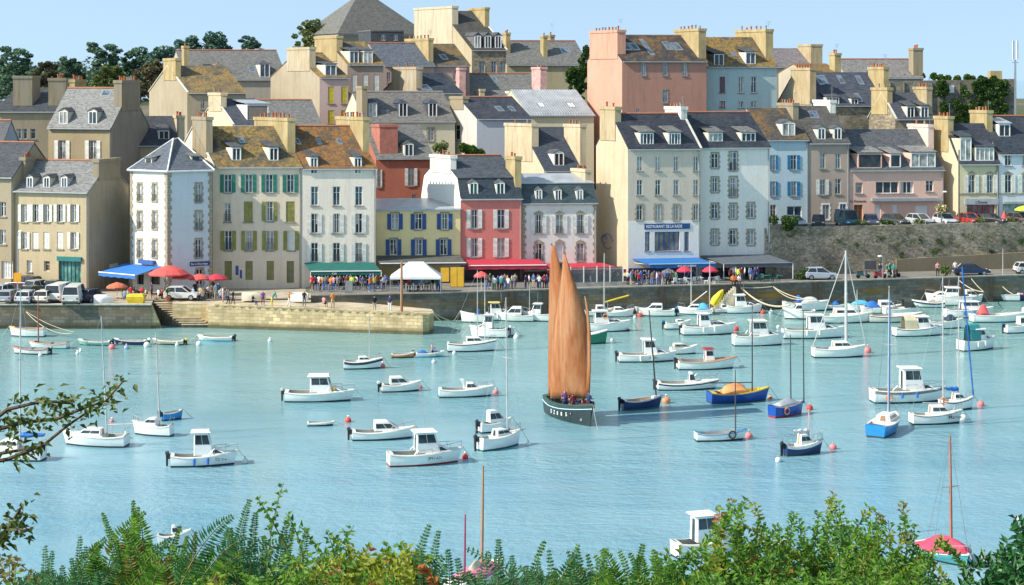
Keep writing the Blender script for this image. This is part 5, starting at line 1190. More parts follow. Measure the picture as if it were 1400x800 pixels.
# --- along the main quay ---
b=sloop('white sloop with a dark band in the cluster off the pier end, twin pale masts',646,480,68,6,370,653,h=.6,F=.8,stripe=DARKB,boom=False,door=BLACK)
b.mast(375,663,stays=False,name='mast')
b=cruiser('white motor boat with a brown glazed wheelhouse and twin white outboards off the pier',668,461,50,172,F=.9,h=1.3,ca=.4,cb=.66,ob=plain((.7,.7,.68),.5))
b=Boat('motor_boat','small white runabout with covered white motor beside the glazed wheelhouse boat',692,460,24,20,F=.6,cat='motor boat'); b.outboard(WHITE); b.tarp(.2,.8,.3,FRAME)
b=Boat('fishing_boat','white boat with an orange panel and blue box under the main quay',648,441,36,172,F=.9,bow=.5,cat='fishing boat'); b.cabin(.3,.45,.5,w=.5,mat=TARPB,side=0,fwin=False,name='fish_box'); b.numbers('DZ',.7,.5,m=BUOYO)
b=cruiser('white boat with a yellow topped cabin under the main quay',686,438,40,6,F=.8,h=1.1,ca=.15,cb=.5,roofm=plain((.60,.50,.15),.7),ob=None)
b=cuddy('white cabin cruiser with dark windows and black motor under the main quay',703,439,50,174,F=.7,h=.9,ca=.3,cb=.75,front=.9)
b=cruiser('white boat with a cream wheelhouse and short mast left of the brown sails',735,439,40,172,F=.8,h=1.0,ca=.4,cb=.7,ob=None,roofm=DECK); b.mast(388,724,stays=False,sp=False,r=.04)
b=cuddy('white boat with a white cover just right of the brown sails by the quay',818,432,40,6,F=.6,h=.6,ob=None)
b=sloop('white sloop with a raised yellow boom close to the quay',845,433,42,6,346,826,h=.5,F=.6,boom=False,mr=.09)
mb=MB(); X0=(wx(826,b.Y)-b.X); mb.tube([(X0,0,wz(413,b.Y)),(X0+2.8,0,wz(404,b.Y))],.1,6); mb.build('boom',YELG,b.root)
b=cruiser('white motor boat with a round orange lifebuoy on its cabin right of the brown sails',832,453,58,6,F=.9,h=1.2,ca=.2,cb=.5,ob=None); b.ring_buoy(.4,1.7,y=1.0)
b=Boat('fishing_boat','dark green hulled boat half hidden behind the brown sails',806,470,52,8,F=1.0,bow=.6,hull=GREEN,deck=WHITE,cat='fishing boat'); b.thwarts(); b.rail(.75,1,.4)
b=cuddy('white boat with a blue hatch and pale motor beside the red float',895,432,50,176,F=.7,h=.7,ca=.3,cb=.75,front=.9,ob=SKYB)
b=sloop('white sloop with a pale blue tent over its cockpit and a raised boom',950,430,44,174,362,945,h=.55,F=.6,boom=False,mr=.07); b.tarp(.1,.5,.7,TARPL)
mb=MB(); X0=(wx(944,b.Y)-b.X)/cos(b.hd); mb.tube([(X0,0,wz(416,b.Y)),(X0-1.9,0,wz(398,b.Y))],.08,6); mb.build('boom',MASTW,b.root)
b=cuddy('small white cabin boat with a slim mast below the yellow dinghy',988,428,26,4,F=.5,h=.5,ob=None); b.mast(358,970,stays=False,sp=False,r=.07)
b=cruiser('white boat with a pink white curtained cabin at the foot of the quay steps',1018,428,46,4,F=.8,h=1.2,ca=.25,cb=.55,ob=None)
b=Boat('motor_boat','large white boat with a grey cover moored under the rope swags',1102,425,58,4,F=1.0,bow=.35,cat='motor boat'); b.tarp(.4,.8,.55,plain((.55,.57,.55),.8)); b.cabin(.3,.45,.8,w=.5,mat=TARPB,side=0,fwin=False,name='folded_cover')
b=cuddy('white boat with round portholes behind the slim pillared cruiser',1092,436,40,178,F=.9,h=.8,ca=.4,cb=.7,ob=None)
b=sloop('white sloop lying behind the tallest masted boat',1152,441,80,4,396,1172,h=.7,F=.85,boom=False)
b=dinghy('dinghy with a jumble of blue gear between the two white boats under the quay',1145,423,30,4,F=.5,ob=DARKB); b.tarp(.3,.6,.4,TARPB)
b=Boat('motor_boat','white boat with turquoise covers and orange fender below the retaining wall',1178,425,34,6,F=.7,cat='motor boat'); b.tarp(.1,.8,.5,TARPL)
b=cuddy('white boat with a bright blue cockpit cover below the retaining wall',1206,428,52,4,F=.7,h=.7,ob=None); b.tarp(.1,.45,.7,TARPB)
b=Boat('fishing_boat','long beige boat with a maroon stripe and dark outboard on the right',1224,440,70,4,F=.75,bow=.45,stripe=REDP,hull=DECK,cat='fishing boat'); b.outboard(DARKB); b.thwarts()
b=Boat('motor_boat','white boat with a black dodger behind the maroon striped boat',1232,430,46,8,F=.7,cat='motor boat'); b.canopy(.55,.9,1.0,plain((.06,.07,.06),.7)); b.rail(.2,.5,.8)
b=Boat('motor_boat','white boat with a turquoise waterline in front of the maroon striped boat',1238,439,52,4,F=.45,cat='motor boat',bottom=TEAL); 
b=Boat('fishing_boat','white boat with a blue and red band below the retaining wall',1267,420,44,176,F=.6,stripe=NAVY,cat='fishing boat',stripe_h=.25); b.thwarts(); b.ring_buoy(.3,.5,m=BUOYR)
b=cruiser('big white motor yacht with a low cabin below the parked navy car',1296,417,58,176,F=1.1,h=.9,ca=.3,cb=.6,ob=None)
b=cuddy('white motor boat beside the big motor yacht under the quay wall',1323,415,40,4,F=.8,h=.8,ob=None,mat=DECK)
b=cuddy('yellow and white speedboat moored under the quay wall',1365,411,52,172,F=.8,h=.45,ca=.3,cb=.6,mat=YELG,ob=None,hull=WHITE); b.mast(340,1371,stays=False,r=.06,sp=False)
b=Boat('motor_boat','dark red boat with a blue cabin at the right edge below the quay',1396,411,30,4,F=.7,hull=NAVY,deck=REDP,cat='motor boat'); b.cabin(.3,.6,.9,w=.5)
b=cruiser('white sport cruiser with a wide arch in the right hand cluster',1325,434,64,4,F=.9,h=.8,ca=.35,cb=.7,ob=None)
b=Boat('fishing_boat','long pale boat carrying a red canvas bundle in the right hand cluster',1368,440,76,4,F=.8,cat='fishing boat',bottom=ANTIG); b.rail(.6,1,.4); b.tarp(.12,.32,1.1,plain((.75,.12,.12),.8),w=.5,name='canvas_bundle')
b=Boat('motor_boat','white boat heaped with blue and red gear left of the teal bimini cruiser',1293,449,46,6,F=.8,cat='motor boat'); b.tarp(.5,.8,.6,DARKB); b.mast(396,1288,stays=False,sp=False); b.thwarts()
b=Boat('motor_boat','white boat with a blue wrapped outboard cut by the right edge',1396,455,46,14,F=.8,cat='motor boat'); b.outboard(TARPB); b.cabin(.4,.8,.9)
b=Boat('motor_boat','small white motor boat at the right edge behind the blue wrapped outboard',1402,437,34,4,F=.6,cat='motor boat'); b.outboard(METAL)
# --- left basin ---
b=Boat('rowing_boat','plump white rowing boat with an orange gunwale under the car park quay',37,460,46,176,F=.85,bow=.3,deck=plain((.62,.32,.08),.6),cat='dinghy',well=(.08,.85)); b.thwarts()
b=Boat('sailing_boat','white open boat with a brown mast and wooden rails in the left basin',66,476,56,172,F=.5,bow=.3,deck=DWOOD,cat='sailing boat',bottom=TEAL,well=(.08,.85),floor=.1); b.thwarts(); b.mast(400,52,m=plain((.35,.10,.06),.6),stays=False,sp=False,r=.07)
b=Boat('sailing_boat','white open boat with a dark red gunwale and tall grey mast in the left basin',42,484,52,172,F=.5,bow=.3,stripe=REDP,deck=plain((.30,.07,.05),.6),cat='sailing boat',well=(.08,.85),floor=.1,stripe_h=.1); b.thwarts(); b.mast(412,27,stays=False,sp=False,r=.06); b.outboard(plain((.35,.38,.4),.5))
b=dinghy('pale green open boat with a dark outboard in the left basin',129,472,46,174,hull=plain((.30,.55,.48),.4),ob=DARKB,bottom=ANTIG)
b=dinghy('navy and white open boat with pink rim in the left basin',178,471,46,174,hull=NAVY,ob=WHITE,th=FRAME)
b=dinghy('cream open boat with a yellow outboard in the left basin',230,471,44,174,hull=plain((.62,.60,.45),.4),ob=YELG)
b=dinghy('white open boat with a light blue bottom near the foot of the pier',294,466,48,176,hull=WHITE,bottom=TARPL,ob=DARKB)
b=dinghy('small orange wooden dinghy floating off the pier end',551,489,31,4,hull=TARPO,F=.35)
b=dinghy('blue and white dinghy carrying a bare shouldered rower',588,488,40,8,hull=WHITE,F=.4,bottom=TARPL,ob=DARKB); b.tarp(.1,.4,.25,TARPB); ROWER=b
# --- half behind the bushes ---
b=Boat('sailing_boat','pale boat with a tan mast and pink covers behind the middle ferns',655,806,78,60,F=.9,bow=.4,cat='sailing boat',hull=DECK,L=5); b.mast(638,None,fx=.55,m=plain((.42,.22,.12),.6),r=.1,stays=False,sp=False,lean=.0); b.mast(695,None,fx=.2,m=plain((.4,.05,.12),.6),r=.07,stays=False,sp=False); b.tarp(.2,.8,.45,plain((.60,.18,.30),.8)); b.tarp(.3,.6,.7,CANV,w=.4)
b=cruiser('white cabin boat with blue lit windows half hidden by the right bush',968,758,64,20,F=.8,h=1.4,ca=.3,cb=.62,ob=None,L=4.2)
b=sloop('small boat under a crimson cover with a slanting tan mast at lower right',1296,765,60,-70,594,None,h=.1,hull=plain((.10,.40,.42),.5),F=.5,boom=False,m=plain((.40,.16,.10),.6),mr=.1,L=4.2,B=2.4,door=None); b.tarp(.05,.97,.75,PINKP,w=1.05)
b=cuddy('white boat mostly hidden behind the lower left bushes',238,748,46,10,F=.7,h=.5,ob=None)
b=dinghy('small red topped boat deep in the right bush',1060,752,36,10,hull=REDP)

# --- the tan sailed lugger ---
def lugger():
    b=Boat('sailing_lugger','black hulled wooden lugger under two tall tan sails with a crew aboard',784,574,66,-67,L=7.1,B=2.8,F=1.3,bow=.7,stern=.2,hull=plain((.035,.05,.055),.4),stripe=plain((.035,.07,.065),.45),deck=plain((.05,.10,.08),.6),bottom=ANTI,cat='sailing boat',well=(.06,.86),floor=.35,stripe_h=.38)
    s=b
    mb=MB()
    for sd_ in (1,-1): mb.tube([(s.xx(t,.9),s.hb(t)*sd_*1.005,s.zg(t)-.36) for t in [i/12 for i in range(13)]],.035,5)
    mb.build('painted_line',plain((.50,.72,.85),.5),s.root)
    M=s.root.matrix_basis.copy() if False else Matrix.Translation((s.X,s.Y,0))@Matrix.Rotation(s.hd,4,'Z'); Mi=M.inverted()
    s.root.rotation_euler.x=0
    for t,ch in ((.30,'D'),(.39,'Z'),(.48,'8'),(.57,'8'),(.66,'5')):
        ydir=Vector((1,0,0)); f=lambda q:(s.hb(q)*(.95)+.05)
        p0=Vector((s.X_(t),-(s.hb(t)*.97+.02),s.zg(t)-.86)); p1=Vector((s.X_(t+.05),-(s.hb(t+.05)*.97+.02),s.zg(t)-.86))
        text_mesh(ch,.42,FRAME,s.root,p0,(p1-p0),Vector((-(p1-p0).y*-1,-(p1-p0).x,0)))
    def sail(pts,Y0,Y1,belly,m,name,n=14,k=10):
        # pts: rows bottom->top of (left px, right px, row), stood at real distances Y0 (left edge) and Y1 (right edge)
        mb=MB(); vs=[]
        for j in range(n+1):
            q=j/n*(len(pts)-1); i=min(int(q),len(pts)-2); f=q-i; l,r,y=[lerp(pts[i][c],pts[i+1][c],f) for c in range(3)]
            for i2 in range(k+1):
                u=i2/k; Y=lerp(Y0,Y1,u)+belly*sin(pi*u)*sin(pi*min(1,.15+.85*(1-j/n)))
                vs.append(Mi@Vector((wx(lerp(l,r,u),Y),Y,wz(y,Y))))
        fs=[(j*(k+1)+i,j*(k+1)+i+1,(j+1)*(k+1)+i+1,(j+1)*(k+1)+i) for j in range(n) for i in range(k)]
        mb.add(vs,fs); o=mb.build(name,m,s.root,smooth=True); so=o.modifiers.new('s','SOLIDIFY'); so.thickness=.03; return o
    m,nt,bb=newmat('tan_sailcloth'); bb.inputs['Roughness'].default_value=.9; bb.inputs['Specular IOR Level'].default_value=.1
    v=pos(nt,(1,1,.3)); n1=noise(nt,v,.6,6,.7,.38,.62)
    mp=nd(nt,'ShaderNodeMapping'); mp.inputs['Rotation'].default_value=(0,.45,0); mp.inputs['Scale'].default_value=(2.2,2.2,.25); g=nd(nt,'ShaderNodeNewGeometry'); nt.links.new(g.outputs['Position'],mp.inputs['Vector'])
    n2=noise(nt,mp.outputs[0],1.2,4,.6,.45,.7); c=mix(nt,n1,(.44,.165,.065),(.54,.28,.145)); c=mix(nt,mul(nt,n2,.6),c,(.28,.08,.03)); nt.links.new(c,bb.inputs['Base Color'])
    bp=nd(nt,'ShaderNodeBump',Strength=.25,Distance=.12); nt.links.new(n2,bp.inputs['Height']); nt.links.new(bp.outputs[0],bb.inputs['Normal'])
    tr=nd(nt,'ShaderNodeBsdfTranslucent'); nt.links.new(c,tr.inputs['Color']); ms=nd(nt,'ShaderNodeMixShader'); ms.inputs[0].default_value=.25
    nt.links.new(bb.outputs[0],ms.inputs[1]); nt.links.new(tr.outputs[0],ms.inputs[2]); nt.links.new(ms.outputs[0],nt.nodes['Material Output'].inputs['Surface'])
    a=sail([(749.5,780,541),(749.5,782,500),(750,782,440),(750.5,777,395),(752,766,362),(754,757,335)],146.8,145.6,-.5,m,'sail')
    w=sail([(752,803.5,545),(752.5,805,520),(754,806.5,470),(758,802,435),(764,791,400),(768,780,370),(770.5,772,347)],144.6,142.6,-.9,m,'sail')
    j=sail([(800,806,543),(803,808,500),(803,808,455),(801,805,425),(799,800,405)],142.2,142.0,-.1,m,'sail',n=8,k=3)
    mb=MB(); P=lambda px,py,Y:Mi@Vector((wx(px,Y),Y,wz(py,Y)))
    mb.tube([P(804,550,142.4),P(803.5,455,142.4)],.10,7); mb.build('mast',MASTD,s.root)
    mb=MB(); mb.tube([P(768,548,146),P(767,360,146)],.09,7); mb.build('mast',MASTD,s.root)
    mb=MB(); mb.tube([P(754,333,146.6),P(768,388,145.9),P(782,440,145.8)],.06,6); mb.build('yard',MASTD,s.root)
    mb=MB(); mb.tube([P(771,346,144.3),P(787,392,143.4),P(803,440,142.8),P(806,468,142.5)],.07,6); mb.build('yard',MASTD,s.root)
    for dx,dy in ((757,463),(760,469),(764,473),(750,490)):
        mb=MB(); p=P(dx,dy-70 if dy<480 else dy,144.0 if False else 145.0); mb.ball((0,0,0),.12,6,4); 
    return b
LUG=lugger()

# --- mooring buoys ---
def buoy(label,px,py,m,r=.28,name='mooring_buoy',g=None):
    Y=ylev(py,.0); mb=MB(); mb.ball((0,0,r*.45),r,12,8); rt=mb.build(name,m,loc=(wx(px,Y),Y,0),smooth=True)
    k=MB(); k.tube([(0,0,r*1.35),(0,0,r*1.75)],.035,6); k.tube([(-.06,0,r*1.75),(0,0,r*1.95),(.06,0,r*1.75)],.02,5); k.build('shackle',METAL,rt)
    tag(rt,label,'buoy',g or 'mooring buoys'); return rt
for l,px,py,m,r in (
 ('small red buoy right of the tall wheelhouse boat',636,627,BUOYR,.24),('white buoy trailing from the bow of the big outboard boat',335,633,BUOYW,.24),('red buoy right of the lone flat tender',476,577,BUOYR,.26),
 ('salmon buoy hanging at the stern of the long boomed sloop',172,599,BUOYR,.24),('small pink buoy just behind the long boomed sloop',153,577,BUOYP,.18),('big pink red buoy under the leafy branch at lower left',55,622,BUOYP,.32),
 ('orange buoy right of the navy open boat',911,551,BUOYO,.36),('pale pink buoy right of the slim open sailing boat',1024,598,BUOYP,.28),('red buoy right of the two masted blue boat',1107,560,BUOYR,.28),
 ('pink buoy right of the grey furled sail boat',1139,614,BUOYP,.27),('white buoy lower left of the grey furled sail boat',1064,631,BUOYW,.22),('white buoy right of the small stern-on sloop',722,609,BUOYW,.18),
 ('pink white buoy at the far right beside the blue sail cover sloop',1341,555,BUOYP,.3),('white buoy right of the brown tiller sloop',1317,574,BUOYW,.3),('orange brown buoy right of the royal blue boat',1053,545,BUOYO,.2),
 ('white buoy below the brown gunwale launch',1014,502,BUOYW,.22),('pink buoy right of the tallest masted boat',1186,482,BUOYP,.4),('red buoy at the bow of the red doored cabin boat',1006,452,BUOYR,.35),
 ('red round buoy below the rope swags',1043,429,BUOYR,.28),('yellow white buoy below the rope swags',1054,428,BUOYW,.26),('red float at the bow of the blue hatched boat',875,433,BUOYR,.3),('white buoy left of the red float',868,435,BUOYW,.2),
 ('white buoy right of the white runabout',706,463,BUOYW,.3),('small white buoy left of the twin masted sloop',621,484,BUOYW,.2),('white buoy under the blue rowed dinghy',593,496,BUOYW,.2),('pink buoy right of the lone small sloop',523,502,BUOYP,.26),
 ('pink buoy at the bow of the covered stubby boat',574,531,BUOYP,.24),('pink buoy at the bow of the open fishing boat',678,538,BUOYP,.24),('white buoy alone in front of the pier',369,467,BUOYW,.22),('large pink buoy below the pale green boat',153,477,BUOYP,.34),
 ('blue white buoy below the navy open boat',173,477,plain((.35,.45,.65),.5),.25),('white buoy at the stern of the navy open boat',201,474,BUOYW,.34),('white buoy below the cream open boat',242,473,BUOYW,.2),('left one of two tiny white buoys in the left basin',106,484,BUOYW,.17),
 ('right one of two tiny white buoys in the left basin',110,481,BUOYW,.17),('white buoy below the red gunwale boat',55,487,BUOYW,.2),('white buoy right of the green hulled boat',837,466,BUOYW,.18),('black buoy right of the lifebuoy boat',859,453,BLACK,.18),
 ('white float left of the covered grey boat',1064,448,BUOYW,.2),('white buoy left of the maroon striped boat',1186,436,BUOYW,.28),('white buoy below the maroon striped boat',1207,438,BUOYW,.2),('white buoy under the long pale boat stern',1400,425,BUOYW,.3),
 ('white buoy at the stern of the white outboard dinghy near the pier',272,472,BUOYW,.3),('white buoy off the stern of the blue rower dinghy',533,497,BUOYW,.01)):
    if r>.1: buoy(l,px,py,m,r)
# ---------- awnings (parts of their houses) ----------
HS={o['label']:o for o in []} 
def awning(h,x0,x1,yt,yb,proj,m,f='F',val=.35,edge=None,skew=0,posts=False,closed=None):
    t0,t1,_,zt=h.rect(f,(x0+x1)/2,yt,(x1-x0),.1); 
    o,d,W,n=h.face(f); t0=h.along(o,d,x0); t1=h.along(o,d,x1); Yc=(o+d*(t0+t1)/2).y; zt=wz(yt,Yc); zb=wz(yb,Yc-proj)
    q=lambda t,out,z:h.fpt(f,t,z,out)
    mb=MB(); n_=10
    for i in range(n_):
        a,b=lerp(t0,t1,i/n_),lerp(t0,t1,(i+1)/n_); sk0,sk1=skew*1.0,skew*1.0
        mb.slab([q(a+skew,proj,zb),q(b+skew,proj,zb),q(b,.06,zt),q(a,.06,zt)],.03,0)
        dz=.05*(i%2); mb.slab([q(a+skew,proj+.01,zb-val-dz),q(b+skew,proj+.01,zb-val-dz),q(b+skew,proj,zb),q(a+skew,proj,zb)],.02,0)
    aw=mb.build('awning',m,h.root)
    bar=MB(); bar.tube([q(t0+skew,proj,zb+.04),q(t1+skew,proj,zb+.04)],.07,6); bar.build('awning_bar',edge or FRAME,aw)
    ar=MB(); 
    for t in (t0+.3,t1-.3): ar.tube([q(t,.1,zt-.5),q(t+skew,proj-.1,zb-.03)],.035,5)
    ar.build('awning_arm',FRAME,aw)
    if posts:
        pm=MB()
        for t in (t0+skew,t1+skew): pm.tube([q(t,proj,zb),q(t,proj,h.zb+.3)],.05,6)
        pm.build('awning_post',FRAME,aw)
    return aw,t0+skew,t1+skew,zb
def byl(txt):
    for o in col.objects:
        if o.parent is None and txt in o.get('label',''): return o
AW_G=plain((.01,.13,.11),.8,.15); AW_R=plain((.48,.03,.06),.8,.12); AW_B=plain((.02,.16,.46),.8,.12); AW_BR=plain((.10,.10,.09),.9,.2); AW_C=plain((.10,.115,.14),.85,.15); AW_LB=plain((.03,.17,.52),.8,.1)
AWN=[(_h('behind the green awning'),416,511,359,371.5,4.0,AW_G,dict(skew=.9,posts=True),('Café',.3)),
 (_h('royal blue shutters'),512,628,349,360.5,3.6,AW_BR,dict(skew=.6,val=.15),None),
 (_h('raspberry red'),632,737,354.5,363.5,3.6,AW_R,dict(skew=.5),None),
 (_h('arched stone window'),716,823,360,369,3.8,AW_R,dict(skew=2.3),None),
 (_h('blue restaurant sign'),864,953,353,361.5,3.8,AW_B,dict(skew=1.2,edge=plain((.35,.5,.55),.5)),('BAR DE LA RADE',.42)),
 (_h('charcoal awning'),957,1050,348.5,361,4.6,AW_C,dict(skew=1.6,posts=True,edge=plain((.2,.22,.25),.5)),None)]
for args in AWN:
    h=args[0]; aw,t0,t1,zb=awning(*args[0:7],**args[7])
    if args[8]: 
        s_,k=args[8]; o,d,W,n=h.face('F'); text_mesh(s_,.30,FRAME,aw,h.fpt('F',lerp(t0,t1,k),zb-.31,args[5]+.05),d,n)
# corner house awning on its sunlit face
awning(cbL,172,222,362,376,3.6,AW_LB,skew=-.6)
# glazed terrace under the long red awning
mb=MB(); A=(wx(762,211),210.6); 
rt=root('glazed_terrace',(wx(762,209.6),209.6,3.05),'low glazed terrace screen with pale posts under the long red awning','glass screen')
x1=wx(852,211)-wx(762,209.6); g=MB(); g.hexa([(0,0,.45),(x1,1.8,.45),(x1,1.83,.45),(0,.03,.45),(0,0,2.2),(x1,1.8,2.2),(x1,1.83,2.2),(0,.03,2.2)])
m,nt,b=newmat('clear_screen'); b.inputs['Base Color'].default_value=(.16,.17,.17,1); b.inputs['Alpha'].default_value=.55; b.inputs['Roughness'].default_value=.08; g.build('glass_pane',m,rt)
g=MB(); g.hexa([(0,-.02,0),(x1,1.78,0),(x1,1.9,0),(0,.1,0),(0,-.02,.45),(x1,1.78,.45),(x1,1.9,.45),(0,.1,.45)]); g.build('base_wall',plain((.50,.48,.42),.8),rt)
for i in range(6): g=MB(); X=x1*i/5; Yy=1.8*i/5-.03; g.box(X-.05,X+.05,Yy-.05,Yy+.03,.45,2.3); g.build('post',FRAME,rt)

# ---------- people ----------
def seg_d(p,a,b):
    ab=b-a; t=max(0,min(1,(p-a).dot(ab)/max(ab.length_squared,1e-9))); return (p-(a+ab*t)).length
def pose(name,J,E,rad,lab):
    me=bpy.data.meshes.new(name); me.from_pydata([J[k] for k in J],[(list(J).index(a),list(J).index(b)) for a,b in E],[])
    o=bpy.data.objects.new(name,me); col.objects.link(o); md=o.modifiers.new('skin','SKIN'); md.use_smooth_shade=True
    for i,k in enumerate(J): me.skin_vertices[0].data[i].radius=(rad[k],rad[k]*(.72 if k in('chest','belly','pelvis') else 1))
    me.skin_vertices[0].data[list(J).index('pelvis')].use_root=True
    su=o.modifiers.new('sub','SUBSURF'); su.levels=1; su.render_levels=1
    dg=bpy.context.evaluated_depsgraph_get(); r=bpy.data.meshes.new_from_object(o.evaluated_get(dg)); bpy.data.objects.remove(o)
    r.materials.clear()
    for _ in range(6): r.materials.append(None)
    idx=[]; top=max(v.co.z for v in r.vertices); hd=Vector(J['head'])
    for p in r.polygons:
        c=p.center; best=min(E,key=lambda e:seg_d(c,Vector(J[e[0]]),Vector(J[e[1]]))-.5*min(rad[e[0]],rad[e[1]])); l=lab[best]
        if l==1 and (c.z>hd.z+.02 or (c.y>hd.y+.02 and c.z>hd.z-.08)) and (c-hd).length<.3: l=0
        idx.append(l)
    r.polygons.foreach_set('material_index',idx); r.polygons.foreach_set('use_smooth',[True]*len(idx)); return r
def mkpose(name,arms,legs,lean=0,hip=.92,headdx=0):
    J={'pelvis':(0,0,hip),'belly':(0,lean*.3,hip+.17),'chest':(0,lean*.7,hip+.40),'neck':(headdx*.5,lean,hip+.56),'head0':(headdx,lean-.01,hip+.63),'head':(headdx,lean-.015,hip+.72)}
    rad={'pelvis':.155,'belly':.14,'chest':.165,'neck':.06,'head0':.075,'head':.095}
    E=[('pelvis','belly'),('belly','chest'),('chest','neck'),('neck','head0'),('head0','head')]; lab={E[0]:2,E[1]:2,E[2]:2,E[3]:1,E[4]:1}
    for s,nm in ((-1,'l'),(1,'r')):
        sh=(s*.19,lean*.85,hip+.48); el,ha=arms[nm]; el=Vector(sh)+Vector(el); ha=el+Vector(ha); fi=ha+(ha-el).normalized()*.09
        for k,v,r in (('sh',sh,.065),('el',el,.045),('ha',ha,.035),('fi',fi,.035)): J[k+nm]=tuple(v); rad[k+nm]=r
        for e,l in ((('chest','sh'+nm),2),(('sh'+nm,'el'+nm),2),(('el'+nm,'ha'+nm),1),(('ha'+nm,'fi'+nm),1)): E.append(e); lab[e]=l
        kn,an=legs[nm]; hp=(s*.10,0,hip-.06); kn=Vector(hp)+Vector(kn); an=kn+Vector(an); to=an+Vector((0,-.15,-.02))
        for k,v,r in (('hp',hp,.10),('kn',kn,.065),('an',an,.045),('to',to,.04)): J[k+nm]=tuple(v); rad[k+nm]=r
        for e,l in ((('pelvis','hp'+nm),3),(('hp'+nm,'kn'+nm),3),(('kn'+nm,'an'+nm),4),(('an'+nm,'to'+nm),5)): E.append(e); lab[e]=l
    return pose(name,J,E,rad,lab)
dn=((0,0,-.28),(0,-.05,-.24))
POSE={'stand':mkpose('stand',{'l':((-.06,0,-.28),(0,-.04,-.24)),'r':((.06,0,-.28),(0,-.06,-.24))},{'l':((-.03,0,-.42),(0,.01,-.39)),'r':((.03,0,-.42),(0,.01,-.39))}),
 'talk':mkpose('talk',{'l':((-.06,0,-.28),(.1,-.22,.02)),'r':((.08,-.02,-.27),(-.04,-.2,.1))},{'l':((-.04,-.03,-.42),(0,.02,-.39)),'r':((.05,0,-.42),(.02,.01,-.39))}),
 'walk':mkpose('walk',{'l':((-.06,-.14,-.25),(0,-.1,-.22)),'r':((.06,.12,-.25),(0,-.02,-.25))},{'l':((0,-.18,-.38),(0,.05,-.40)),'r':((0,.06,-.42),(0,.22,-.34))},lean=-.03),
 'sit':mkpose('sit',{'l':((-.07,-.06,-.26),(.04,-.22,0)),'r':((.07,-.06,-.26),(-.04,-.22,0))},{'l':((-.03,-.42,.02),(0,.02,-.42)),'r':((.04,-.42,.02),(0,-.02,-.42))},hip=.52,lean=.03),
 'bend':mkpose('bend',{'l':((-.04,-.12,-.26),(0,-.05,-.24)),'r':((.04,-.12,-.26),(0,-.05,-.24))},{'l':((-.04,.02,-.42),(0,.01,-.39)),'r':((.05,0,-.42),(0,.01,-.39))},lean=-.34)}
SKIN=[plain((.50,.29,.20),.6),plain((.42,.23,.15),.6)]; HAIR=[plain(c,.8) for c in ((.03,.02,.015),(.12,.07,.03),(.30,.22,.12),(.45,.44,.42))]
CL={'black':(.015,.015,.018),'navy':(.02,.03,.10),'white':(.70,.70,.68),'red':(.55,.03,.05),'orange':(.75,.22,.03),'lime':(.50,.72,.05),'grey':(.20,.20,.21),'teal':(.03,.30,.28),'blue':(.04,.14,.45),'pink':(.65,.30,.32),'beige':(.50,.42,.28),'maroon':(.22,.03,.05),'green':(.04,.18,.08),'yellow':(.75,.60,.06),'sky':(.25,.45,.60),'brown':(.14,.08,.04),'purple':(.16,.06,.22),'denim':(.08,.13,.24)}
CLM={k:plain(v,.85) for k,v in CL.items()}
used=set(); NP=[0]
def person(px,py,z,top,leg,pose_='stand',rz=None,where='',short=False,Y=None,scale=None,grp='people on the quay',lab=None,hair=None,parent_loc=None):
    Y=Y or ylev(py,z)
    o=bpy.data.objects.new('person',POSE[pose_]); col.objects.link(o); o.location=(wx(px,Y),Y,z); 
    rz=R.uniform(-pi,pi) if rz is None else radians(rz); o.rotation_euler.z=rz; s=scale or R.uniform(.93,1.05); o.scale=(s,s,s)
    sk=R.choice(SKIN); ms=[hair or R.choice(HAIR),sk,CLM[top],CLM[leg],sk if short else CLM[leg],CLM[R.choice(['black','brown','white'])]]
    for i,m in enumerate(ms): o.material_slots[i].link='OBJECT'; o.material_slots[i].material=m
    act={'stand':'standing','talk':'gesturing','walk':'walking','sit':'sitting','bend':'bending forward'}[pose_]
    l=lab or f"person in {top} top and {leg} {'shorts' if short else 'trousers'} {act} {where}"
    tag(o,l,'person',grp); NP[0]+=1; return o
tops=['black','navy','white','grey','beige','brown','denim','sky','maroon','black','navy','white','grey','beige','red','pink','blue','teal','green','purple','white','black','orange','sky']
def crowd(n,x0,x1,Y0,Y1,z,where,poses=('stand','talk','stand','walk'),pal=None,legs=('denim','black','navy','beige','grey','brown','blue'),**k):
    xs=[lerp(x0,x1,(i+.5)/n)+R.uniform(-.3,.3)*(x1-x0)/n for i in range(n)]
    for x in xs:
        for _ in range(60):
            t,l,p=R.choice(pal or tops),R.choice(legs),R.choice(poses)
            if (t,l,p,where) not in used: break
        used.add((t,l,p,where)); Y=R.uniform(Y0,Y1); person(x,0,z,t,l,p,None,where,Y=Y,**k)
QZ=3.06
person(438,0,QZ,'orange','black',where='below the green awning at its left end',Y=205); person(452,0,QZ,'orange','denim','talk',where='below the green awning beside the dark window',Y=205)
person(481,0,QZ,'lime','navy',where='at the middle of the green awning',Y=205.5); person(461,0,QZ+.9,'lime','black','talk',where='just under the green awning valance',Y=209,) if False else None
person(506,0,QZ,'orange','blue',where='below the right end of the green awning',Y=205); person(511.5,0,QZ,'yellow','navy',where='below the right end of the green awning',Y=205.6)
crowd(24,424,530,206,208.5,QZ,'below the green awning'); crowd(12,546,604,204.8,206.5,QZ,'beside the white marquee'); person(571,0,QZ,'red','black','talk',where='inside the white marquee',Y=206); 
crowd(9,664,706,206.5,208.5,QZ,'under the short red awning'); person(676,0,QZ,'white','green',where='at the edge under the short red awning',Y=205.8,rz=180); person(685.5,0,QZ,'teal','black',where='at the edge under the short red awning',Y=205.9,rz=180); person(695,0,QZ,'white','denim','talk',where='at the edge under the short red awning',Y=206,rz=160)
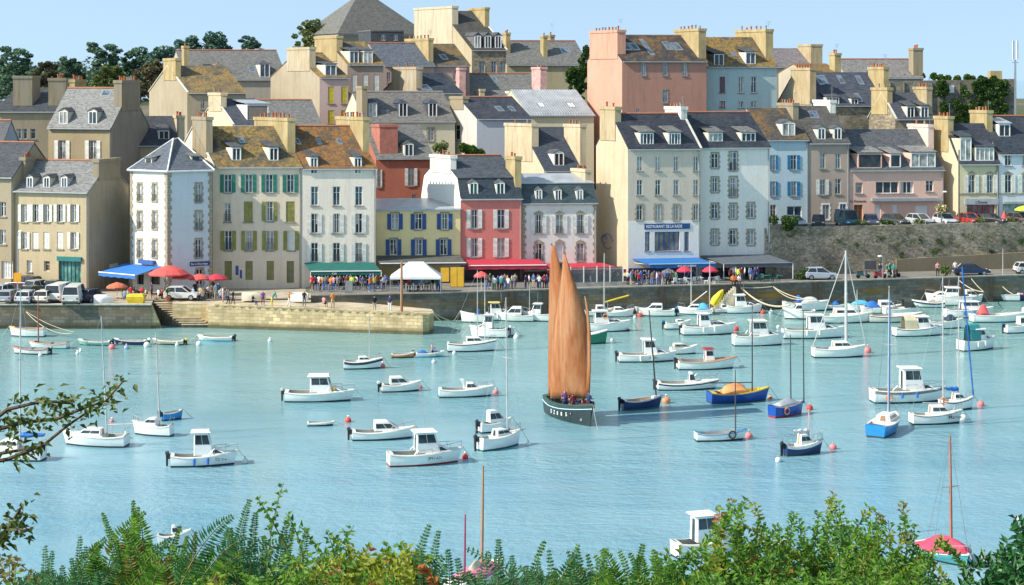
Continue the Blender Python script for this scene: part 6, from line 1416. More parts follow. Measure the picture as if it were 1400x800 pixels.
crowd(6,714,752,207.5,209,QZ,'between the two red awnings',pal=['red','navy','maroon','white','blue']); person(737.5,0,QZ,'white','navy','talk',where='left of the tan sails',Y=207.5)
person(808,0,QZ,'blue','white','bend',where='behind the glazed terrace screen',Y=212.2,rz=60); crowd(4,828,850,212.5,213.5,QZ,'behind the glazed terrace screen',pal=['navy','grey','black','sky'])
crowd(19,857,925,210.8,213.5,QZ,'below the bright blue awning'); person(874,0,QZ,'red','navy',where='at the edge below the bright blue awning',Y=210.2); person(898,0,QZ,'white','grey',where='at the edge below the bright blue awning',Y=210.4); person(902.5,0,QZ,'red','denim',where='at the edge below the bright blue awning',Y=210.6)
crowd(10,996,1038,215,217,QZ,'below the charcoal awning'); person(1009,0,QZ,'lime','black',where='below the charcoal awning',Y=214.2); person(1027,0,QZ,'blue','beige',where='below the charcoal awning',Y=214.5)
for i,(x,t) in enumerate(((1002,'orange'),(1006.5,'red'),(1010,'white'))): person(x,0,2.95,t,'black','sit',where='at the head of the pale quay steps',Y=212.0,rz=0)
# pier and plaza walkers
for px,py,z,t,l,p,rz,w,sh,Yv in ((305,0,2.5,'white','pink','stand',90,'before the cream house',True,199.6),(312,0,2.5,'grey','black','walk',80,'beside the one in black',False,197.8),(318.5,0,2.5,'black','brown','walk',100,'where the pier starts',False,197.9),
  (346,0,2.43,'black','navy','sit',70,'on the pier beside the upturned boat',False,197.6),(359.5,0,2.45,'purple','maroon','stand',0,'on the pier behind the bending figure',False,197.5),(372,0,2.40,'teal','yellow','bend',80,'on the pier',False,196.9),(395,0,2.37,'orange','white','walk',90,'on the pier',False,196.8),(416,0,2.35,'black','grey','stand',0,'alone on the pier',False,197.2),
  (443,0,2.30,'pink','black','sit',150,'on the pier below the green awning',True,197.0),(455,0,2.28,'orange','beige','talk',200,'on the pier below the green awning',True,196.6),(512,0,2.2,'black','beige','stand',20,'near the pier end, left one of two',False,194.5),(533,0,2.18,'navy','white','stand',-20,'near the pier end, right one of two',False,194.2)):
    person(px,0,z,t,l,p,rz,w,sh,Y=Yv,grp='people on the pier')
crowd(9,165,200,200.5,203,2.56,'under the big blue awning',poses=('sit','talk','stand'),pal=['navy','white','red','black','sky','grey','brown','beige']); crowd(4,205,232,202,204,2.56,'below the big red parasol',poses=('sit','stand'))
crowd(16,262,312,201,206,2.56,'at the red parasol cafe tables',poses=('sit','sit','stand'),pal=['pink','black','white','navy','brown','grey','beige','sky','maroon'])
person(1302,0,QZ,'pink','navy','walk',0,'alone by the low facing of the retaining wall',Y=221.5,grp='people on the right hand quay') if False else None
person(1282,0,QZ,'pink','black','stand',0,'beside the green planter',Y=221,grp='people on the right hand quay'); person(1306,0,QZ,'white','maroon','stand',0,'behind the navy saloon',Y=222,grp='people on the right hand quay')
crowd(5,1198,1226,218.6,220.4,QZ,'among the scooters',grp='people on the right hand quay')
# crew and rower
for i,(t,s,c,l) in enumerate(((.12,.3,'red','black'),(.2,-.4,'black','navy'),(.34,.5,'white','navy'),(.42,-.3,'brown','denim'),(.52,.4,'maroon','black'),(.58,-.5,'purple','navy'),(.68,.2,'red','white'),(.72,-.45,'maroon','maroon'),(.9,0.0,'navy','maroon'))):
    b=LUG; x=b.X_(t); y=s*b.hb(t)*1.5; X=b.X+x*cos(b.hd)-y*sin(b.hd); Y=b.Y+x*sin(b.hd)+y*cos(b.hd)
    person(0,0,.75 if t<.85 else 1.35,c,l,'talk' if i%2 else 'sit',None,'aboard the tan sailed lugger',Y=Y,grp='crew of the lugger').location.x=X
b=ROWER; o=person(0,0,.0,'pink','blue','sit',90,'in the blue and white dinghy',Y=b.Y); o.location.x=b.X+.2; o.location.z=.05

# ---------- cars ----------
TYRE=plain((.02,.02,.02),.8); CGL=glass((.025,.03,.035),.06); LAMPW=plain((.75,.75,.70),.2); LAMPR=plain((.45,.02,.02),.3)
KINDS={ # length, width, height, profile: x fractions and z for bonnet/waist ; cabin polygon
 'hatch':(3.8,1.65,1.45,[(0,.35),(.0,.85),(.04,.95),(1.0,.80),(1.0,.35)],[(.03,.92),(.12,1.42),(.55,1.45),(.76,.93)]),
 'saloon':(4.4,1.7,1.40,[(0,.35),(0,.88),(.05,.93),(.99,.78),(1.0,.35)],[(.16,.90),(.28,1.36),(.58,1.39),(.76,.90)]),
 'van':(4.6,1.85,2.05,[(0,.35),(0,1.1),(.02,1.2),(.99,1.0),(1.0,.35)],[(.01,1.15),(.03,2.0),(.72,2.05),(.86,1.1)]),
 'suv':(4.4,1.8,1.7,[(0,.4),(0,1.0),(.03,1.1),(1.0,.98),(1.0,.4)],[(.02,1.05),(.09,1.68),(.62,1.7),(.76,1.05)])}
def car(label,px,Y,z,head,kind,c,name=None):
    L,W,H,body,cab=KINDS[kind]; cm=gel(c,.25)
    rt=root(name or ('parked_van' if kind=='van' else 'parked_car'),(wx(px,Y),Y,z),label,'van' if kind=='van' else 'car','parked cars',rz=radians(head))
    X=lambda f:(f-.5)*L
    mb=MB(); prof=[(0,.33),(0,.55)]+body[1:-1]+[(1.0,.55),(.99,.30),(.02,.28)]
    prof=[(0.01,.3),(0,.5),(body[1][0],body[1][1]),(body[2][0],body[2][1]),(.78,body[3][1]+.06),(.96,body[3][1]-.08),(1,.55),(.99,.3)]
    n=len(prof); 
    def ring(y,k): return [((X(f))*k,y,zz) for f,zz in prof]
    rs=[ring(-W/2,.985),ring(-W/2*.96,1),ring(W/2*.96,1),ring(W/2,.985)]; rs[0]=[(x,y,zz-.0 if zz<.7 else zz-.06) for x,y,zz in rs[0]]; rs[3]=[(x,y,zz if zz<.7 else zz-.06) for x,y,zz in rs[3]]
    vs=[p for r in rs for p in r]; fs=[(i*n+j,i*n+(j+1)%n,(i+1)*n+(j+1)%n,(i+1)*n+j)[::-1] for i in range(3) for j in range(n)]
    fs+=[tuple(range(n)),tuple(range(4*n-1,3*n-1,-1))]; mb.add(vs,fs); bd=mb.build('body',cm,rt); bd.modifiers.new('b','BEVEL').width=.04
    # cabin: glass block with a painted roof and pillars
    k=.86; g=MB(); lo=W/2*.93; hi=W/2*.78; (a,az),(b_,bz),(c_,cz),(d,dz)=cab
    P=[(X(a),lo,az-.08),(X(d),lo,dz-.08),(X(c_),hi,cz-.03),(X(b_),hi,bz-.03)]; Q=[(x,-y,zz) for x,y,zz in P]
    g.add(P+Q,[(0,1,2,3)[::-1],(4,5,6,7),(0,3,7,4),(1,5,6,2),(3,2,6,7)]); gl=g.build('windows',CGL,rt)
    r=MB(); r.hexa([(X(b_),-hi,bz-.04),(X(c_),-hi,cz-.04),(X(c_),hi,cz-.04),(X(b_),hi,bz-.04),(X(b_)+.06,-hi+.06,bz+.03),(X(c_)-.06,-hi+.06,cz+.03),(X(c_)-.06,hi-.06,cz+.03),(X(b_)+.06,hi-.06,bz+.03)]); r.build('car_roof',cm,rt)
    pl=MB()
    for s in (1,-1):
        for (p,q) in (((a,az,lo),(b_,bz,hi)),((d,dz,lo),(c_,cz,hi)),((lerp(a,d,.45),az,lo),(lerp(b_,c_,.5),bz,hi))): pl.tube([(X(p[0]),s*(p[2]+.005),p[1]-.05),(X(q[0]),s*(q[2]+.005),q[1]-.02)],.045,5)
        if kind=='van': pl.hexa([(X(a),s*lo+.01*s,az),(X(.42),s*lo+.01*s,az),(X(.42),s*lo-.02*s,az),(X(a),s*lo-.02*s,az),(X(b_),s*hi+.012*s,bz),(X(.42),s*hi+.012*s,bz),(X(.42),s*hi-.02*s,bz),(X(b_),s*hi-.02*s,bz)])
    pl.build('pillar',cm,rt)
    for f in (.17,.82):
        for s in (1,-1):
            w=MB(); w.tube([(X(f),s*(W/2-.2),.31),(X(f),s*(W/2+.01),.31)],.31,14); wh=w.build('wheel',TYRE,rt)
            w=MB(); w.tube([(X(f),s*(W/2),.31),(X(f),s*(W/2+.025),.31)],.19,10); w.build('rim',METAL,wh)
    for s in (1,-1):
        l=MB(); l.box(X(.985),X(1.003),s*W*.36-.17,s*W*.36+.17,.58,.72); l.build('headlight',LAMPW,rt)
        l=MB(); l.box(X(-.003),X(.01),s*W*.40-.1,s*W*.40+.1,.66,.86); l.build('tail_light',LAMPR,rt)
    p=MB(); p.box(X(-.006),X(0),-.26,.26,.5,.61); p.build('number_plate',FRAME,rt); p=MB(); p.box(X(-.012),X(.02),-W*.47,W*.47,.32,.5); p.box(X(.985),X(1.012),-W*.47,W*.47,.32,.5); p.build('bumper',plain((.06,.06,.06),.6),rt)
    return rt
P0=2.56
for a in (('white van with twin dark rear windows at the front of the car park',102,198.6,P0,92,'van',(.66,.66,.64)),('white van whose side shows left of the other white van',83,200.2,P0,80,'van',(.72,.71,.68)),
  ('white hatchback with a cream flank next to the two vans',63,198.9,P0,82,'hatch',(.70,.68,.60)),('pale white hatchback second from the left at the quay edge',38,198.6,P0,84,'hatch',(.62,.64,.66)),('silver blue car at the left end of the quay edge row',12,198.8,P0,86,'hatch',(.32,.36,.42)),
  ('dark green estate behind the white hatchbacks',46,203.5,P0,60,'saloon',(.03,.07,.06)),('navy hatchback right of the white vans',124,200,P0,70,'hatch',(.02,.05,.13)),('dark maroon four wheel drive in front of the cream house',32,210.2,P0,160,'suv',(.06,.03,.04)),
  ('grey saloon parked side on in front of the cream house',77,208.8,P0,-14,'saloon',(.12,.13,.14)),('silver hatchback between the maroon and the grey car',54,208.9,P0,60,'hatch',(.40,.43,.47)),('blue and white car at the far left behind the pole',6,204.5,P0,75,'hatch',(.35,.40,.48)),
  ('silver blue compact car on the quay below the retaining wall',1122,217.6,QZ,2,'hatch',(.40,.47,.58)),('navy saloon parked side on below the mossy wall',1327,222.4,QZ,4,'saloon',(.015,.035,.09)),('white car nose cut by the right edge on the quay',1408,223.8,QZ,4,'hatch',(.62,.63,.64)),
  ('teal van in front of the taupe house on the upper street',1158,229.2,8.46,-80,'van',(.03,.16,.20)),('black car in front of the taupe house on the upper street',1119,228.6,8.46,-100,'hatch',(.03,.03,.04)),('pale grey car behind the shrub at the start of the upper street',1086,227.6,8.46,-70,'hatch',(.38,.42,.45)),
  ('navy hatchback facing out in front of the salmon pink house',1191,229.6,8.46,-95,'hatch',(.05,.07,.16)),('dark grey hatchback facing out in front of the salmon pink house',1224,230.2,8.46,-60,'hatch',(.08,.085,.09)),('pale silver hatchback before the white garage door',1258,230.6,8.46,-60,'hatch',(.50,.53,.56)),
  ('white car behind the flower topped lamp post',1292,231.2,8.46,-75,'hatch',(.55,.60,.64)),('red hatchback in front of the magenta shopfront',1325,231.8,8.46,-70,'hatch',(.42,.05,.04)),('black car right of the red hatchback on the upper street',1352,232,8.46,-40,'saloon',(.03,.03,.035)),('small dark car at the right end of the upper street',1396,232.4,8.46,-60,'hatch',(.14,.10,.11)),
  ('little white pickup shaped car on the plaza near the steps',249,201.9,P0,-6,'hatch',(.68,.68,.66))): car(*a)

# ---------- street furniture ----------
def parasol(label,px,Y,z,zt,r,m,closed=False,name='parasol',n=8,h=.5):
    rt=root(name,(wx(px,Y),Y,z),label,'parasol'); H=zt-z
    p=MB(); p.tube([(0,0,0),(0,0,H)],.03,6); p.build('pole',FRAME,rt); p=MB(); p.tube([(0,0,0),(0,0,.1)],.25,10); p.build('base',GRANITE,rt)
    c=MB(); k=n*2; vs=[(0,0,H+.03)]
    for j,(rr,zz) in enumerate(((.35*r,-.12*h-.05),(.7*r,-.5*h),(r,-h),(r*1.0,-h-.14)) if not closed else ((.2*r,-.5),(.5*r,-1.1),(r,-1.9),(r,-2.0))):
        for i in range(k):
            a=2*pi*i/k; q=rr*(1 if i%2==0 else .95); vs.append((q*cos(a),q*sin(a),H+zz-(0 if i%2==0 else -.02)))
    fs=[(0,1+i,1+(i+1)%k) for i in range(k)]+[(1+j*k+i,1+(j+1)*k+i,1+(j+1)*k+(i+1)%k,1+j*k+(i+1)%k) for j in range(3) for i in range(k)]
    c.add(vs,fs); o=c.build('canopy',m,rt); so=o.modifiers.new('s','SOLIDIFY'); so.thickness=.02; return rt
PR=plain((.68,.10,.09),.8,.1); PR2=plain((.55,.04,.08),.8,.1)
parasol('large red parasol right of the big blue awning',231,204.5,P0,wz(363,204.5),2.3,PR,h=.9); parasol('red parasol tucked under the edge of the large one',251,205,P0,wz(373,205),1.35,PR); parasol('coral red parasol in front of the cafe door under the navy sign',273,205.5,P0,wz(374.5,205.5),1.3,PR); parasol('crimson parasol in front of the drain pipe of the cream house',296,206,P0,wz(374.5,206),1.35,PR2)
parasol('low orange red parasol in shade under the blue awning edge',160,203,P0,wz(386,203),1.2,plain((.62,.16,.08),.8)); parasol('red and white parasol right of the yellow doors',658,205.5,QZ,wz(371,205.5),.85,PR)
parasol('left red parasol below the bright blue awning',936,212.5,QZ,wz(364,212.5),.95,PR2); parasol('right red parasol below the bright blue awning',971,213,QZ,wz(364,213),.95,PR2); parasol('charcoal parasol below the bright blue awning',914,212.6,QZ,wz(367,212.6),.9,AW_C)
parasol('closed coral parasol on the upper street before the white house',1373,232.6,8.46,wz(287,232.6),.9,PR,closed=True); parasol('lime green parasol at the right edge of the upper street',1402,232.6,8.46,wz(281,232.6),1.4,plain((.50,.68,.05),.7))
# white marquee
def marquee():
    Y=204.6; X=wx(569,Y); rt=root('marquee',(X,Y,QZ),'white pitched market tent on thin legs on the quay','tent'); w=2.85; 
    ze=wz(377,Y)-QZ; zt=wz(358,Y)-QZ; c=MB(); e=[(-w,-1.5),(w,-1.5),(w,1.5),(-w,1.5)]
    vs=[(x,y,ze-.25) for x,y in e]+[(x,y,ze) for x,y in e]+[(x*.55,y*.5,lerp(ze,zt,.6)) for x,y in e]+[(x*.3,y*.15,zt) for x,y in e]
    fs=[(j*4+i,j*4+(i+1)%4,(j+1)*4+(i+1)%4,(j+1)*4+i) for j in range(3) for i in range(4)]+[(12,13,14,15)]
    c.add(vs,fs); o=c.build('tent_roof',FRAME,rt); so=o.modifiers.new('s','SOLIDIFY'); so.thickness=.02
    for x,y in e: l=MB(); l.tube([(x*.98,y*.98,0),(x*.98,y*.98,ze)],.035,6); l.build('leg',METAL,rt)
marquee()
# wooden spar on the pier and lamp posts
o=MB(); o.tube([(0,0,0),(0,0,5.2),(.05,0,wz(357,194.2)-2.2)],[.16,.11,.04],8); m=o.build('wooden_post',plain((.38,.20,.11),.8),loc=(wx(549,194.2),194.2,2.2)); tag(m,'tall tapered brown wooden post near the end of the pier','post')
def lamp(label,px,Y,z,yt,arm=.9,m=METAL,basket=None):
    rt=root('street_lamp',(wx(px,Y),Y,z),label,'street lamp'); H=wz(yt,Y)-z; p=MB(); p.tube([(0,0,0),(0,0,H*.92),(-arm*.3,0,H),(-arm,0,H+.02)],[.07,.06,.05,.04],7); p.build('pole',m,rt)
    l=MB(); l.ball((-arm-.15,0,H-.03),.3,10,6,sz=.4); l.build('lamp_head',FRAME,rt)
    if basket:
        k=MB(); zb=wz(basket,Y)-z
        cs=[]
        for i in range(420):
            a=R.uniform(0,2*pi); ph=R.uniform(-1,1); r=.85*R.uniform(.5,1); c=Vector((r*cos(a)*sqrt(1-ph*ph),r*sin(a)*sqrt(1-ph*ph),zb+ph*r*.8)); s=.11
            d1=Vector((R.uniform(-1,1),R.uniform(-1,1),R.uniform(-1,1))).normalized()*s; d2=d1.cross(Vector((R.uniform(-1,1),R.uniform(-1,1),1))).normalized()*s
            k.add([c-d1,c+d2,c+d1,c-d2],[(0,1,2,3)],R.choice([0,0,1,2]))
        k.build('flower_basket',[plain((.18,.28,.05),.7),plain((.65,.55,.25),.7),plain((.60,.30,.28),.7)],rt)
lamp('street lamp with a ball of flowers before the salmon pink house',1287,230.2,8.46,262,arm=-.6,basket=286); lamp('tall street lamp rising past the pale yellow house corner',1281,229.9,8.46,233,arm=.35) if False else None
lamp('street lamp on the main quay left of the navy saloon',1207,217.2,QZ,350,arm=.2); lamp('thin pale lamp pole with an orange sign box in the car park',24,197.8,2.7,316,arm=-.5)
mb=MB(); mb.box(wx(24,197.7)-.4,wx(24,197.7)+.4,197.55,197.7,wz(386,197.7),wz(373,197.7)); o=mb.build('orange_sign',plain((.85,.36,.02),.6)); tag(o,'orange square sign fixed to the thin car park pole','sign')
o=MB(); o.tube([(0,0,0),(0,0,wz(205,232)-8.4)],[.12,.09],8); m=o.build('utility_pole',plain((.16,.14,.11),.8),loc=(wx(1311,232),232,8.4)); tag(m,'dark utility pole between the beige gable and the pale yellow house','pole')
o=MB(); o.box(-.4,.4,0,.06,.5,1.9); m=o.build('info_board',METAL,loc=(wx(477,202.6),202.6,QZ-.4)); tag(m,'small grey information board on the quay railing','sign')
rl_=MB()
for k in range(2): rl_.tube([(wx(p,qy(p)-.05),qy(p)-.05,QZ+.55+.4*k) for p in range(428,600,20)],.025,5)
r_=rl_.build('quay_railing',METAL); tag(r_,'thin grey railing along the quay edge above the pier','railing')
for p in range(430,596,9): q=MB(); q.tube([(wx(p,qy(p)-.05),qy(p)-.05,QZ),(wx(p,qy(p)-.05),qy(p)-.05,QZ+.97)],.025,5); q.build('post',METAL,r_)
q=MB(); xs=[wx(p,lerp(198.2,196.6,(p-330)/110)) for p in range(320,440,6)]
pr=root('pier_railing',(0,0,0),'low metal railing on the inner pier edge','railing') if False else None
# chairs and tables
def chair0(m,label,grp):
    rt=root('plastic_chair',(0,0,0),label,'chair',grp); s=MB(); s.box(-.22,.22,-.22,.22,.42,.46); s.build('seat',m,rt); b=MB(); b.hexa([(-.22,.18,.46),(.22,.18,.46),(.22,.22,.46),(-.22,.22,.46),(-.2,.28,.88),(.2,.28,.88),(.2,.32,.88),(-.2,.32,.88)]); b.build('backrest',m,rt)
    for x in (-.19,.19):
        for y in (-.19,.19): l=MB(); l.tube([(x,y,.42),(x*1.25,y*1.25,0)],.03,5); l.build('leg',m,rt)
    return rt
def table0(m,label,grp):
    rt=root('cafe_table',(0,0,0),label,'table',grp); s=MB(); s.tube([(0,0,.7),(0,0,.74)],.42,14); s.build('tabletop',m,rt); l=MB(); l.tube([(0,0,0),(0,0,.7)],.04,6); l.build('pedestal',m,rt); l=MB(); l.tube([(0,0,0),(0,0,.04)],.26,10); l.build('foot',m,rt); return rt
def setout(spots,Yf,z,m,cl,tl,grp,tg,tab=2):
    c0=t0=None
    for i,px in enumerate(spots):
        Y=Yf(px)+R.uniform(0,1.2)
        if i%3==tab: 
            if t0 is None: t0=table0(m,tl,tg); o=t0
            else: o=copy_tree(t0)
        else:
            if c0 is None: c0=chair0(m,cl,grp); o=c0
            else: o=copy_tree(c0)
        o.location=(wx(px,Y),Y,z); o.rotation_euler.z=R.uniform(0,6.28)
setout([908,912,917,921,924,929,933,938,942,948,952,957,961,966,975,980,984],lambda p:qy(p)+.7,QZ,FRAME,'white plastic chair on the terrace below the bright blue awning','white plastic table on the terrace below the bright blue awning','white plastic chairs below the blue awning','white plastic tables below the blue awning')
setout([172,178,184,190,207,214,222],lambda p:201.6,P0,plain((.45,.30,.18),.7),'brown cafe chair below the big blue awning and parasol','brown cafe table below the big blue awning','brown cafe chairs on the plaza','brown cafe tables on the plaza')
setout([276,281,286,291,296,301,306],lambda p:202.4,P0,plain((.12,.10,.09),.7),'dark cafe chair below the row of small red parasols','dark cafe table below the row of small red parasols','dark cafe chairs on the plaza','dark cafe tables on the plaza')
setout([1037,1042,1048,1054,1060,1066],lambda p:qy(p)+1.2,QZ,plain((.03,.12,.10),.7),'dark green chair at the right end of the charcoal awning','dark green table at the right end of the charcoal awning','dark green chairs','dark green tables')
# small things on the quays
def hullup(label,px,Y,z,L,m,rz=0,name='upturned_dinghy',w=.62,h=.75):
    mb=MB(); n=10; k=8; vs=[]
    for i in range(n+1):
        t=i/n; hb=w*(.75+.25*sin(pi*min(1,t/.6)))*(1 if t<.5 else max(.06,1-((t-.5)/.5)**2.2)); 
        for j in range(k+1): a=pi*j/k; vs.append(((t-.5)*L,hb*cos(a),h*sin(a)**.6*(1 if t<.6 else 1-(t-.6)*.9)))
    w_=k+1; mb.add(vs,[(i*w_+j,(i+1)*w_+j,(i+1)*w_+j+1,i*w_+j+1)[::-1] for i in range(n) for j in range(k)]+[tuple(range(k+1)),tuple(range(n*w_+k,n*w_-1,-1))])
    o=mb.build(name,m,loc=(wx(px,Y),Y,z),smooth=True); o.rotation_euler.z=radians(rz); o.data.set_sharp_from_angle(angle=radians(50)); kz=MB(); kz.box(-.42*L,.38*L,-.03,.03,h-.03,h+.06); kz.build('keel',m,o); tag(o,label,'dinghy'); return o
hullup('white upturned dinghy at the quay edge beside the steps',142,198.3,2.56,2.1,WHITE,10,h=.95,w=.8); hullup('cream upturned boat on the plaza before the mural',347,201.2,2.56,2.6,CREAMG,4,h=.9); hullup('white upturned boat left of the green awning crowd',409,201.0,2.56,2.0,WHITE,176,h=.85)
def kiosk():
    Y=209.5; rt=root('yellow_kiosk',(wx(625,Y),Y,QZ),'bright yellow wooden panels standing at the right end of the brown awning','kiosk'); m=plain((.80,.48,.04),.6)
    for x in (-.75,.03): p=MB(); p.box(x,x+.72,-.05,.0,.05,2.25); p.build('panel',m,rt)
    p=MB(); p.box(-1.9,-.95,.3,.35,.6,2.2); p.build('panel',m,rt); p=MB(); p.box(-.8,.8,.01,.9,0,2.2); p.build('body',plain((.30,.20,.12),.8),rt)
kiosk()
def skip():
    rt=root('yellow_container',(wx(186,198.4),198.4,2.56),'bright yellow plastic grit container at the quay edge','container'); m=plain((.72,.55,.03),.5); b=MB(); b.hexa([(-.85,-.45,0),(.85,-.45,0),(.85,.45,0),(-.85,.45,0),(-1,-.55,.7),(1,-.55,.7),(1,.55,.7),(-1,.55,.7)]); b.build('body',m,rt).modifiers.new('b','BEVEL').width=.05
    b=MB(); b.hexa([(-1,-.57,.71),(1,-.57,.71),(1,.57,.71),(-1,.57,.71),(-.8,-.4,1.05),(.8,-.4,1.05),(.8,.4,1.05),(-.8,.4,1.05)]); b.build('lid',m,rt).modifiers.new('b','BEVEL').width=.05
skip()
# yellow dinghy standing against the quay wall
Yd=qy(983)-.75; o=hullup('yellow dinghy stood on end against the main quay wall',982,Yd,1.7,2.2,plain((.68,.58,.02),.5),0,name='yellow_dinghy',w=.6,h=.45); o.rotation_euler=(radians(80),radians(-58),0)
# scooters
def scooter(label,px,Y,c,rz):
    rt=root('motor_scooter',(wx(px,Y),Y,QZ),label,'scooter','scooters on the quay',rz=rz)
    for x in (-.6,.6): w=MB(); w.tube([(x,-.06,.25),(x,.06,.25)],.25,12); w.build('wheel',TYRE,rt)
    b=MB(); b.hexa([(-.75,-.16,.35),(.1,-.16,.3),(.1,.16,.3),(-.75,.16,.35),(-.8,-.14,.75),(0,-.14,.7),(0,.14,.7),(-.8,.14,.75)]); b.hexa([(.38,-.2,.3),(.5,-.2,.3),(.5,.2,.3),(.38,.2,.3),(.28,-.16,.95),(.38,-.16,.95),(.38,.16,.95),(.28,.16,.95)]); b.box(.1,.4,-.15,.15,.26,.32); b.build('body',plain(c,.35),rt)
    s=MB(); s.box(-.7,-.05,-.13,.13,.76,.84); s.build('seat',BLACK,rt); h=MB(); h.tube([(.3,-.3,1.02),(.3,.3,1.02)],.02,5); h.tube([(.6,0,.3),(.3,0,1.02)],.03,5); h.build('handlebar',METAL,rt)
scooter('dark teal scooter below the retaining wall',1180,218.8,(.03,.10,.12),.1); scooter('red scooter among the quay group',1203,218.6,(.45,.04,.05),.4); scooter('white scooter among the quay group',1216,219,(.6,.6,.6),-.3); scooter('black scooter behind the quay group',1222,220,(.03,.03,.03),.2)
mb=MB(); mb.box(-.7,.7,-.02,.02,.9,1.9); mb.box(-.6,-.55,-.02,.02,0,.9); mb.box(.55,.6,-.02,.02,0,.9); o=mb.build('notice_board',plain((.06,.06,.07),.6),loc=(wx(1190,220.5),220.5,QZ)); tag(o,'dark notice board behind the scooters','sign')
# mooring ropes and swags
def rope(label,a,b,sag=.6,r=.05,m=ROPE,name='mooring_rope'):
    A=Vector((wx(a[0],a[2]),a[2],wz(a[1],a[2]))); B=Vector((wx(b[0],b[2]),b[2],wz(b[1],b[2]))); pts=[A.lerp(B,i/14)-Vector((0,0,sag*4*(i/14)*(1-i/14))) for i in range(15)]
    mb=MB(); mb.tube([p-A for p in pts],r,5); tag(mb.build(name,m,loc=A),label,'rope','mooring ropes')
SW=plain((.62,.58,.46),.9)
for l,a,b,s,r in (('thick pale rope swag hanging from the steps to the grey covered boat',(1013,393,qy(1013)-.2),(1080,417,203),.9,.10),('pale rope looped along the quay right of the steps',(1013,393,qy(1013)-.18),(1055,392,qy(1055)-.2),.1,.07),('upper rope from the quay towards the white boats',(1057,392,qy(1057)-.2),(1112,409,206),.4,.06),
  ('second rope just below the upper one',(1058,393,qy(1058)-.25),(1100,409,206.5),.5,.05),('upper rope from the pier end to the small boats',(592,427,193.4),(634,441,198),.3,.06),('lower rope from the pier end',(592,428,193.4),(628,450,194),.4,.05),
  ('left rope from the car park quay',(36,427,196.8),(98,456,190),.7,.04),('left rope doubled beside its twin',(36,426,196.8),(101,454,191),.3,.03),('rope from the right quay to the yellow speedboat',(1312,384,qy(1312)-.2),(1345,399,214),.3,.06),('steep rope left of the yellow speedboat',(1328,381,qy(1328)-.2),(1344,398,214.5),.1,.05),('rope at the far right of the quay wall',(1371,392,215.5),(1385,402,213),.1,.05)):
    rope(l,a,b,s,r)
# ---------- trees and plants ----------
def leafcloud(mb,c,r,n,s,tint,sq=.75,flat=0):
    """n leaf-sized faces spread through an ellipsoid of radius r (rx,ry,rz)"""
    for _ in range(n):
        a=R.uniform(0,2*pi); z=R.uniform(-1,1); q=R.uniform(.25,1)**.45; k=sqrt(1-z*z)
        p=Vector((c[0]+r[0]*q*k*cos(a),c[1]+r[1]*q*k*sin(a),c[2]+r[2]*q*z)); ss=s*R.uniform(.6,1.4)
        d=Vector((R.gauss(0,1),R.gauss(0,1),R.gauss(0,.6)+flat)).normalized(); e=d.cross(Vector((R.gauss(0,1),R.gauss(0,1),R.gauss(0,1)))).normalized()
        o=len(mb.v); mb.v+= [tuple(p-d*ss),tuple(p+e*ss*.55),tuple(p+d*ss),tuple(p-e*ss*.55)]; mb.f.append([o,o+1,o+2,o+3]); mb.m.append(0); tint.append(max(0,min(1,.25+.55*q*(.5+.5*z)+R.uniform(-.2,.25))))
LM={'dark':leafmat((.05,.115,.08),(.15,.25,.15),trans=.3),'pine':leafmat((.045,.11,.09),(.13,.23,.16),trans=.3),'brown':leafmat((.08,.08,.04),(.19,.17,.09),trans=.2),'light':leafmat((.08,.12,.03),(.22,.26,.08),trans=.25),'ivy':leafmat((.03,.07,.02),(.10,.18,.04),trans=.25),'shrub':leafmat((.03,.07,.01),(.12,.22,.03),trans=.2)}  # dark and pine greens paled and blued to carry distance haze
BARK=plain((.10,.075,.05),.9,.3,4)
def tree(label,px,yt,yb,w,Y,kind,n=2600,shape='round',name=None,s=.3):
    zt=wz(yt,Y); zb_=wz(yb+26,Y); W=w*Y/F*1.22; X=wx(px,Y); g=min(zb_-4,22) ; g=max(terr(X,Y)-1,0) if True else g
    g=min(g,zb_-2)
    rt=root(name or ('pine_tree' if kind=='pine' else 'tree'),(X,Y,g),label,'tree'); H=zt-g; cz=zb_-g; t=MB(); t.tube([(0,0,0),(W*.02,0,cz*.6),(0,0,H*.9)],[.35,.28,.08],8)
    for i in range(6):
        a=R.uniform(0,6.28); z0=lerp(cz*.8,H*.8,R.random()); l=W*.4; t.tube([(0,0,z0-.5),(l*.5*cos(a),l*.5*sin(a),z0+.5),(l*cos(a),l*sin(a),z0+1.1)],[.14,.09,.04],5)
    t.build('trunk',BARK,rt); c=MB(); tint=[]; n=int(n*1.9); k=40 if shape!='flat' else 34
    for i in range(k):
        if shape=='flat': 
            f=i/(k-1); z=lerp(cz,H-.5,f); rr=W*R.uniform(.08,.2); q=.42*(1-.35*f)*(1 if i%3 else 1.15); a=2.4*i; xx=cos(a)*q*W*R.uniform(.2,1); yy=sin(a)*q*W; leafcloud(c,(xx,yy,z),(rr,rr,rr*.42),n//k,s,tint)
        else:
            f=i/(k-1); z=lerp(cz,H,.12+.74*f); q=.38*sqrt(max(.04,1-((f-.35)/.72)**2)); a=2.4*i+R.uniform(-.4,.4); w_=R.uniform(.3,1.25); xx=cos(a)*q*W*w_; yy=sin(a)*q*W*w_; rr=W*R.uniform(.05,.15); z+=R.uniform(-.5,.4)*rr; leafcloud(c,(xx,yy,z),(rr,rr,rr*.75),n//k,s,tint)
    o=c.build('crown',LM[kind],rt); settint(o,tint); return rt
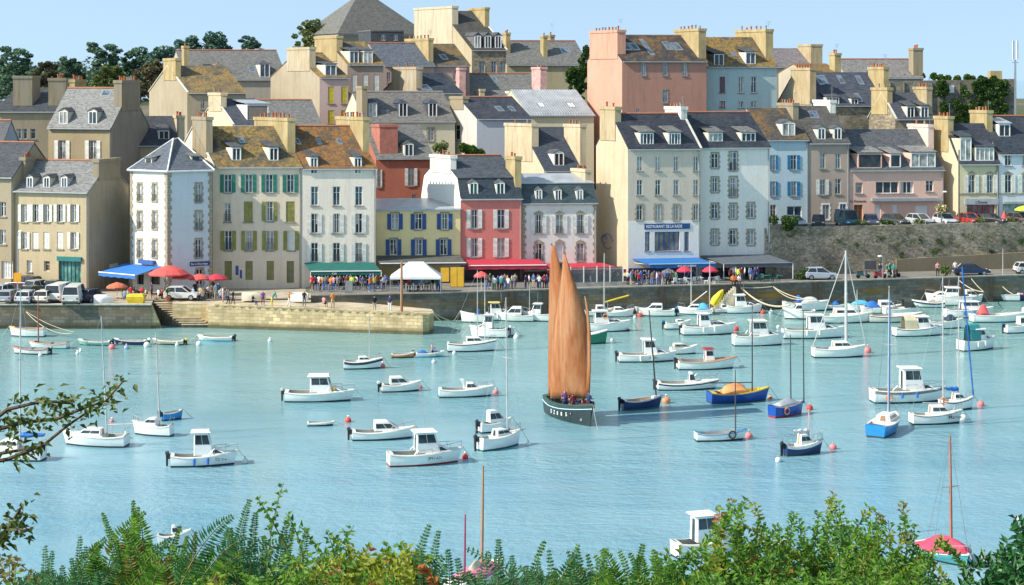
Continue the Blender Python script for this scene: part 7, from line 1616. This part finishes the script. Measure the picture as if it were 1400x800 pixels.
for a in (('spreading dark cypress at the far left of the skyline',22,64,112,62,350,'dark',3000,'flat'),('small dark tree behind the leftmost cypress',-2,80,112,30,356,'dark',1200),('brownish round tree beside the spreading cypress',62,79,112,44,348,'brown',2200),('dark bushy tree right of the brownish tree',97,74,108,40,352,'dark',2000),
  ('tall dark cypress with layered crown on the left skyline',145,58,104,54,345,'dark',3000,'flat'),('olive green round tree in front of the layered cypress',150,84,118,46,330,'light',2400),('dark tree between the layered cypress and the pines',190,62,96,44,350,'dark',2200),('broad dark pine left of the highest pines',228,58,100,56,345,'pine',3000),
  ('highest dark pine, left one of the tall pair',262,42,92,44,350,'pine',2800),('highest dark pine, right one of the tall pair',296,40,80,50,352,'pine',3000),('lone small dark pine on the skyline',342,48,72,36,350,'pine',1600,'flat'),('wispy light green birch against the sky',424,20,66,46,340,'light',1500),
  ('dark green tree in front of the tall pines',210,78,112,50,335,'brown',1800)):
    tree(*a)
tree('feathery bush standing between the slate house and the salmon block',788,88,125,24,300,'ivy',1500,s=.25)
def woods():
    mb=MB(); t=[]
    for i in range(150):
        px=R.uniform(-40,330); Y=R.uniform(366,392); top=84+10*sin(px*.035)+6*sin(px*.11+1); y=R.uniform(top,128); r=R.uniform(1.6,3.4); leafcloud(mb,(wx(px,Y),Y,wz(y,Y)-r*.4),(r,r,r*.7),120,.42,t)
    o=mb.build('distant_woods',[leafmat((.07,.125,.08),(.17,.25,.14),trans=.3)]); settint(o,t); tag(o,'soft band of woodland behind the rooftops at upper left','woods',kind='stuff')  # leaf colour includes a pale haze over the far trees
woods()
def plantmass(name,label,cat,boxes,Y,kind,n,s=.22,depth=.5):
    """creeper or shrub mass built from leaf clusters; boxes: x0,x1,y0,y1 in photo measures at distance Y"""
    x0=boxes[0][0]; base=Vector((wx(x0,Y),Y,wz(boxes[0][3],Y))); mb=MB(); tint=[]; st=MB()
    for (a,b,c,d) in boxes:
        X0,X1,Z0,Z1=wx(a,Y),wx(b,Y),wz(d,Y),wz(c,Y); k=max(4,int((X1-X0)*(Z1-Z0)*1.6))
        for i in range(k): 
            p=(R.uniform(X0,X1)-base.x,R.uniform(-.1,.1),R.uniform(Z0,Z1)-base.z); leafcloud(mb,p,(.62,depth*R.uniform(.5,1.2),.62),max(8,n//k),s,tint)
        st.tube([((X0+X1)/2-base.x,0,Z0-base.z-.2),((X0+X1)/2-base.x+.1,0,Z1-base.z-.3)],.05,5)
    rt=root(name,base,label,cat); o=mb.build('foliage',LM[kind],rt); settint(o,tint); st.build('stem',BARK,rt); return rt
plantmass('ivy','tall narrow ivy growing up the fortress wall left of the small window','ivy',[(1280,1296,118,155),(1284,1290,112,120)],299.4,'ivy',1600,.2)
plantmass('ivy','great dark ivy covering the right half of the fortress wall','ivy',[(1316,1376,112,160),(1322,1368,108,120),(1306,1320,140,165)],299.3,'ivy',5200,.22)
plantmass('wall_top_grass','bright green weeds growing along the top of the fortress wall','plant',[(1214,1250,106,111),(1250,1290,103,108),(1290,1330,106,109)],301,'shrub',2400,.16)
plantmass('climbing_plant','dark creeper on the gable of the wide slate house','plant',[(790,803,66,120),(776,802,92,118)],297,'ivy',2000,.22)
plantmass('roof_garden_plant','bright green shrub on the terrace behind the red mansard house','plant',[(622,664,201,210)],226,'shrub',1800,.16)
plantmass('roof_garden_plant','spiky potted shrub on the terrace left of the bright green one','plant',[(594,612,192,206)],227,'light',500,.16)
plantmass('hanging_shrub','dark shrub spilling over the left end of the retaining wall','plant',[(1058,1092,300,307),(1074,1080,306,312)],221.8,'ivy',900,.16)
plantmass('planter_bush','dark clipped shrub at the foot of the retaining wall','plant',[(1088,1106,370,382)],217.5,'ivy',700,.14)
plantmass('planter_bush','bright green planter on the right hand quay','plant',[(1288,1297,368,374)],220.5,'shrub',300,.12)
for i,(px,k,l) in enumerate(((1178,'light','yellow flowering planter between the teal van and the navy hatchback'),(1212,'ivy','dark leafy planter left of the dark grey hatchback'),(1257,'light','yellow flowering planter before the silver hatchback'),(1340,'light','pale yellow planter right of the red hatchback'),(1384,'light','yellow planter beside the closed coral parasol'))):
    Y=226.2+(px-1178)*.024; rt=root('flower_planter',(wx(px,Y),Y,8.46),l,'planter'); m=MB(); m.box(-.7,.7,-.25,.25,0,.4); m.build('trough',GRANITE,rt)
    mb=MB(); t=[]; leafcloud(mb,(0,0,.65),(.9,.35,.35),260,.12,t); o=mb.build('flowers',LM[k],rt); settint(o,t)
# moss clumps on the retaining wall
mt=[(1145,330),(1168,331),(1198,326),(1215,334),(1236,330),(1258,327),(1270,342),(1282,330),(1290,352),(1298,336),(1302,362),(1318,325),(1345,328),(1352,345),(1370,326),(1392,330),(1330,345),(1232,350),(1264,352),(1076,318)]
for i,(px,py) in enumerate(mt):
    (a,b),(c,d)=[(p,q) for p,q in zip(rl,rl[1:]) if px<=q[0]][0]; Y=lerp(b,d,(px-a)/(c-a)); z=wz(py,Y); Y+=max(0,(z-2.9))/5.9*.35
    mb=MB(); t=[]
    for j in range(4): leafcloud(mb,(R.uniform(-1.2,1.2),-.02,R.uniform(-.5,.5)),(.55,.08,.3),40,.09,t)
    o=mb.build('wall_plant',LM['ivy'],loc=(wx(px,Y),Y,z)); settint(o,t); tag(o,'green weed tuft rooted in the joints of the retaining wall','plant','weeds on the retaining wall')
# potted palm by the plaza
rt=root('potted_palm',(wx(229,200.6),200.6,2.56),'small potted palm in front of the big red parasol','palm'); m=MB(); m.lathe((0,0,0),[(0,0),(.22,0),(.3,.45),(0,.42)],10); m.build('pot',TERRA,rt); m=MB(); m.tube([(0,0,.4),(0,0,.9)],.07,6); m.build('trunk',BARK,rt); m=MB(); t=[]
for i in range(26):
    a=R.uniform(0,6.28); e=R.uniform(.2,1.3); L=R.uniform(.7,1.1); p=Vector((0,0,.9)); prev=None
    for j in range(5):
        f=j/4; c=p+Vector((cos(a)*cos(e)*L*f,sin(a)*cos(e)*L*f,L*f*sin(e)-.35*f*f)); w=Vector((-sin(a),cos(a),0))*.07*(1-f*.8)
        if prev: m.quad(prev[0],prev[1],c+w,c-w); t.append(R.random())
        prev=(c-w,c+w)
o=m.build('fronds',LM['shrub'],rt); settint(o,t)

# ---------- foreground plants on the near bank ----------
FG={'fern':leafmat((.04,.15,.06),(.14,.33,.12),.5,.45),'green':leafmat((.045,.16,.02),(.24,.44,.05),.5,.45),'yellow':leafmat((.14,.22,.02),(.46,.48,.06),.5,.45),'olive':leafmat((.09,.10,.02),(.30,.26,.07),.5,.4),'rust':leafmat((.32,.10,.03),(.62,.26,.07),.5,.4),'laurel':leafmat((.012,.06,.018),(.05,.18,.045),.3,.2)}
STEM=plain((.12,.13,.04),.8); STEMB=plain((.09,.06,.035),.85)
def leaf(mb,tint,p,d,up,L,W,t,m=0,fold=.25):
    d=d.normalized(); s=d.cross(up); 
    if s.length<1e-4: s=Vector((1,0,0))
    s.normalize(); n=s.cross(d)
    o=len(mb.v); mb.v+=[tuple(p),tuple(p+d*L*.4+s*W*.5+n*W*fold),tuple(p+d*L-n*L*.12),tuple(p+d*L*.4-s*W*.5+n*W*fold)]
    mb.f.append([o,o+1,o+2]); mb.f.append([o,o+2,o+3]); mb.m+=[m,m]; tint.extend([t,t])
def curve(A,B,bend,n=10):
    mid=(A+B)/2+bend; return [A*(1-t)**2+mid*2*t*(1-t)+B*t*t for t in [i/n for i in range(n+1)]]
def stemleaves(mb,tint,st,pts,kind,L,W,start=.15,dens=26,r=.004):
    if kind=='fern': L*=1.75; W*=1.45; dens=int(dens*.62)
    n=len(pts)-1; st.tube(pts,[r*(1-.7*i/n) for i in range(n+1)],4)
    for k in range(dens):
        f=start+(1-start)*k/dens; q=f*n; i=min(int(q),n-1); p=pts[i].lerp(pts[i+1],q-i); ax=(pts[i+1]-pts[i]).normalized(); s=ax.cross(Vector((R.uniform(-.4,.4),-1,.2))).normalized()
        sc_=(.2+1.0*min(1,(1-f)*1.6)) if kind=='fern' else 1
        if kind=='fern':
            for sg in (1,-1): leaf(mb,tint,p,s*sg+ax*.45+Vector((0,R.uniform(-.25,.25),-.12)),Vector((0,-1,.3)),L*sc_*R.uniform(.8,1.15),W,min(1,max(0,R.gauss(.5,.25))))
        else:
            sg=1 if k%2 else -1
            for _ in range(2): leaf(mb,tint,p+Vector((R.uniform(-.01,.01),R.uniform(-.02,.02),0)),s*sg*R.uniform(.4,1)+ax*R.uniform(.1,.9)+Vector((0,R.uniform(-.8,.6),R.uniform(-.35,.3))),Vector((R.uniform(-.4,.4),-.6,1)),L*R.uniform(.6,1.3),W*R.uniform(.7,1.2),min(1,max(0,R.gauss(.5,.28))))
LS=.62; DM=1.5; LOWR=34
def bush(name,label,cat,px,Y,tops,kind,mats,L=.05,W=.022,dens=28,spread=.25,base_py=930,fill=0,fw=60,fy=(770,830),leafk='leaf'):
    """tops: list of (px, py) the leading shoots reach"""
    X=wx(px,Y); zb=wz(base_py,Y); zg=25.2-Y*.42; B=Vector((X,Y,max(zb-.4,zg))); rt=root(name,B,label,cat); st=MB(); mb=MB(); t=[]
    for (tx,ty) in tops:
        ty+=10+(8 if px>1050 else 0)
        Yt=Y+R.uniform(-spread,spread); T=Vector((wx(tx,Yt),Yt,wz(ty,Yt)))-B; A=Vector(((T.x)*.45+R.uniform(-.05,.05),R.uniform(-.1,.1),0))
        pts=curve(A,T,Vector((R.uniform(-.2,.2),R.uniform(-.1,.1),.14)),14); ln=(T-A).length
        stemleaves(mb,t,st,pts,kind,L*LS,W*LS,max(0,1-.75/ln) if ln>.75 else .1,int(DM*dens*min(ln,.75)/.45))
        for _e in range(2):
            T2=T+Vector((R.gauss(0,.09),R.gauss(0,.08),-abs(R.gauss(.12,.06)))); stemleaves(mb,t,st,curve(T2+Vector((R.uniform(-.3,.3),0,-.32)),T2,Vector((R.uniform(-.1,.1),0,.08)),8),kind,L*LS,W*LS,.1,int(DM*dens*.8))
    for _ in range(fill):
        tx=px+R.uniform(-fw,fw); ty=R.uniform(fy[0]+(LOWR if px>900 else 14),fy[1]); Yt=Y+R.uniform(-spread,spread)*1.3; T=Vector((wx(tx,Yt),Yt,wz(ty,Yt)))-B; A=T+Vector((R.uniform(-.32,.32),R.uniform(-.1,.1),-R.uniform(.2,.4)))
        stemleaves(mb,t,st,curve(A,T,Vector((R.uniform(-.12,.12),0,.08)),7),kind if R.random()<.7 else 'leaf',L*LS*R.uniform(.8,1.2),W*LS,.05,int(DM*dens*.8))
    g=MB(); g.tube([(0,0,zg-B.z-.2),(0,0,.02)],.02,6); g.v=[v for v in g.v]
    st.tube([Vector((0,0,zg-B.z-.2)),Vector((0,0,.05))],[.03,.015],6)
    if B.z>zg+.02 or True: st.build('stems',STEM,rt)
    o=mb.build('foliage',mats,rt); settint(o,t)
    if isinstance(mats,list) and len(mats)>1:
        cl=[]; a=0
        for i in range(len(mb.f)//2):
            if R.random()<.03: a=R.randint(0,len(mats)-1)
            elif R.random()<.06: a=0
            cl+=[a,a]
        o.data.polygons.foreach_set('material_index',cl)
    return rt
f,gn,ye,ol,ru,la=[FG[k] for k in ('fern','green','yellow','olive','rust','laurel')]
bush('bracken','tall dark green frond clump left of centre of the lower left corner','fern',85,8.0,[(62,735),(72,742),(85,762),(98,752),(110,722),(118,736),(60,770),(45,788)],'fern',[f],.055,.012,34,fill=34,fw=48,fy=(765,830))
bush('shrub','upright plume shrub, tallest on the lower left','shrub',180,8.4,[(140,690),(150,712),(160,728),(182,673),(190,682),(196,702),(175,712),(205,724),(214,738),(132,735)],'fern',[gn,f,ol],.05,.014,34,fill=44,fw=60,fy=(745,830))
bush('shrub','feathery shrub with pinkish stalks right of the upright plume','shrub',262,7.8,[(248,708),(256,722),(268,716),(280,742),(292,735),(302,748),(322,732),(312,716),(238,745)],'fern',[gn,f,ol],.045,.016,32,fill=42,fw=52,fy=(760,830))
bush('bracken','arched fern with a tall curled tip','fern',352,7.6,[(342,672),(350,690),(362,724),(330,740),(374,736),(393,700),(402,704),(420,712),(384,722)],'fern',[f,gn],.06,.011,38,fill=34,fw=46,fy=(758,830))
bush('bramble','bramble with one long bare stem leaning up to the left','bramble',436,7.2,[(388,650),(430,728),(446,714),(455,722),(468,712),(484,708),(420,742)],'leaf',[gn,ye,f],.045,.03,14,fill=60,fw=52,fy=(740,830))
bush('shrub','yellow green leafy shrub with orange tips near the lower centre','shrub',520,7.0,[(494,742),(505,738),(518,748),(532,735),(548,732),(556,738),(482,736),(566,752)],'leaf',[ye,gn,gn,ru],.045,.032,26,fill=85,fw=60,fy=(742,830))
bush('bracken','arching fern whose tip stands at the lower centre','fern',600,7.0,[(588,706),(600,714),(625,752),(640,770),(652,782),(576,742),(612,740)],'fern',[f,gn],.055,.012,32,fill=16,fw=50,fy=(775,835))
bush('bracken','bluish fern fronds in front of the tan masted boat','fern',690,7.3,[(668,742),(682,726),(700,748),(720,762),(735,755),(655,768),(745,775)],'fern',[f],.055,.011,34,fill=22,fw=55,fy=(778,835))
bush('shrub','airy shrub with a thin tall seed stalk right of the tan masted boat','shrub',762,7.6,[(745,728),(750,740),(775,742),(790,738),(802,746),(760,765)],'fern',[f,gn,ol],.05,.014,26,fill=24,fw=46,fy=(768,830))
bush('bracken','low mid green ferns right of the thin seed stalk','fern',850,7.4,[(792,733),(812,748),(830,738),(846,742),(860,745),(880,733),(893,740),(905,752),(870,757)],'fern',[gn,f],.055,.013,32,fill=34,fw=60,fy=(768,830))
bush('shrub','bright green shrub hiding the hull of the blue windowed cabin boat','shrub',945,7.8,[(915,745),(930,738),(948,742),(960,738),(972,752),(925,757),(985,740)],'leaf',[gn,ye],.05,.026,26,fill=48,fw=46,fy=(752,830))
bush('shrub','leafy shrub with rusty red leaves and thin dark stalks','shrub',1015,8.2,[(985,682),(1003,672),(1010,690),(1018,670),(1030,675),(1036,705),(992,700),(1045,712),(1000,708)],'leaf',[gn,ye,gn,ru],.045,.028,26,fill=64,fw=56,fy=(718,830))
bush('shrub','dense green shrub, highest of the lower right mass','shrub',1135,8.4,[(1085,683),(1092,690),(1100,705),(1120,682),(1130,690),(1142,656),(1146,668),(1138,700),(1158,690),(1170,702),(1075,705),(1110,702)],'leaf',[gn,f,ye],.045,.024,30,fill=76,fw=74,fy=(705,830))
bush('shrub','dense shrub with yellow brown patches between the highest one and the crimson boat','shrub',1225,8.0,[(1190,690),(1202,682),(1215,694),(1234,668),(1240,690),(1250,700),(1180,705)],'leaf',[gn,ol,ye,gn],.042,.024,30,fill=60,fw=50,fy=(718,830))
bush('shrub','low green shrub under the crimson covered boat','shrub',1300,7.6,[(1285,785),(1300,778),(1312,782),(1325,786),(1345,778),(1262,768)],'leaf',[gn,ye,f],.045,.024,24,fill=30,fw=48,fy=(778,835))
bush('laurel_bush','dark glossy laurel at the lower right edge','laurel',1402,6.2,[(1388,690),(1392,700),(1378,722),(1384,735),(1372,760),(1380,752),(1395,715),(1405,695),(1372,785),(1398,730)],'leaf',[la],.055,.030,26,fill=46,fw=26,fy=(712,830))
bush('shrub','sparse brown leaved twigs at the lower left edge','shrub',8,6.5,[(14,752),(5,762),(22,765),(-6,760)],'leaf',[ol,gn,ol],.04,.03,12,fill=4,fw=20,fy=(745,775))
bush('shrub','low leafy mass filling the bottom below the fern fronds on the left','shrub',400,6.6,[(300,775),(340,772),(380,768),(420,765),(450,770),(260,778)],'leaf',[gn,ye,ol],.045,.028,22,fill=70,fw=130,fy=(775,835))
bush('shrub','low leafy mass along the bottom right','shrub',1110,6.8,[(1000,755),(1050,742),(1100,745),(1150,748),(1200,752),(1250,750)],'leaf',[gn,ye,gn],.045,.026,22,fill=84,fw=150,fy=(752,835))
def branch():
    Y=6.0; P=lambda x,y,dy=0:Vector((wx(x,Y+dy),Y+dy,wz(y,Y+dy))); B=P(-60,640); rt=root('tree_branch',B,'leafy branch reaching in from the left edge over the water','branch'); st=MB(); mb=MB(); t=[]
    main=[[(-60,640),(-20,592),(30,578),(80,572),(120,556),(145,548),(168,522)],[(-60,640),(10,628),(60,608),(95,580),(125,560)],[(-40,600),(10,560),(60,548),(100,552)],[(-60,660),(0,620),(30,615),(50,628)],[(-60,770),(-10,735),(15,722),(38,725)],[(-60,790),(0,745),(20,708),(30,692)]]
    for L_,nn in zip(main,(34,6,20,7,16,12)):
        pts=[P(x,y,R.uniform(-.05,.05))-B for x,y in L_]; st.tube(pts,[.008-.006*i/len(pts) for i in range(len(pts))],5)
        for k in range(nn*5):
            f=.2+.8*R.random(); q=f*(len(pts)-1); i=min(int(q),len(pts)-2); p=pts[i].lerp(pts[i+1],q-i)+Vector((R.gauss(0,.02),R.gauss(0,.05),R.gauss(0,.022)))
            leaf(mb,t,p,Vector((R.uniform(-.3,1),R.uniform(-.8,.4),R.uniform(-.5,.5))),Vector((0,-.5,1)),(.034)*R.uniform(.5,1.2),.017,R.random())
    st.build('twigs',STEMB,rt); o=mb.build('foliage',[leafmat((.025,.05,.008),(.13,.19,.03),.5,.35)],rt); settint(o,t)
branch()
